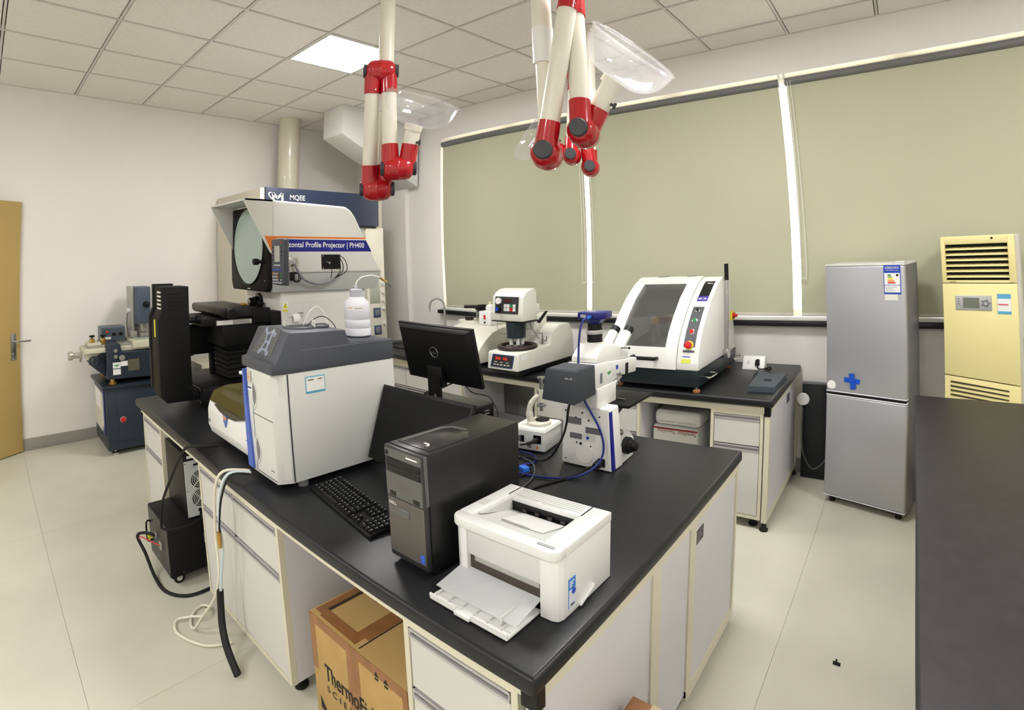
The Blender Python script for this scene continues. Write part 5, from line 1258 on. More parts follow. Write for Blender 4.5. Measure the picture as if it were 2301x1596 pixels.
# cables on the island
cable('lamp_cable', [(4.452, -2.325, 1.08), (4.445, -2.325, 1.06), (4.415, -2.30, 0.97), (4.37, -2.28, 0.89), (4.31, -2.25, 0.82), (4.24, -2.22, 0.782), (4.17, -2.20, 0.776), (4.12, -2.25, 0.776)], 0.0042, RUB, 'black cable hanging from the dark grey lamp housing')
cable('camera_cable', [(4.405, -2.126, 1.366), (4.403, -2.150, 1.362), (4.398, -2.172, 1.33), (4.398, -2.185, 1.23), (4.425, -2.215, 1.10), (4.495, -2.192, 0.95), (4.512, -2.195, 0.86), (4.49, -2.23, 0.805), (4.44, -2.28, 0.778), (4.36, -2.33, 0.776), (4.28, -2.35, 0.776), (4.20, -2.36, 0.776), (4.10, -2.40, 0.776)], 0.0042, mat('cable_blue', (24, 36, 120), 0.4), 'blue cable running down from the microscope camera over the bench')
single('usb_plug', B().hexa([(4.397, -2.140, 1.358), (4.415, -2.140, 1.358), (4.415, -2.119, 1.361), (4.397, -2.119, 1.361), (4.397, -2.140, 1.367), (4.415, -2.140, 1.367), (4.415, -2.119, 1.371), (4.397, -2.119, 1.371)], 0.002), mat('plug_blue', (40, 110, 210), 0.4), 'bright blue plug in the back of the microscope camera', 'plug')
cable('power_cable', [(4.485, -2.171, 0.806), (4.475, -2.20, 0.802), (4.455, -2.225, 0.795), (4.43, -2.27, 0.779), (4.39, -2.36, 0.7745), (4.37, -2.44, 0.7745), (4.42, -2.52, 0.7745), (4.45, -2.60, 0.7745)], 0.0042, RUB, 'black power cord leaving the microscope plug towards the printer')
single('mains_plug', B().hexa([(4.470, -2.205, 0.792), (4.500, -2.205, 0.795), (4.500, -2.172, 0.795), (4.470, -2.172, 0.795), (4.470, -2.205, 0.812), (4.500, -2.205, 0.815), (4.500, -2.172, 0.818), (4.470, -2.172, 0.818)], 0.004), RUB, 'black mains plug at the foot of the white microscope', 'plug')
cable('power_cable', [(4.10, -2.198, 0.817), (4.06, -2.215, 0.812), (4.02, -2.23, 0.79), (4.05, -2.30, 0.7745), (4.14, -2.38, 0.7745), (4.22, -2.46, 0.7745), (4.16, -2.55, 0.7745)], 0.0038, RUB, 'black power cord of the white power supply box')
cable('video_cable', [(4.38, -2.664, 0.90), (4.37, -2.62, 0.895), (4.32, -2.55, 0.82), (4.29, -2.48, 0.778), (4.22, -2.43, 0.776), (4.17, -2.38, 0.79), (4.20, -2.30, 0.776), (4.27, -2.30, 0.776), (4.25, -2.40, 0.776), (4.16, -2.44, 0.776)], 0.0036, RUB, 'black video cable tangled behind the computer tower')
single('video_plug', B().box(4.33, 4.375, -2.666, -2.625, 0.885, 0.905, 0.003), BLUEP, 'blue video plug in the back of the computer tower', 'plug')
single('video_plug', B().hexa([(4.225, -2.335, 0.777), (4.262, -2.35, 0.777), (4.272, -2.325, 0.777), (4.235, -2.31, 0.777), (4.225, -2.335, 0.797), (4.262, -2.35, 0.797), (4.272, -2.325, 0.797), (4.235, -2.31, 0.797)], 0.004), mat('plug_blue', (40, 110, 210), 0.4), 'loose bright blue plug lying on the bench by the power supply', 'plug')
cable('network_cable', [(4.09, -2.17, 0.7745), (4.15, -2.175, 0.782), (4.20, -2.19, 0.7745), (4.22, -2.24, 0.7745), (4.20, -2.32, 0.782), (4.24, -2.33, 0.785)], 0.0035, mat('cable_blue', (24, 36, 120), 0.4), 'dark blue cable beside the white power supply box')
cable('network_cable', [(4.08, -2.20, 0.7745), (4.18, -2.225, 0.7745), (4.25, -2.27, 0.778), (4.31, -2.36, 0.7745), (4.33, -2.46, 0.7745), (4.29, -2.52, 0.7745), (4.22, -2.53, 0.7745)], 0.003, mat('cable_grey', (84, 86, 88), 0.5), 'thin grey cable curling on the bench by the power supply')

# ================================================================ UNDER THE ISLAND
t = thing('transformer_box', 'black steel box on castors sticking out from under the island', 'box', (2.62, -3.0, 0))
tb = obj('case', B().box(2.45, 2.80, -3.225, -2.80, 0.055, 0.318, 0.003), BLKM, t)
for k in range(6):
    obj('vent_slot', B().box(2.8, 2.8012, -3.10 + k * .022, -3.088 + k * .022, 0.185, 0.235), mat('slot_black', (4, 4, 4), 0.8) if k < 2 else MGREY, tb)
obj('end_panel', B().box(2.455, 2.795, -3.229, -3.225, 0.06, 0.313, 0.001, 1), mat('panel_dark', (50, 50, 50), 0.4), tb)
obj('handle', B().tube([(2.50, -3.229, 0.24), (2.50, -3.252, 0.24), (2.50, -3.252, 0.14), (2.50, -3.229, 0.14)], 0.005, 8, 3), BLK, tb)
obj('terminal', B().box(2.60, 2.63, -3.242, -3.229, 0.20, 0.225, 0.002), STEEL, tb)
obj('terminal', B().box(2.68, 2.71, -3.242, -3.229, 0.17, 0.21, 0.002), STEEL, tb)
obj('terminal_cap', B().box(2.54, 2.565, -3.262, -3.24, 0.175, 0.20, 0.003), YELLOW, tb)
obj('screw', B().cyl((2.80, -3.17, 0.072), (2.803, -3.17, 0.072), 0.006, seg=10), CHROME, tb)
for (x, y) in ((2.50, -3.18), (2.75, -3.18), (2.50, -2.85), (2.75, -2.85)):
    ca = obj('castor', B().cyl((x - .012, y, 0.026), (x + .012, y, 0.026), 0.026, seg=20), RUB, t)
    obj('castor_hub', B().cyl((x - .013, y, 0.026), (x + .013, y, 0.026), 0.014, seg=16), GWP, ca)
    obj('castor_fork', B().box(x - .016, x + .016, y - .014, y + .014, 0.040, 0.056, 0.002), STEEL, ca)
t = thing('backup_supply', 'pale grey backup power unit with two round fans standing on the black box', 'power unit', (2.63, -3.05, 0.319))
ub = obj('case', B().box(2.47, 2.775, -3.118, -2.965, 0.319, 0.655, 0.003), BLK, t)
up2 = obj('rear_panel', B().box(2.775, 2.778, -3.115, -2.968, 0.324, 0.612, 0.001, 1), mat('rear_pale', (204, 208, 208), 0.4), t)
obj('top_label', B().box(2.776, 2.7775, -3.10, -3.03, 0.625, 0.638), PAPER, ub)
for zc in (0.512, 0.415):
    fan = obj('fan_well', B().cyl((2.778, -3.045, zc), (2.7795, -3.045, zc), 0.047, seg=32), BLKS, up2)
    for r in (0.018, 0.027, 0.036, 0.045):
        obj('fan_ring', B().torus((2.781, -3.045, zc), (1, 0, 0), r, 0.0018, 28, 6), GWP, fan)
    obj('fan_hub', B().cyl((2.778, -3.045, zc), (2.782, -3.045, zc), 0.012, seg=18), GWP, fan)
    sp_ = B()
    for k in range(4):
        a = PI / 4 + k * PI / 2
        sp_.tube([(2.7815, -3.045 + .01 * math.cos(a), zc + .01 * math.sin(a)), (2.7815, -3.045 + .047 * math.cos(a), zc + .047 * math.sin(a))], 0.002, 6, 1, False)
    obj('fan_spoke', sp_, GWP, fan)['kind'] = 'stuff'
obj('serial_port', B().box(2.778, 2.781, -3.07, -3.045, 0.585, 0.594), BLKS, up2)
obj('fuse_cap', B().cyl((2.778, -3.055, 0.353), (2.784, -3.055, 0.353), 0.009, seg=14), BLK, up2)
obj('cord_socket', B().cyl((2.778, -3.05, 0.333), (2.79, -3.05, 0.333), 0.010, seg=14), BLK, up2)
for (y, z) in ((-3.11, .60), (-2.975, .60), (-3.11, .33), (-2.975, .33), (-3.11, .46), (-2.975, .46)):
    obj('screw', B().cyl((2.778, y, z), (2.780, y, z), 0.004, seg=8), CHROME, up2)
cable('power_cable', [(2.79, -3.05, 0.333), (2.83, -3.08, 0.325), (2.85, -3.15, 0.325), (2.83, -3.24, 0.33), (2.82, -3.255, 0.36), (2.85, -3.245, 0.48), (2.93, -3.215, 0.62), (3.02, -3.19, 0.74), (3.07, -3.17, 0.785), (3.12, -3.10, 0.786), (3.14, -3.06, 0.785)], 0.006, RUB, 'black power cord rising from the backup unit over the bench edge')
cable('supply_cable', [(2.61, -3.242, 0.21), (2.56, -3.275, 0.215), (2.50, -3.30, 0.18), (2.55, -3.28, 0.10), (2.66, -3.27, 0.02), (2.80, -3.26, 0.009), (2.90, -3.20, 0.009), (2.92, -3.10, 0.009), (2.88, -2.95, 0.009)], 0.008, RUB, 'thick black supply cable looping from the black box onto the floor')
cable('earth_wire', [(2.69, -3.242, 0.19), (2.62, -3.27, 0.195), (2.545, -3.295, 0.195), (2.525, -3.298, 0.175)], 0.003, mat('wire_red', (196, 60, 60), 0.5), 'short red wire at the black box terminals')

# hoses over the cabinet front
WH = mat('hose_ivory', (226, 222, 204), 0.4)
cable('drain_hose', [(3.535, -3.085, 0.80), (3.52, -3.11, 0.805), (3.475, -3.165, 0.80), (3.43, -3.185, 0.74), (3.385, -3.185, 0.60), (3.355, -3.18, 0.48), (3.365, -3.185, 0.34), (3.33, -3.20, 0.22), (3.24, -3.23, 0.10), (3.19, -3.25, 0.03), (3.13, -3.25, 0.010), (3.06, -3.22, 0.010), (3.03, -3.17, 0.012), (3.08, -3.15, 0.022), (3.13, -3.19, 0.026), (3.09, -3.24, 0.022), (3.06, -3.29, 0.012), (3.15, -3.31, 0.010), (3.30, -3.25, 0.010), (3.36, -3.16, 0.010)], 0.0055, WH, 'ivory drain hose coiling on the floor below the spectrometer')
cable('water_hose', [(3.545, -3.085, 0.795), (3.50, -3.155, 0.795), (3.46, -3.18, 0.72), (3.435, -3.185, 0.62), (3.43, -3.185, 0.54), (3.425, -3.18, 0.46), (3.40, -3.185, 0.37), (3.378, -3.19, 0.26)], 0.0062, mat('hose_blue_white', (206, 220, 224), 0.35), 'pale blue water hose hanging in front of the two door cabinet')
cable('gas_tube', [(3.55, -3.09, 0.793), (3.515, -3.155, 0.793), (3.475, -3.183, 0.70), (3.442, -3.19, 0.58), (3.44, -3.19, 0.545)], 0.004, RUB, 'short black tube ending in a brass connector')
single('brass_connector', B().cyl((3.440, -3.194, 0.548), (3.438, -3.194, 0.500), 0.009, seg=12).cyl((3.438, -3.194, 0.500), (3.437, -3.194, 0.482), 0.0075, seg=12), BRASS, 'brass coupling on the hoses before the two door cabinet', 'connector')
cable('corrugated_hose', [(3.378, -3.192, 0.27), (3.376, -3.195, 0.20), (3.40, -3.205, 0.13), (3.46, -3.215, 0.07), (3.56, -3.22, 0.02)], 0.0145, mat('hose_black', (18, 18, 18), 0.6, bump=0.6, bscale=200), 'thick black corrugated hose ending above the floor')

# cartons
t = thing('printed_carton', 'brown cardboard carton with tape and black lettering under the island', 'carton', (4.15, -2.85, 0))
CX0, CX1, CY0, CY1, CZ = 3.915, 4.425, -3.085, -2.70, 0.412
cb_ = obj('box', B().box(CX0, CX1, CY0, CY1, 0.0, CZ, 0.003), CARDB, t)
mid = 4.165
obj('tape_strip', B().box(mid - .035, mid + .03, CY0 - .0008, CY0 + .001, 0.0, CZ - .002), TAPE, cb_)
obj('tape_strip', B().box(CX0, CX0 + .03, CY0 - .0008, CY0 + .001, 0.20, CZ - .002), TAPE, cb_)
obj('tape_strip', B().box(CX0 + .002, CX1 - .002, CY0 - .0009, CY0 + .001, CZ - .035, CZ - .001), TAPE, cb_)
obj('tape_strip', B().box(CX1 - .022, CX1, CY0 - .0008, CY0 + .001, 0.05, CZ - .01), TAPE, cb_)
obj('tape_strip', B().box(CX0 + .01, CX0 + .05, CY0 + .02, CY1 - .02, CZ - .001, CZ + .0008), TAPE, cb_)
obj('tape_strip', B().box(CX0 + .05, mid, CY0 + .012, CY0 + .05, CZ - .001, CZ + .0009), TAPE, cb_)
obj('tape_strip', B().box(mid - .04, mid + .02, CY0 + .05, CY1 - .02, CZ - .001, CZ + .0008), TAPE, cb_)
obj('tape_strip', B().box(CX1 - .001, CX1 + .0008, CY0, CY0 + .05, 0.04, CZ - .002), TAPE, cb_)
obj('flap_gap', B().box(mid + .022, mid + .026, CY0 + .01, CY1, CZ - .001, CZ + .001), INK, cb_)
for (x0, x1, y0, y1) in ((CX0 + .04, CX0 + .055, CY0 + .05, CY1 - .05), (CX0 + .055, CX0 + .13, CY1 - .065, CY1 - .05), (CX0 + .12, CX0 + .135, CY1 - .20, CY1 - .05), (CX0 + .135, CX0 + .20, CY1 - .15, CY1 - .135)):
    obj('printed_line', B().box(x0, x1, y0, y1, CZ + .0006, CZ + .0012), mat('print_brown', (60, 48, 30), 0.7, var=0), cb_)
text('lettering', 'ThermoFisher', cb_, INK, (CX0 + .075, CY0 - .0012, 0.190), (1, 0, 0), (0, 0, 1), width=0.34, height=0.060, font_bold=0.012)
text('lettering', 'S C I E N T I F I C', cb_, INK, (CX0 + .08, CY0 - .0012, 0.145), (1, 0, 0), (0, 0, 1), width=0.32, height=0.024)
for k, x in enumerate((CX0 + .36, CX0 + .405)):
    obj('handling_mark', B().prism([(x, .378), (x + .022, .378), (x + .011, .396)], 'y', CY0 - .0014, CY0).box(x + .003, x + .019, CY0 - .0014, CY0, .366, .372), INK, cb_)
obj('printed_block', B().prism([(CX0 + .03, .05), (CX0 + .07, .05), (CX0 + .03, .095)], 'y', CY0 - .0014, CY0), INK, cb_)
t = thing('small_carton', 'plain brown carton on the floor against the island end panel', 'carton', (5.02, -2.9, 0))
obj('box', B().box(4.914, 5.15, -3.10, -2.735, 0.0, 0.425, 0.003), mat('carton_dark', (142, 100, 66), 0.75, var=0.08, scale=12), t)
obj('tape_strip', B().box(4.97, 5.03, -3.101, -2.734, 0.4245, 0.4262), mat('tape_pale', (176, 158, 130), 0.4), t)
single('floor_scrap', B().box(5.292, 5.318, -1.80, -1.782, 0.0, 0.004, 0.001).box(5.300, 5.306, -1.795, -1.770, 0.0, 0.006, 0.001), BLK, 'small black scrap lying on the floor between the benches', 'scrap')

# ================================================================ GRINDER-POLISHER
t = thing('polishing_machine', 'off-white grinding and polishing machine with dark disc ring and control head', 'machine', (3.07, -0.72, HB))
OW = mat('machine_offwhite', (222, 222, 212), 0.4, var=0.012)
z0 = HB
obj('plinth', B().prism([(-1.02, z0 + .012), (-0.39, z0 + .012), (-0.375, z0 + .05), (-1.045, z0 + .05)], 'x', 2.955, 3.205, 0.003), BLKM, t)
for (x, y) in ((2.99, -0.98), (3.17, -0.98), (2.99, -0.43), (3.17, -0.43)):
    obj('foot', B().cyl((x, y, z0), (x, y, z0 + .014), 0.018, seg=12), RUB, t)
hs_ = obj('housing', B().prism([(-1.062, 0.818), (-0.362, 0.818), (-0.385, 1.01), (-0.43, 1.082), (-0.46, 1.092), (-0.56, 1.092), (-0.665, 1.048), (-0.680, 0.955), (-1.038, 0.945), (-1.05, 0.935)], 'x', 2.945, 3.212, 0.008, 3), OW, t)
fpv = V((0, -0.012, 0.117)).normalized()
pan_ = obj('control_panel', B().hexa([(2.972, -1.0625, 0.836), (3.165, -1.0625, 0.836), (3.165, -1.058, 0.836), (2.972, -1.058, 0.836), (2.992, -1.0545, 0.928), (3.178, -1.0545, 0.928), (3.178, -1.050, 0.928), (2.992, -1.050, 0.928)]), mat('panel_blue_rim', (40, 70, 130), 0.35, var=0), hs_)
obj('panel_face', B().hexa([(2.980, -1.0638, 0.841), (3.160, -1.0638, 0.841), (3.160, -1.060, 0.841), (2.980, -1.060, 0.841), (2.997, -1.0560, 0.923), (3.172, -1.0560, 0.923), (3.172, -1.052, 0.923), (2.997, -1.052, 0.923)]), mat('panel_dark', (34, 36, 42), 0.35), pan_)
RLED = mat('red_digits', (230, 50, 40), 0.4, var=0, emit=1.2)
text('digits', '300', pan_, RLED, (3.02, -1.0612, 0.892), (1, 0, 0), fpv, width=0.045, height=0.02)
text('digits', '05', pan_, RLED, (3.09, -1.0612, 0.892), (1, 0, 0), fpv, width=0.035, height=0.02)
for k in range(5):
    obj('panel_key', B().box(3.005 + k * .03, 3.023 + k * .03, -1.0665, -1.060, 0.852, 0.860), GWP, pan_)
for k in range(3):
    obj('panel_print', B().box(3.01 + k * .05, 3.035 + k * .05, -1.0648, -1.060, 0.872, 0.876), GWP, pan_)
obj('paper_label', B().box(3.2115, 3.213, -1.02, -0.955, 0.895, 0.935), PAPER, hs_)
dk = V((3.065, -0.875, 0.946))
obj('disc_ring', B().torus(dk + V((0, 0, .016)), (0, 0, 1), 0.126, 0.017, 44, 10), mat('ring_dark', (44, 32, 30), 0.4), t)
obj('grinding_disc', B().cyl(dk + V((0, 0, .002)), dk + V((0, 0, .014)), 0.114, seg=40), mat('disc_dark', (30, 30, 30), 0.35), t)
hol = obj('specimen_holder', B().cyl(dk + V((-.02, -.01, .014)), dk + V((-.02, -.01, .022)), 0.058, seg=30), STEEL, t)
for k in range(6):
    a = k * PI / 3
    obj('holder_hole', B().cyl(dk + V((-.02 + .036 * math.cos(a), -.01 + .036 * math.sin(a), .0215)), dk + V((-.02 + .036 * math.cos(a), -.01 + .036 * math.sin(a), .0228)), 0.013, seg=14), BLKS, hol)
# head on its column behind
obj('column', B().prism([(2.955, -0.66), (3.055, -0.66), (3.055, -0.50), (2.955, -0.50)], 'z', 1.05, 1.16, 0.01), OW, t)
hdp = obj('head', B().prism([(-0.935, 1.150), (-0.77, 1.150), (-0.775, 1.36), (-0.80, 1.380), (-0.85, 1.374), (-0.895, 1.355), (-0.926, 1.325), (-0.94, 1.20)], 'x', 2.895, 3.165, 0.008, 3), OW, t)
obj('head_plate', B().box(2.88, 3.18, -0.93, -0.76, 1.143, 1.150, 0.001, 1), BLK, t)
obj('head_arm', B().box(2.91, 2.99, -0.772, -0.50, 1.155, 1.24, 0.008), OW, t)
obj('arm_brace', B().prism([(-0.76, 1.13), (-0.66, 1.20), (-0.64, 1.20), (-0.74, 1.12)], 'x', 3.15, 3.165), BLK, t)
hp = obj('head_panel', B().hexa([(2.925, -0.9425, 1.205), (3.128, -0.9425, 1.205), (3.128, -0.937, 1.205), (2.925, -0.937, 1.205), (2.925, -0.9315, 1.326), (3.128, -0.9315, 1.326), (3.128, -0.926, 1.326), (2.925, -0.926, 1.326)]), mat('panel_dark', (34, 36, 42), 0.35), hdp)
hv = V((0, 0.011, 0.121)).normalized(); hn = V((0, -1, 0.09)).normalized()
def HP(x, z, n=0.0): return V((x, -0.9425 + (z - 1.205) * 0.0909, z)) + hn * n
g_ = obj('pressure_gauge', B().cyl(HP(2.958, 1.295, -.002), HP(2.958, 1.295, .008), 0.025, seg=28), GWP, hp)
obj('gauge_face', B().cyl(HP(2.958, 1.295, .007), HP(2.958, 1.295, .009), 0.021, seg=24), PAPER, g_)
obj('gauge_needle', B().tube([HP(2.953, 1.287, .0098), HP(2.966, 1.304, .0098)], 0.0015, 6, 1, False), REDB, g_)
obj('gauge_rim', B().torus(HP(2.958, 1.295, .008), hn, 0.025, 0.003, 28, 6), CHROME, g_)
obj('display', B().box(3.005, 3.065, -0.940, -0.932, 1.287, 1.308), mat('display_red', (70, 26, 28), 0.3, var=0), hp)
kn_ = obj('regulator_knob', B().cyl(HP(2.962, 1.235, 0), HP(2.962, 1.235, .022), 0.019, 0.017, 22), BLK, hp)
obj('knob_cap', B().cyl(HP(2.962, 1.235, .021), HP(2.962, 1.235, .024), 0.013, seg=18), BLUEP, kn_)
for r in range(2):
    for c in range(4):
        col_ = GREENB if (c == 2 and r == 0) else (REDB if (c == 2 and r == 1) else GWP)
        obj('panel_key', B().hexa([HP(3.005 + c * .026, 1.250 - r * .026, 0), HP(3.028 + c * .026, 1.250 - r * .026, 0), HP(3.028 + c * .026, 1.250 - r * .026, .002), HP(3.005 + c * .026, 1.250 - r * .026, .002), HP(3.005 + c * .026, 1.273 - r * .026, 0), HP(3.028 + c * .026, 1.273 - r * .026, 0), HP(3.028 + c * .026, 1.273 - r * .026, .002), HP(3.005 + c * .026, 1.273 - r * .026, .002)]), col_, hp)
obj('drive_motor', B().cyl((3.045, -0.86, 1.143), (3.045, -0.86, 1.025), 0.072, 0.066, 32), mat('motor_dark', (34, 44, 50), 0.45), t)
for k in range(5):
    a = 0.6 + k * 2 * PI / 5
    obj('press_finger', B().cyl((3.045 + .042 * math.cos(a), -0.86 + .042 * math.sin(a), 1.026), (3.045 + .042 * math.cos(a), -0.86 + .042 * math.sin(a), 0.975), 0.015, 0.013, 14), GWP, t)
obj('head_hose', B().tube([(2.91, -0.90, 1.143), (2.915, -0.91, 1.09), (2.925, -0.88, 1.05), (2.93, -0.80, 1.04), (2.94, -0.70, 1.05)], 0.003, 6, 5), GWP, t)
obj('head_hose', B().tube([(3.16, -0.85, 1.143), (3.165, -0.84, 1.10), (3.17, -0.80, 1.05), (3.14, -0.72, 1.0)], 0.003, 6, 5), MGREY, t)
tap_ = obj('water_tap', B().cyl((3.165, -0.71, 0.95), (3.165, -0.71, 1.005), 0.009).cyl((3.165, -0.71, 0.985), (3.195, -0.70, 0.985), 0.008).tube([(3.165, -0.71, 1.0), (3.165, -0.712, 1.03), (3.16, -0.72, 1.045), (3.12, -0.78, 1.04), (3.10, -0.80, 1.035)], 0.004, 8, 4), CHROME, t)
obj('tap_lever', B().tube([(3.190, -0.70, 0.988), (3.192, -0.70, 1.02)], 0.004, 6, 1, False), CHROME, tap_)

# ================================================================ CURVED MACHINE BEHIND IT
t = thing('specimen_saw', 'cream bench machine with curved front and black lever left of the polisher', 'machine', (2.45, -0.55, HB))
prof_ = [(-0.905, z0 + .03), (-0.935, 0.885), (-0.90, 0.93), (-0.845, 0.975), (-0.76, 1.03), (-0.66, 1.055), (-0.20, 1.055), (-0.20, z0 + .03)]
sm = obj('housing', B().prism(prof_, 'x', 2.28, 2.74, 0.008, 3), mat('saw_cream', (220, 218, 204), 0.4, var=0.012), t)
for (x, y) in ((2.32, -0.86), (2.70, -0.86), (2.32, -0.25), (2.70, -0.25)):
    obj('foot', B().cyl((x, y, z0), (x, y, z0 + .032), 0.02, seg=12), RUB, t)
obj('front_opening', B().box(2.40, 2.68, -0.936, -0.92, z0 + .04, 0.885), BLKM, t)
obj('yellow_sticker', B().hexa([(2.56, -0.887, 0.945), (2.63, -0.887, 0.945), (2.63, -0.872, 0.957), (2.56, -0.872, 0.957), (2.56, -0.889, 0.948), (2.63, -0.889, 0.948), (2.63, -0.874, 0.960), (2.56, -0.874, 0.960)]), mat('sticker_lime', (214, 220, 90), 0.4), sm)
obj('top_drum', B().cyl((2.30, -0.50, 1.0), (2.30, -0.50, 1.075), 0.13, 0.125, 36), mat('saw_cream', (220, 218, 204), 0.4), t)
obj('drum_knob', B().cyl((2.285, -0.53, 1.075), (2.285, -0.53, 1.105), 0.036, seg=20), mat('knob_dark', (40, 30, 34), 0.4), t)
obj('lever_post', B().cyl((2.385, -0.54, 1.055), (2.385, -0.54, 1.185), 0.009), STEEL, t)
lv = obj('lever_block', B().box(2.41, 2.475, -0.56, -0.50, 1.15, 1.215, 0.004).box(2.375, 2.42, -0.55, -0.53, 1.17, 1.19), BLK, t)
obj('lever_grip', B().tube([(2.43, -0.54, 1.198), (2.36, -0.57, 1.198), (2.30, -0.60, 1.196)], 0.014, 10, 3), BLK, lv)
sbx = obj('switch_box', B().box(2.475, 2.60, -0.62, -0.48, 1.056, 1.17, 0.006), WPL, t)
obj('rocker_switch', B().box(2.53, 2.547, -0.626, -0.619, 1.105, 1.14, 0.001, 1), REDB, sbx)
obj('indicator', B().cyl((2.538, -0.626, 1.078), (2.538, -0.619, 1.078), 0.008, seg=14), BLK, sbx)
t = thing('wash_bottle', 'small white bottle with pale cap on the switch box beside the polisher head', 'bottle', (2.54, -0.55, 1.17))
obj('body', B().lathe([(0.036, 0), (0.038, 0.004), (0.038, 0.03), (0.03, 0.045), (0.014, 0.052)], (2.54, -0.55, 1.171), seg=24), WPL, t)
obj('cap', B().cyl((2.54, -0.55, 1.222), (2.54, -0.55, 1.245), 0.013, seg=16), mat('cap_cream', (226, 222, 190), 0.4), t)

# ================================================================ SINK AND TAP
t = thing('sink', 'dark inset sink basin in the window worktop near the tap', 'sink', (1.62, -0.55, HB))
obj('basin_floor', B().box(1.36, 1.88, -0.72, -0.36, HB + .0005, HB + .0025), mat('basin_black', (8, 8, 9), 0.5, var=0), t)
rim_ = B()
for (x0, x1, y0, y1) in ((1.34, 1.90, -0.74, -0.72), (1.34, 1.90, -0.36, -0.34), (1.34, 1.36, -0.72, -0.36), (1.88, 1.90, -0.72, -0.36)):
    rim_.box(x0, x1, y0, y1, HB, HB + .010, 0.002, 1)
obj('rim', rim_, BLACKTOP, t)
t = thing('tap', 'grey gooseneck laboratory tap by the window wall corner', 'tap', (1.57, -0.16, HB))
TG = mat('tap_grey', (176, 176, 176), 0.35, metal=0.3, var=0.02)
obj('spout', B().tube([(1.585, -0.14, HB + .01), (1.585, -0.14, 1.08), (1.580, -0.145, 1.155), (1.558, -0.165, 1.195), (1.525, -0.195, 1.205), (1.492, -0.225, 1.18), (1.478, -0.238, 1.13), (1.477, -0.238, 1.105)], 0.011, 12, 6), TG, t)
obj('nozzle', B().cyl((1.477, -0.238, 1.108), (1.477, -0.238, 1.065), 0.008, 0.005), TG, t)
obj('tap_base', B().lathe([(0.03, 0), (0.03, 0.01), (0.018, 0.02), (0.018, 0.06), (0.013, 0.07)], (1.585, -0.14, HB), seg=20), TG, t)
obj('tap_handle', B().cyl((1.585, -0.14, HB + .04), (1.65, -0.14, HB + .05), 0.009), TG, t)
cable('drain_tube', [(3.72, -2.50, 0.98), (3.735, -2.44, 0.97), (3.75, -2.395, 0.88), (3.77, -2.36, 0.83), (3.72, -2.40, 0.85), (3.66, -2.47, 0.88), (3.62, -2.52, 0.90)], 0.0045, mat('tube_bluewhite', (206, 218, 228), 0.3), 'bent pale blue tube sticking out behind the spectrometer')

# ================================================================ CUTTING MACHINE
t = thing('cutting_machine', 'white abrasive cutting machine with curved smoky window and red and green buttons', 'machine', (4.12, -0.56, HB))
CXa, CXb = 3.835, 4.432
CW = mat('cutter_white', (232, 232, 228), 0.38, var=0.008)
DB = mat('cutter_base', (26, 36, 42), 0.4, var=0.05)
obj('base', B().prism([(-0.945, z0 + .032), (-0.17, z0 + .032), (-0.155, 0.905), (-0.955, 0.905)], 'x', CXa + .01, CXb, 0.006), DB, t)
for (x, y) in ((CXa + .06, -0.90), (CXb - .02, -0.92), (CXa + .06, -0.22), (CXb - .04, -0.22)):
    ft = obj('levelling_foot', B().lathe([(0.02, 0), (0.022, 0.004), (0.022, 0.014), (0.018, 0.018)], (x, y, z0), seg=18), mat('foot_amber', (176, 112, 62), 0.5), t)
    obj('foot_stud', B().cyl((x, y, z0 + .018), (x, y, z0 + .034), 0.010), STEEL, ft)
curve = [(-0.955, 0.905), (-0.955, 0.945), (-0.935, 1.03), (-0.89, 1.11), (-0.809, 1.20), (-0.70, 1.295), (-0.567, 1.375), (-0.47, 1.409), (-0.44, 1.413)]
back = [(-0.30, 1.395), (-0.17, 0.905)]
XS = 4.295   # seam between door and control column
def curve_pts(off=0.0):
    out = []
    for i, (y, z) in enumerate(curve):
        a = curve[max(i - 1, 0)]; b_ = curve[min(i + 1, len(curve) - 1)]
        dy, dz = b_[0] - a[0], b_[1] - a[1]; L = math.hypot(dy, dz)
        out.append((y - dz / L * off, z + dy / L * off))
    return out
cc_ = obj('control_column', B().prism(curve + back, 'x', XS + .002, CXb, 0.004, 2), CW, t)
obj('left_cheek', B().prism(curve + back, 'x', CXa, CXa + .02, 0.004, 2), CW, t)
obj('rear_shell', B().prism([(-0.47, 1.409), (-0.44, 1.413), (-0.30, 1.395), (-0.17, 0.905), (-0.20, 0.905), (-0.33, 1.375), (-0.45, 1.395)], 'x', CXa + .02, XS), CW, t)
obj('chamber_floor', B().box(CXa + .02, XS, -0.94, -0.20, 0.906, 0.925), mat('chamber_grey', (190, 192, 190), 0.5), t)
# hood door: curved frame with window
co = curve_pts(0.006); ci = curve_pts(-0.008)
def band(x0, x1, i0, i1):
    rings_ = []
    for i in range(i0, i1 + 1):
        rings_.append([(x0, co[i][0], co[i][1]), (x1, co[i][0], co[i][1]), (x1, ci[i][0], ci[i][1]), (x0, ci[i][0], ci[i][1])])
    return rings_
n_ = len(curve) - 1
fr_ = B().rings(band(CXa, CXa + .075, 0, n_)).rings(band(XS - .075, XS, 0, n_)).rings(band(CXa + .075, XS - .075, 0, 2)).rings(band(CXa + .075, XS - .075, n_ - 2, n_))
dor = obj('hood_door', fr_, CW, t)
SMK = glass_mat('smoky_window', (0.80, 0.81, 0.80), 0.03, 0.04)
_sn = SMK.node_tree; _sm = [q for q in _sn.nodes if q.type == 'MIX_SHADER'][0]; _so = [q for q in _sn.nodes if q.type == 'OUTPUT_MATERIAL'][0]
_sd = _sn.nodes.new('ShaderNodeBsdfDiffuse'); _sd.inputs[0].default_value = lin((140, 140, 136)) + [1]
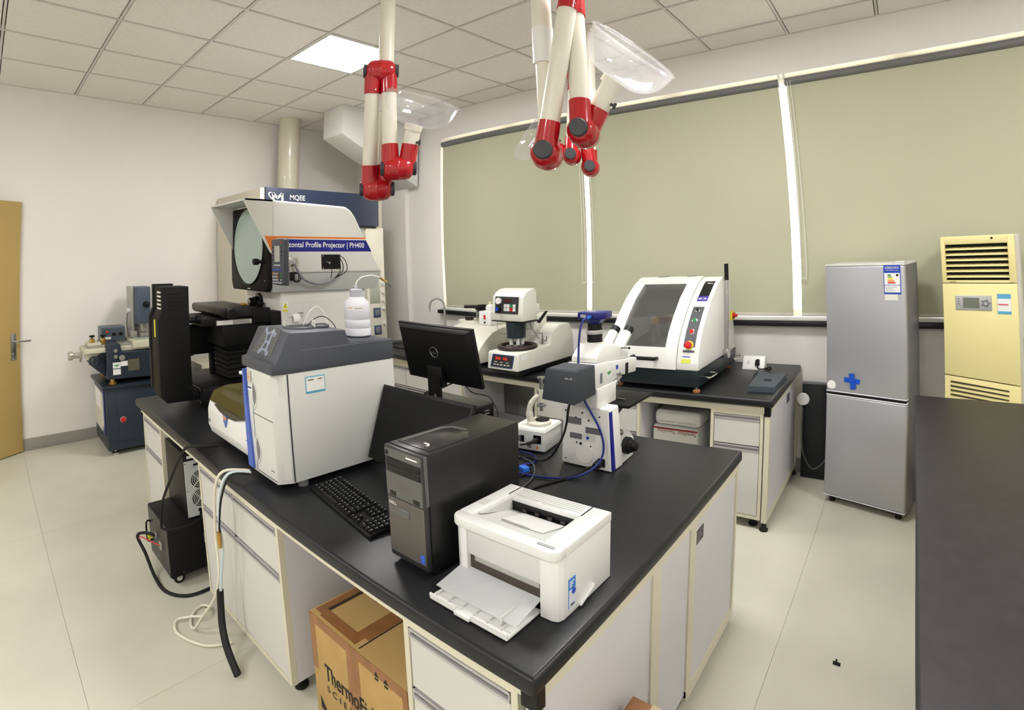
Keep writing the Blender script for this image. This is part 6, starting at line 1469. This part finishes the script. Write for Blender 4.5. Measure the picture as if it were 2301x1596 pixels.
_s3 = _sn.nodes.new('ShaderNodeMixShader'); _s3.inputs[0].default_value = 0.16
_sn.links.new(_sm.outputs[0], _s3.inputs[1]); _sn.links.new(_sd.outputs[0], _s3.inputs[2]); _sn.links.new(_s3.outputs[0], _so.inputs[0])
obj('window_pane', B().rings([[(CXa + .070, co[i][0], co[i][1] - .003), (XS - .070, co[i][0], co[i][1] - .003), (XS - .070, ci[i][0], ci[i][1]), (CXa + .070, ci[i][0], ci[i][1])] for i in range(2, n_ - 1)]), SMK, dor)
for x in (CXa + .13, XS - .12):
    obj('hinge', B().box(x, x + .06, -0.46, -0.40, 1.412, 1.424, 0.002), STEEL, t)
obj('door_handle', B().tube([(4.02, -0.957, 0.972), (4.02, -0.995, 0.972), (4.04, -1.005, 0.972), (4.15, -1.005, 0.972), (4.172, -0.995, 0.970), (4.172, -0.957, 0.966)], 0.0115, 10, 4), BLK, dor)
# inside the chamber
gd = obj('blade_guard', B().cyl((4.05, -0.52, 1.14), (4.11, -0.52, 1.14), 0.125, seg=36).box(4.05, 4.11, -0.52, -0.36, 1.05, 1.24), mat('guard_dark', (60, 64, 70), 0.4), t)
obj('guard_label', B().box(4.00, 4.05, -0.655, -0.645, 1.13, 1.21).box(4.00, 4.051, -0.66, -0.62, 1.13, 1.21), mat('label_amber', (214, 180, 60), 0.5), gd)
obj('vise', B().box(3.95, 4.10, -0.72, -0.55, 0.925, 0.985, 0.004).cyl((4.02, -0.80, 0.965), (4.02, -0.70, 0.965), 0.01), STEEL, t)
obj('splash_plate', B().prism([(-0.80, 0.925), (-0.45, 0.925), (-0.45, 1.06), (-0.72, 1.02)], 'x', 3.90, 3.905), mat('plate_steel', (96, 98, 100), 0.35, metal=0.5), t)
obj('chamber_back', B().prism([(-0.23, 0.93), (-0.21, 0.93), (-0.34, 1.37), (-0.36, 1.37)], 'x', CXa + .02, XS), mat('chamber_back', (196, 198, 194), 0.5), t)
# control column panels follow the curve
cp_ = curve_pts(0.0012); cp0 = curve_pts(-0.004)
def interp(P_, s):
    L = [0]
    for a, b_ in zip(P_, P_[1:]): L.append(L[-1] + math.hypot(b_[0] - a[0], b_[1] - a[1]))
    s *= L[-1]
    for i in range(len(L) - 1):
        if s <= L[i + 1] + 1e-9:
            u = (s - L[i]) / (L[i + 1] - L[i]); return (P_[i][0] + (P_[i + 1][0] - P_[i][0]) * u, P_[i][1] + (P_[i + 1][1] - P_[i][1]) * u)
    return P_[-1]
def strip_(x0, x1, s0, s1, off0=0.0015, n=8):
    A = curve_pts(off0); C = curve_pts(-0.004); r = []
    for k in range(n + 1):
        s = s0 + (s1 - s0) * k / n; a = interp(A, s); c = interp(C, s)
        r.append([(x0, a[0], a[1]), (x1, a[0], a[1]), (x1, c[0], c[1]), (x0, c[0], c[1])])
    return B().rings(r)
bp_ = obj('button_panel', strip_(4.330, 4.402, 0.135, 0.54), mat('button_panel_grey', (86, 88, 92), 0.4), cc_)
top_ = obj('name_panel', strip_(4.337, 4.405, 0.66, 0.88), mat('name_black', (18, 18, 20), 0.3, var=0), cc_)
nb_ = obj('name_band', strip_(4.337, 4.405, 0.60, 0.66), mat('name_violet', (70, 50, 150), 0.4, var=0), cc_)
def cpt(s, off): return interp(curve_pts(off), s)
def cnorm(s):
    a = cpt(s, 0); b_ = cpt(s, 0.01); v = V((0, b_[0] - a[0], b_[1] - a[1])); return v.normalized()
def ctan(s):
    a = cpt(s - .01, 0); b_ = cpt(s + .01, 0); v = V((0, b_[0] - a[0], b_[1] - a[1])); return v.normalized()
p_ = cpt(0.615, .003); text('lettering', 'MRC 200', nb_, WINK, (4.345, p_[0], p_[1]), (1, 0, 0), ctan(.63), width=0.052, height=0.016, font_bold=.01)
obj('maker_mark', strip_(4.360, 4.397, 0.828, 0.836, 0.0022), WINK, top_)
obj('maker_mark', strip_(4.366, 4.373, 0.836, 0.845, 0.0022), WINK, top_)
for (s, rr, h_, m_, nm) in ((0.50, 0.010, 0.014, BLK, 'selector_switch'), (0.40, 0.013, 0.012, GREENB, 'start_button'), (0.30, 0.013, 0.012, REDB, 'stop_button'), (0.19, 0.021, 0.03, REDB, 'emergency_stop')):
    p_ = cpt(s, 0.001); n3 = cnorm(s); o_ = V((4.366, p_[0], p_[1]))
    bt = obj(nm, B().lathe([(rr * .8, 0), (rr * .8, h_ * .5), (rr, h_ * .55), (rr, h_), (rr * .8, h_ * 1.08)], o_, n3, 22), m_, bp_)
    obj('button_ring', B().lathe([(rr * 1.25, 0), (rr * 1.25, 0.004), (rr, 0.005)], o_, n3, 24), YELLOW if nm == 'emergency_stop' else CHROME, bp_)
obj('label_sticker', strip_(4.325, 4.385, 0.055, 0.085), mat('sticker_lime', (214, 220, 90), 0.4), cc_)
obj('label_strip', strip_(4.33, 4.38, 0.10, 0.106), BLUEP, cc_)
# feed lever on the side
lv_ = obj('feed_lever', B().cyl((4.452, -0.445, 0.90), (4.452, -0.445, 1.395), 0.011), STEEL, t)
obj('lever_grip', B().cyl((4.452, -0.445, 1.39), (4.452, -0.445, 1.495), 0.0145, seg=18), BLK, lv_)
obj('lever_clamp', B().box(4.433, 4.468, -0.475, -0.415, 0.885, 0.945, 0.003).cyl((4.45, -0.42, 0.925), (4.45, -0.36, 0.925), 0.009), STEEL, lv_)
is_ = obj('isolator_switch', B().box(4.432, 4.446, -0.30, -0.25, 1.11, 1.17, 0.002), YELLOW, t)
obj('isolator_handle', B().lathe([(0.02, 0), (0.02, 0.012), (0.010, 0.014), (0.010, 0.03)], (4.446, -0.275, 1.14), (1, 0, 0), 18), REDB, is_)
for y in (-0.86, -0.30):
    obj('lifting_handle', B().tube([(4.434, y, 0.852), (4.475, y, 0.848), (4.475, y + .12, 0.848), (4.434, y + .12, 0.852)], 0.005, 8, 3), CHROME, t)

# ================================================================ SMALL THINGS ON AND UNDER THE WINDOW BENCH
t = thing('steel_slab', 'flat dark grey steel slab with a round hole on the window worktop', 'slab', (4.76, -0.63, HB))
DS = mat('slab_slate', (66, 76, 84), 0.5, var=0.05)
hole = V((4.765, -0.645))
angs = sorted([2 * PI * k / 28 + .01 for k in range(28)] + [math.atan2(q[1] - hole.y, q[0] - hole.x) % (2 * PI) for q in ((4.690, -0.815), (4.838, -0.800), (4.842, -0.455), (4.670, -0.470))])
nseg = len(angs)
outer = [(4.690, -0.815), (4.838, -0.800), (4.842, -0.455), (4.670, -0.470)]
bb = B(); bm_ = bb.bm
def ringpts(z, r): return [bm_.verts.new((hole.x + r * math.cos(a_), hole.y + r * math.sin(a_), z)) for a_ in angs]
def outpts(z):
    res = []
    for k in range(nseg):
        a = angs[k]; d2 = V((math.cos(a), math.sin(a))); best = None
        for (p, q) in zip(outer, outer[1:] + outer[:1]):
            p2, q2 = V(p), V(q); e = q2 - p2; den = d2.x * e.y - d2.y * e.x
            if abs(den) < 1e-9: continue
            w = p2 - hole; tt = (w.x * e.y - w.y * e.x) / den; uu = (w.x * d2.y - w.y * d2.x) / den
            if tt > 0 and -1e-6 <= uu <= 1 + 1e-6 and (best is None or tt < best): best = tt
        res.append(bm_.verts.new((hole.x + d2.x * best, hole.y + d2.y * best, z)))
    return res
it, ot, ib, ob2 = ringpts(HB + .034, .026), outpts(HB + .034), ringpts(HB + .001, .026), outpts(HB + .001)
for k in range(nseg):
    j = (k + 1) % nseg
    bm_.faces.new((it[k], ot[k], ot[j], it[j])); bm_.faces.new((ib[k], ib[j], ob2[j], ob2[k]))
    bm_.faces.new((ot[k], ob2[k], ob2[j], ot[j])); bm_.faces.new((it[k], it[j], ib[j], ib[k]))
obj('plate', bb, DS, t)
obj('hole_lining', B().cyl((hole.x, hole.y, HB + .0008), (hole.x, hole.y, HB + .004), 0.026, seg=24), BLKS, t)
t = thing('socket_box', 'white surface socket box with a black plug on the window worktop', 'socket', (4.57, -0.20, HB))
sk_ = obj('box', B().prism([(-0.255, HB), (-0.17, HB), (-0.17, HB + .085), (-0.215, HB + .085), (-0.250, HB + .015)], 'x', 4.505, 4.655, 0.003), WPL, t)
for k in range(3):
    obj('pin_hole', B().box(4.535 + (k % 2) * .012 + (k == 2) * .006, 4.538 + (k % 2) * .012 + (k == 2) * .006, -0.2385 + (k == 2) * .006, -0.232 + (k == 2) * .006, HB + .036 + (k == 2) * .01, HB + .046 + (k == 2) * .01), INK, sk_)
obj('plug', B().hexa([(4.592, -0.262, HB + .03), (4.624, -0.262, HB + .03), (4.624, -0.235, HB + .03), (4.592, -0.235, HB + .03), (4.596, -0.255, HB + .07), (4.620, -0.255, HB + .07), (4.620, -0.220, HB + .07), (4.596, -0.220, HB + .07)], 0.006), RUB, sk_)
cable('machine_cable', [(4.61, -0.262, HB + .045), (4.625, -0.29, HB + .02), (4.66, -0.30, HB + .02), (4.70, -0.28, HB + .03), (4.70, -0.25, HB + .01), (4.66, -0.22, HB + .0055), (4.60, -0.15, HB + .0055), (4.48, -0.10, HB + .0055)], 0.005, RUB, 'black cable from the socket box plug to the cutting machine')
t = thing('foam_box', 'white foam shipping box with rounded lid and red lettering under the window bench', 'box', (4.24, -0.65, 0))
FM = mat('foam_white', (232, 232, 228), 0.75, var=0.015, bump=0.2, bscale=150)
fy0 = -0.80
fbx = obj('box', B().box(4.085, 4.385, fy0, -0.48, 0.0, 0.50, 0.010, 3), FM, t)
obj('lid', B().box(4.090, 4.395, fy0 + .004, -0.49, 0.502, 0.60, 0.03, 4), FM, t)
obj('lid_notch', B().box(4.18, 4.28, fy0 + .002, fy0 + .03, 0.545, 0.585, 0.006), FM, t)
RED_I = mat('ink_crimson', (150, 40, 52), 0.6, var=0.05)
obj('printed_band', B().box(4.088, 4.382, fy0 - .0008, fy0 + .001, 0.478, 0.489), RED_I, fbx)
text('lettering', 'ThermoFisher', fbx, RED_I, (4.235, fy0 - .001, 0.482), (-1, 0, 0), (0, 0, -1), width=0.12, height=0.028)
text('lettering', 'ThermoFisher', fbx, RED_I, (4.375, fy0 - .001, 0.478), (-1, 0, 0), (0, 0, -1), width=0.12, height=0.028)
text('lettering', 'SCIENTIFIC  SCIENTIFIC', fbx, MGREY, (4.37, fy0 + .0028, 0.535), (-1, 0, 0), (0, 0, -1), width=0.26, height=0.010)

# ================================================================ FRIDGE
fa = -0.24
t = thing('fridge', 'silver two door fridge with energy label and blue tape', 'fridge', (5.30, -0.460, 0), fa)
W2, D2 = 0.230, 0.33
SV = mat('fridge_silver', (178, 180, 184), 0.36, metal=0.45, var=0.02, scale=3)
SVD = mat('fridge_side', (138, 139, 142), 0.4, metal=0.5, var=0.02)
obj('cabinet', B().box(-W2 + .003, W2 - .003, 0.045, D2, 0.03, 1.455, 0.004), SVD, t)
obj('top_cover', B().box(-W2, W2, 0.0, D2, 1.455, 1.467, 0.003), GWP, t)
du = obj('upper_door', B().box(-W2, W2, 0.0, 0.042, 0.708, 1.455, 0.008, 3), SV, t)
dl_ = obj('lower_door', B().box(-W2, W2, 0.0, 0.042, 0.055, 0.678, 0.008, 3), SV, t)
for (z, d_) in ((0.6785, dl_), (0.702, du), (0.047, dl_)):
    obj('door_trim', B().box(-W2, W2, -0.001, 0.042, z, z + .007, 0.002, 1), mat('trim_pale', (220, 222, 226), 0.3), d_)
obj('door_gap', B().box(-W2 + .006, W2 - .006, 0.006, 0.05, 0.686, 0.702), BLK, t)
for (x, y) in ((-W2 + .04, 0.05), (W2 - .04, 0.05), (-W2 + .04, D2 - .05), (W2 - .04, D2 - .05)):
    obj('foot', B().cyl((x, y, 0), (x, y, 0.032), 0.018, seg=12), BLK, t)
obj('hinge_cap', B().box(W2 - .05, W2 - .002, 0.005, 0.05, 1.467, 1.478, 0.003), GWP, t)
EB = mat('energy_blue', (30, 70, 180), 0.4, var=0)
el = decal('energy_label', du, EB, (W2 - .115, -0.001, 1.295), (1, 0, 0), (0, 0, 1), 0.092, 0.162)
decal('label_face', el, PAPER, (W2 - .111, -0.0025, 1.305), (1, 0, 0), (0, 0, 1), 0.084, 0.108)
for k, c in enumerate(((20, 120, 60), (110, 170, 50), (240, 220, 40), (236, 150, 40), (210, 50, 40))):
    decal('energy_bar', el, mat('bar_%d' % k, c, 0.5, var=0), (W2 - .093, -0.004, 1.398 - k * .0105), (1, 0, 0), (0, 0, 1), 0.018 + k * .006, 0.007, 0.0008)
obj('energy_grade', B().cyl((W2 - .041, -0.0035, 1.401), (W2 - .041, -0.0045, 1.401), 0.007, seg=14), INK, el)
decal('label_line', el, EB, (W2 - .111, -0.004, 1.345), (1, 0, 0), (0, 0, 1), 0.084, 0.002, 0.0008)
text('label_heading', '\u4e2d\u56fd\u80fd\u6548\u6807\u8bc6', el, WINK, (W2 - .107, -0.0027, 1.436), (1, 0, 0), (0, 0, 1), width=0.076, height=0.014)
text('label_heading', 'CHINA ENERGY LABEL', el, WINK, (W2 - .105, -0.0027, 1.426), (1, 0, 0), (0, 0, 1), width=0.072)
for k in range(3):
    decal('label_print', el, mat('print_pale', (120, 130, 160), 0.5, var=0), (W2 - .105, -0.004, 1.334 - k * .010), (1, 0, 0), (0, 0, 1), (0.06, 0.04, 0.05)[k], 0.002, 0.0006)
decal('barcode_sticker', du, mat('sticker_cream', (226, 226, 216), 0.5), (W2 - .113, -0.001, 1.26), (1, 0, 0), (0, 0, 1), 0.072, 0.034)
obj('oval_sticker', B().lathe([(0.026, 0), (0.026, 0.0015)], (-W2 + .033, -0.0003, 0.745), (0, -1, 0), 24), PAPER, du)
BT = mat('blue_tape', (24, 80, 196), 0.35, var=0.06, scale=40)
tp_ = thing('blue_tape_cross', 'crossed strips of blue tape stuck on the fridge door', 'tape', (5.30 - 0.075 * math.cos(fa) , -0.460 - 0.075 * math.sin(fa), 0.775), fa)
obj('tape_piece', B().hexa([(-.046, -.004, -.004), (.044, -.004, -.010), (.044, -.001, -.010), (-.046, -.001, -.004), (-.044, -.004, .024), (.048, -.004, .018), (.048, -.001, .018), (-.044, -.001, .024)]), BT, tp_)
obj('tape_piece', B().hexa([(-.006, -.007, -.044), (.026, -.007, -.040), (.026, -.0042, -.040), (-.006, -.0042, -.044), (-.016, -.012, .050), (.014, -.014, .052), (.014, -.010, .052), (-.016, -.0085, .050)]), BT, tp_)

# black board and round thing between bench and fridge
t = thing('leaning_board', 'black board standing against the wall between window bench and fridge', 'board', (4.955, -0.06, 0))
obj('board', B().box(4.885, 5.045, -0.085, -0.045, 0.0, 0.655, 0.003), mat('board_black', (20, 24, 28), 0.45, var=0.08), t)
obj('board_edge', B().box(4.885, 5.045, -0.09, -0.04, 0.655, 0.665, 0.001, 1), mat('edge_grey', (96, 98, 100), 0.4), t)
t = thing('wall_disc', 'pale round disc fixed on the black board beside the bench end', 'disc', (4.893, -0.09, 0.51))
obj('disc', B().lathe([(0.010, -0.006), (0.040, -0.005), (0.043, 0.0), (0.040, 0.005), (0.010, 0.006)], (4.893, -0.100, 0.555), (0, -1, 0), 32), WPL, t)
obj('hanger', B().cyl((4.893, -0.086, 0.555), (4.893, -0.098, 0.555), 0.008), GWP, t)
cable('power_cable', [(5.07, -0.10, 0.20), (5.03, -0.13, 0.13), (4.97, -0.16, 0.10), (4.91, -0.16, 0.20), (4.895, -0.14, 0.33), (4.893, -0.115, 0.50)], 0.004, mat('cord_grey', (90, 92, 94), 0.5), 'grey cord hanging between the bench end and the fridge')

# ================================================================ FLOOR STANDING AIR CONDITIONER
aa = math.radians(-13)
t = thing('air_conditioner', 'tall yellowed floor-standing air conditioner with black louvre outlet', 'air conditioner', (5.888, -0.42, 0), aa)
AW, AD, AH = 0.175, 0.27, 1.60
YEL = mat('yellowed_plastic', (232, 220, 158), 0.42, var=0.03, scale=3)
YEL2 = mat('yellowed_front', (236, 226, 162), 0.38, var=0.02, scale=3)
SIDEG = mat('side_grey_white', (206, 204, 196), 0.45)
obj('cabinet', B().box(-AW + .012, AW + .012, 0.05, AD, 0.0, AH, 0.006), SIDEG, t)
fb_ = B()
oz0, oz1 = 1.355, 1.555
fb_.box(-AW, -AW + .022, 0.0, 0.05, 1.345, AH, 0.005).box(AW - .032, AW, 0.0, 0.05, 1.345, AH, 0.005).box(-AW + .02, AW - .03, 0.0, 0.05, oz1, AH, 0.005).box(-AW + .02, AW - .03, 0.0, 0.05, 1.345, oz0 + .004, 0.003)
obj('outlet_surround', fb_, YEL, t)
obj('outlet_dark', B().box(-AW + .02, AW - .03, 0.038, 0.049, oz0, oz1), mat('outlet_black', (14, 13, 12), 0.7), t)
for k in range(6):
    z = oz0 + .018 + k * (oz1 - oz0 - .02) / 6
    obj('louvre', B().hexa([(-AW + .021, 0.004, z), (AW - .031, 0.004, z), (AW - .031, 0.036, z + .012), (-AW + .021, 0.036, z + .012), (-AW + .021, 0.004, z + .004), (AW - .031, 0.004, z + .004), (AW - .031, 0.036, z + .016), (-AW + .021, 0.036, z + .016)], 0.001, 1), YEL, t)
for k in range(9):
    x = -AW + .05 + k * 0.034
    obj('vertical_vane', B().box(x, x + .003, 0.030, 0.042, oz0, oz1), BLK, t)
pf = obj('front_panel', B().hexa([(-AW, 0.0, 0.838), (AW, 0.0, 0.812), (AW, 0.05, 0.812), (-AW, 0.05, 0.838), (-AW, 0.0, 1.342), (AW, 0.0, 1.342), (AW, 0.05, 1.342), (-AW, 0.05, 1.342)], 0.006), YEL2, t)
lp = obj('lower_panel', B().hexa([(-AW, 0.002, 0.03), (AW, 0.002, 0.03), (AW, 0.05, 0.03), (-AW, 0.05, 0.03), (-AW, 0.002, 0.833), (AW, 0.002, 0.807), (AW, 0.05, 0.807), (-AW, 0.05, 0.833)], 0.006), YEL, t)
for k in range(4):
    z = 0.795 - k * .024
    obj('intake_slot', B().hexa([(-AW + .03, -0.0005, z), (AW - .05, -0.0005, z - .02), (AW - .05, 0.003, z - .02), (-AW + .03, 0.003, z), (-AW + .03, -0.0005, z + .010), (AW - .05, -0.0005, z - .013), (AW - .05, 0.003, z - .013), (-AW + .03, 0.003, z + .010)]), mat('slot_olive', (70, 62, 34), 0.7), lp)
dp = obj('display_panel', B().box(-0.112, 0.060, -0.004, 0.002, 1.198, 1.278, 0.006, 3), mat('display_silver', (184, 186, 186), 0.35, metal=0.3), pf)
obj('lcd', B().box(-0.075, 0.002, -0.0055, -0.002, 1.210, 1.266, 0.001, 1), mat('lcd_green', (110, 116, 104), 0.3), dp)
obj('button_dial', B().torus((0.032, -0.0055, 1.238), (0, 1, 0), 0.013, 0.003, 20, 6), MGREY, dp)
for k in range(5):
    a = k * 2 * PI / 5
    obj('panel_button', B().cyl((0.032 + .02 * math.cos(a), -0.006, 1.238 + .018 * math.sin(a)), (0.032 + .02 * math.cos(a), -0.003, 1.238 + .018 * math.sin(a)), 0.0045, seg=10), MGREY, dp)
for k in range(3): obj('panel_lamp', B().cyl((-0.096, -0.006, 1.258 - k * .013), (-0.096, -0.003, 1.258 - k * .013), 0.003, seg=8), DGREY, dp)
el = decal('energy_label', pf, mat('label_sky', (90, 170, 206), 0.45, var=0), (AW - .090, -0.001, 1.183), (1, 0, 0), (0, 0, 1), 0.060, 0.105)
decal('label_face', el, PAPER, (AW - .090, -0.002, 1.197), (1, 0, 0), (0, 0, 1), 0.060, 0.066, 0.0012)
decal('label_red', el, mat('label_rose', (206, 70, 100), 0.5, var=0), (AW - .086, -0.0035, 1.230), (1, 0, 0), (0, 0, 1), 0.044, 0.006, 0.001)
obj('sensor_dot', B().cyl((0.075, -0.001, 1.583), (0.075, 0.002, 1.583), 0.006, seg=12), BLK, t)
decal('side_label', t, mat('label_faded', (170, 168, 160), 0.5, var=0.1, scale=60), (AW + .012, 0.07, 0.93), (0, 1, 0), (0, 0, 1), 0.14, 0.12)
decal('small_print', t, mat('ink_olive', (150, 140, 90), 0.5, var=0), (-AW + .04, -0.0005, 1.350), (1, 0, 0), (0, 0, 1), 0.03, 0.004)

# ================================================================ EXTRACTION ARMS
CUP = bpy.data.materials.new('clear_hood'); CUP.use_nodes = True
_nt = CUP.node_tree; _nt.nodes.clear()
_tr = _nt.nodes.new('ShaderNodeBsdfTransparent'); _tr.inputs[0].default_value = (0.97, 0.97, 0.975, 1)
_df = _nt.nodes.new('ShaderNodeBsdfDiffuse'); _df.inputs[0].default_value = (0.92, 0.92, 0.93, 1)
_tl = _nt.nodes.new('ShaderNodeBsdfTranslucent'); _tl.inputs[0].default_value = (0.92, 0.92, 0.93, 1)
_gl = _nt.nodes.new('ShaderNodeBsdfGlossy'); _gl.inputs['Roughness'].default_value = 0.05
_ma = _nt.nodes.new('ShaderNodeMixShader'); _ma.inputs[0].default_value = 0.5
_mb = _nt.nodes.new('ShaderNodeMixShader'); _mb.inputs[0].default_value = 0.085
_mc = _nt.nodes.new('ShaderNodeMixShader'); _mc.inputs[0].default_value = 0.05
_ou = _nt.nodes.new('ShaderNodeOutputMaterial')
_nt.links.new(_df.outputs[0], _ma.inputs[1]); _nt.links.new(_tl.outputs[0], _ma.inputs[2])
_nt.links.new(_tr.outputs[0], _mb.inputs[1]); _nt.links.new(_ma.outputs[0], _mb.inputs[2])
_nt.links.new(_mb.outputs[0], _mc.inputs[1]); _nt.links.new(_gl.outputs[0], _mc.inputs[2]); _nt.links.new(_mc.outputs[0], _ou.inputs[0])
KNOB = mat('knob_charcoal', (58, 60, 64), 0.5, var=0.04)
TW = mat('sleeve_white', (232, 232, 230), 0.35, var=0)

def joint(t, c, e, dirs, rj=0.056, hl=0.074, rs=0.043, ls=0.115):
    """one red swivel joint: barrel along e, sleeves (side, direction) leaving its two halves"""
    c = V(c); e = V(e).normalized()
    j = obj('swivel_joint', B().lathe([(0.012, -hl), (rj * .62, -hl + .004), (rj * .9, -hl + .02), (rj, -hl * .45), (rj * 1.02, -.006), (rj * 1.06, 0), (rj * 1.02, .006), (rj, hl * .45), (rj * .9, hl - .02), (rj * .62, hl - .004), (0.012, hl)], c, e, 32), REDP, t)
    for s in (-1, 1):
        obj('lock_knob', B().lathe([(rj * .60, 0), (rj * .62, .004), (rj * .62, .016), (rj * .55, .02)], c + e * s * (hl - .006), e * s, 22), KNOB, j)
    for (s, d) in dirs:
        d = V(d).normalized(); a = c + e * s
        obj('joint_sleeve', B().cyl(a + d * .01, a + d * ls, rs, rs * .97, 26), REDP, j)
        q = a + d * (ls - .018)
        side = d.cross(V((0.3, 0.9, 0.2))).normalized()
        obj('screw', B().cyl(q + side * (rs - .002), q + side * (rs + .002), 0.004, seg=8), CHROME, j)
    return j

def arm_tube(t, a, b_, ca, cb, r=0.0375):
    a, b_ = V(a), V(b_); d = (b_ - a).normalized()
    return obj('arm_tube', B().cyl(a + d * ca, b_ - d * cb, r, r, 26), TUBEW, t)

def cup(t, neck, rimc, R=0.182):
    neck, rimc = V(neck), V(rimc); d = (rimc - neck).normalized(); dep = (rimc - neck).length
    prof = []
    for k in range(13):
        a = k / 12
        prof.append((0.042 + (R - 0.042) * math.sin(a * PI / 2) ** 0.85, dep * (1 - math.cos(a * PI / 2)) ** 1.0))
    x, y, d = B.frame(d)
    outer_ = [[neck + d * h + (x * math.cos(2 * PI * i / 40) + y * math.sin(2 * PI * i / 40)) * r for i in range(40)] for r, h in prof]
    inner_ = [[neck + d * (h + .0025) + (x * math.cos(2 * PI * i / 40) + y * math.sin(2 * PI * i / 40)) * (r - .0025) for i in range(40)] for r, h in prof]
    rr = outer_ + inner_[::-1] + [outer_[0]]
    h_ = obj('suction_hood', B().rings(outer_ + inner_[::-1], True, False), CUP, t)
    obj('hood_rim', B().torus(rimc, d, R, 0.006, 48, 8), CUP, h_)
    obj('hood_collar', B().cyl(neck - d * .025, neck + d * .006, 0.043, 0.045, 26), TUBEW, h_)
    return h_

def extraction_arm(label, pole, J2, J1, J3, neck, rimc, e, e3, sides, R=0.182):
    e = V(e).normalized(); e3 = V(e3).normalized()
    J1, J2, J3, neck, rimc = V(J1), V(J2), V(J3), V(neck), V(rimc)
    t = thing('extraction_arm', label, 'extraction arm', (pole[0], pole[1], CH - 0.01), group='red and ivory extraction arms on the ceiling')
    sp, sA, sB, s3 = sides       # offset of the pole and tube A on J1/J2, of tube B on J1, and of B on J3
    of = 0.038
    p2 = J2 + e * of * sp
    pole_top = V((pole[0], pole[1], CH - 0.012))
    obj('ceiling_flange', B().lathe([(0.09, 0), (0.09, 0.006), (0.05, 0.012), (0.05, 0.03)], (pole[0], pole[1], CH - 0.0035), (0, 0, -1), 30), TUBEW, t)
    d = (pole_top - p2).normalized()
    zs = p2 + d * max(0.38, (pole_top - p2).length * 0.36)
    obj('drop_pole', B().cyl(p2 + d * .10, zs + d * .02, 0.034, 0.034, 26), TUBEW, t)
    obj('upper_pole', B().cyl(zs, pole_top, 0.0405, 0.0405, 26), TUBEW, t)
    obj('pole_sleeve', B().cyl(zs - d * .02, zs + d * .14, 0.043, 0.043, 26), TW, t)
    a2 = J2 + e * of * sA; a1 = J1 + e * of * sA
    b1 = J1 + e * of * sB; b3 = J3 + e3 * of * s3
    r3 = J3 - e3 * of * s3
    joint(t, J2, e, [(of * sp, d), (of * sA, a1 - a2)])
    joint(t, J1, e, [(of * sA, a2 - a1), (of * sB, b3 - b1)])
    dn = (neck - r3).normalized()
    joint(t, J3, e3, [(of * s3, b1 - b3), (-of * s3, dn)])
    arm_tube(t, a2, a1, .10, .10); arm_tube(t, b1, b3, .10, .10)
    tb_ = arm_tube(t, r3, neck, .10, .02)
    q = r3 + dn * ((neck - r3).length * .62)
    sd = dn.cross(V((0.2, -.9, .3))).normalized()
    obj('damper_lever', B().cyl(q + sd * .035, q + sd * .058, .006, seg=10).cyl(q + sd * .055 - dn * .012, q + sd * .055 + dn * .012, .006, seg=8), KNOB, tb_)
    cup(t, neck, rimc, R)
    return t

extraction_arm('red and ivory extraction arm hanging nearest the round screen projector', [3.322, -2.222], [3.339, -2.266, 1.936], [3.421, -2.323, 2.508], [3.466, -2.233, 2.023], [3.536, -2.198, 2.221], [3.576, -2.183, 2.343], (0.6, 0.8, 0), (0.6, 0.8, 0), (1, -1, 1, -1))
extraction_arm('large red and ivory extraction arm hanging above the microscope and printer', [4.287, -2.177], [4.311, -2.234, 1.965], [4.44, -2.174, 2.645], [4.44, -2.174, 2.04], [4.551, -2.112, 2.242], [4.645, -2.1, 2.349], (0.42, -0.90, 0.05), (0.30, -0.94, 0.05), (-1, 1, -1, 1))
extraction_arm('red and ivory extraction arm hanging in front of the window blinds behind the larger arm', [3.77, -0.898], [3.758, -0.986, 2.12], [3.716, -1.034, 2.734], [3.689, -1.086, 2.188], [3.57, -1.19, 2.271], [3.525, -1.26, 2.322], (0.45, -0.89, 0.0), (0.45, -0.89, 0.0), (-1, 1, -1, 1))
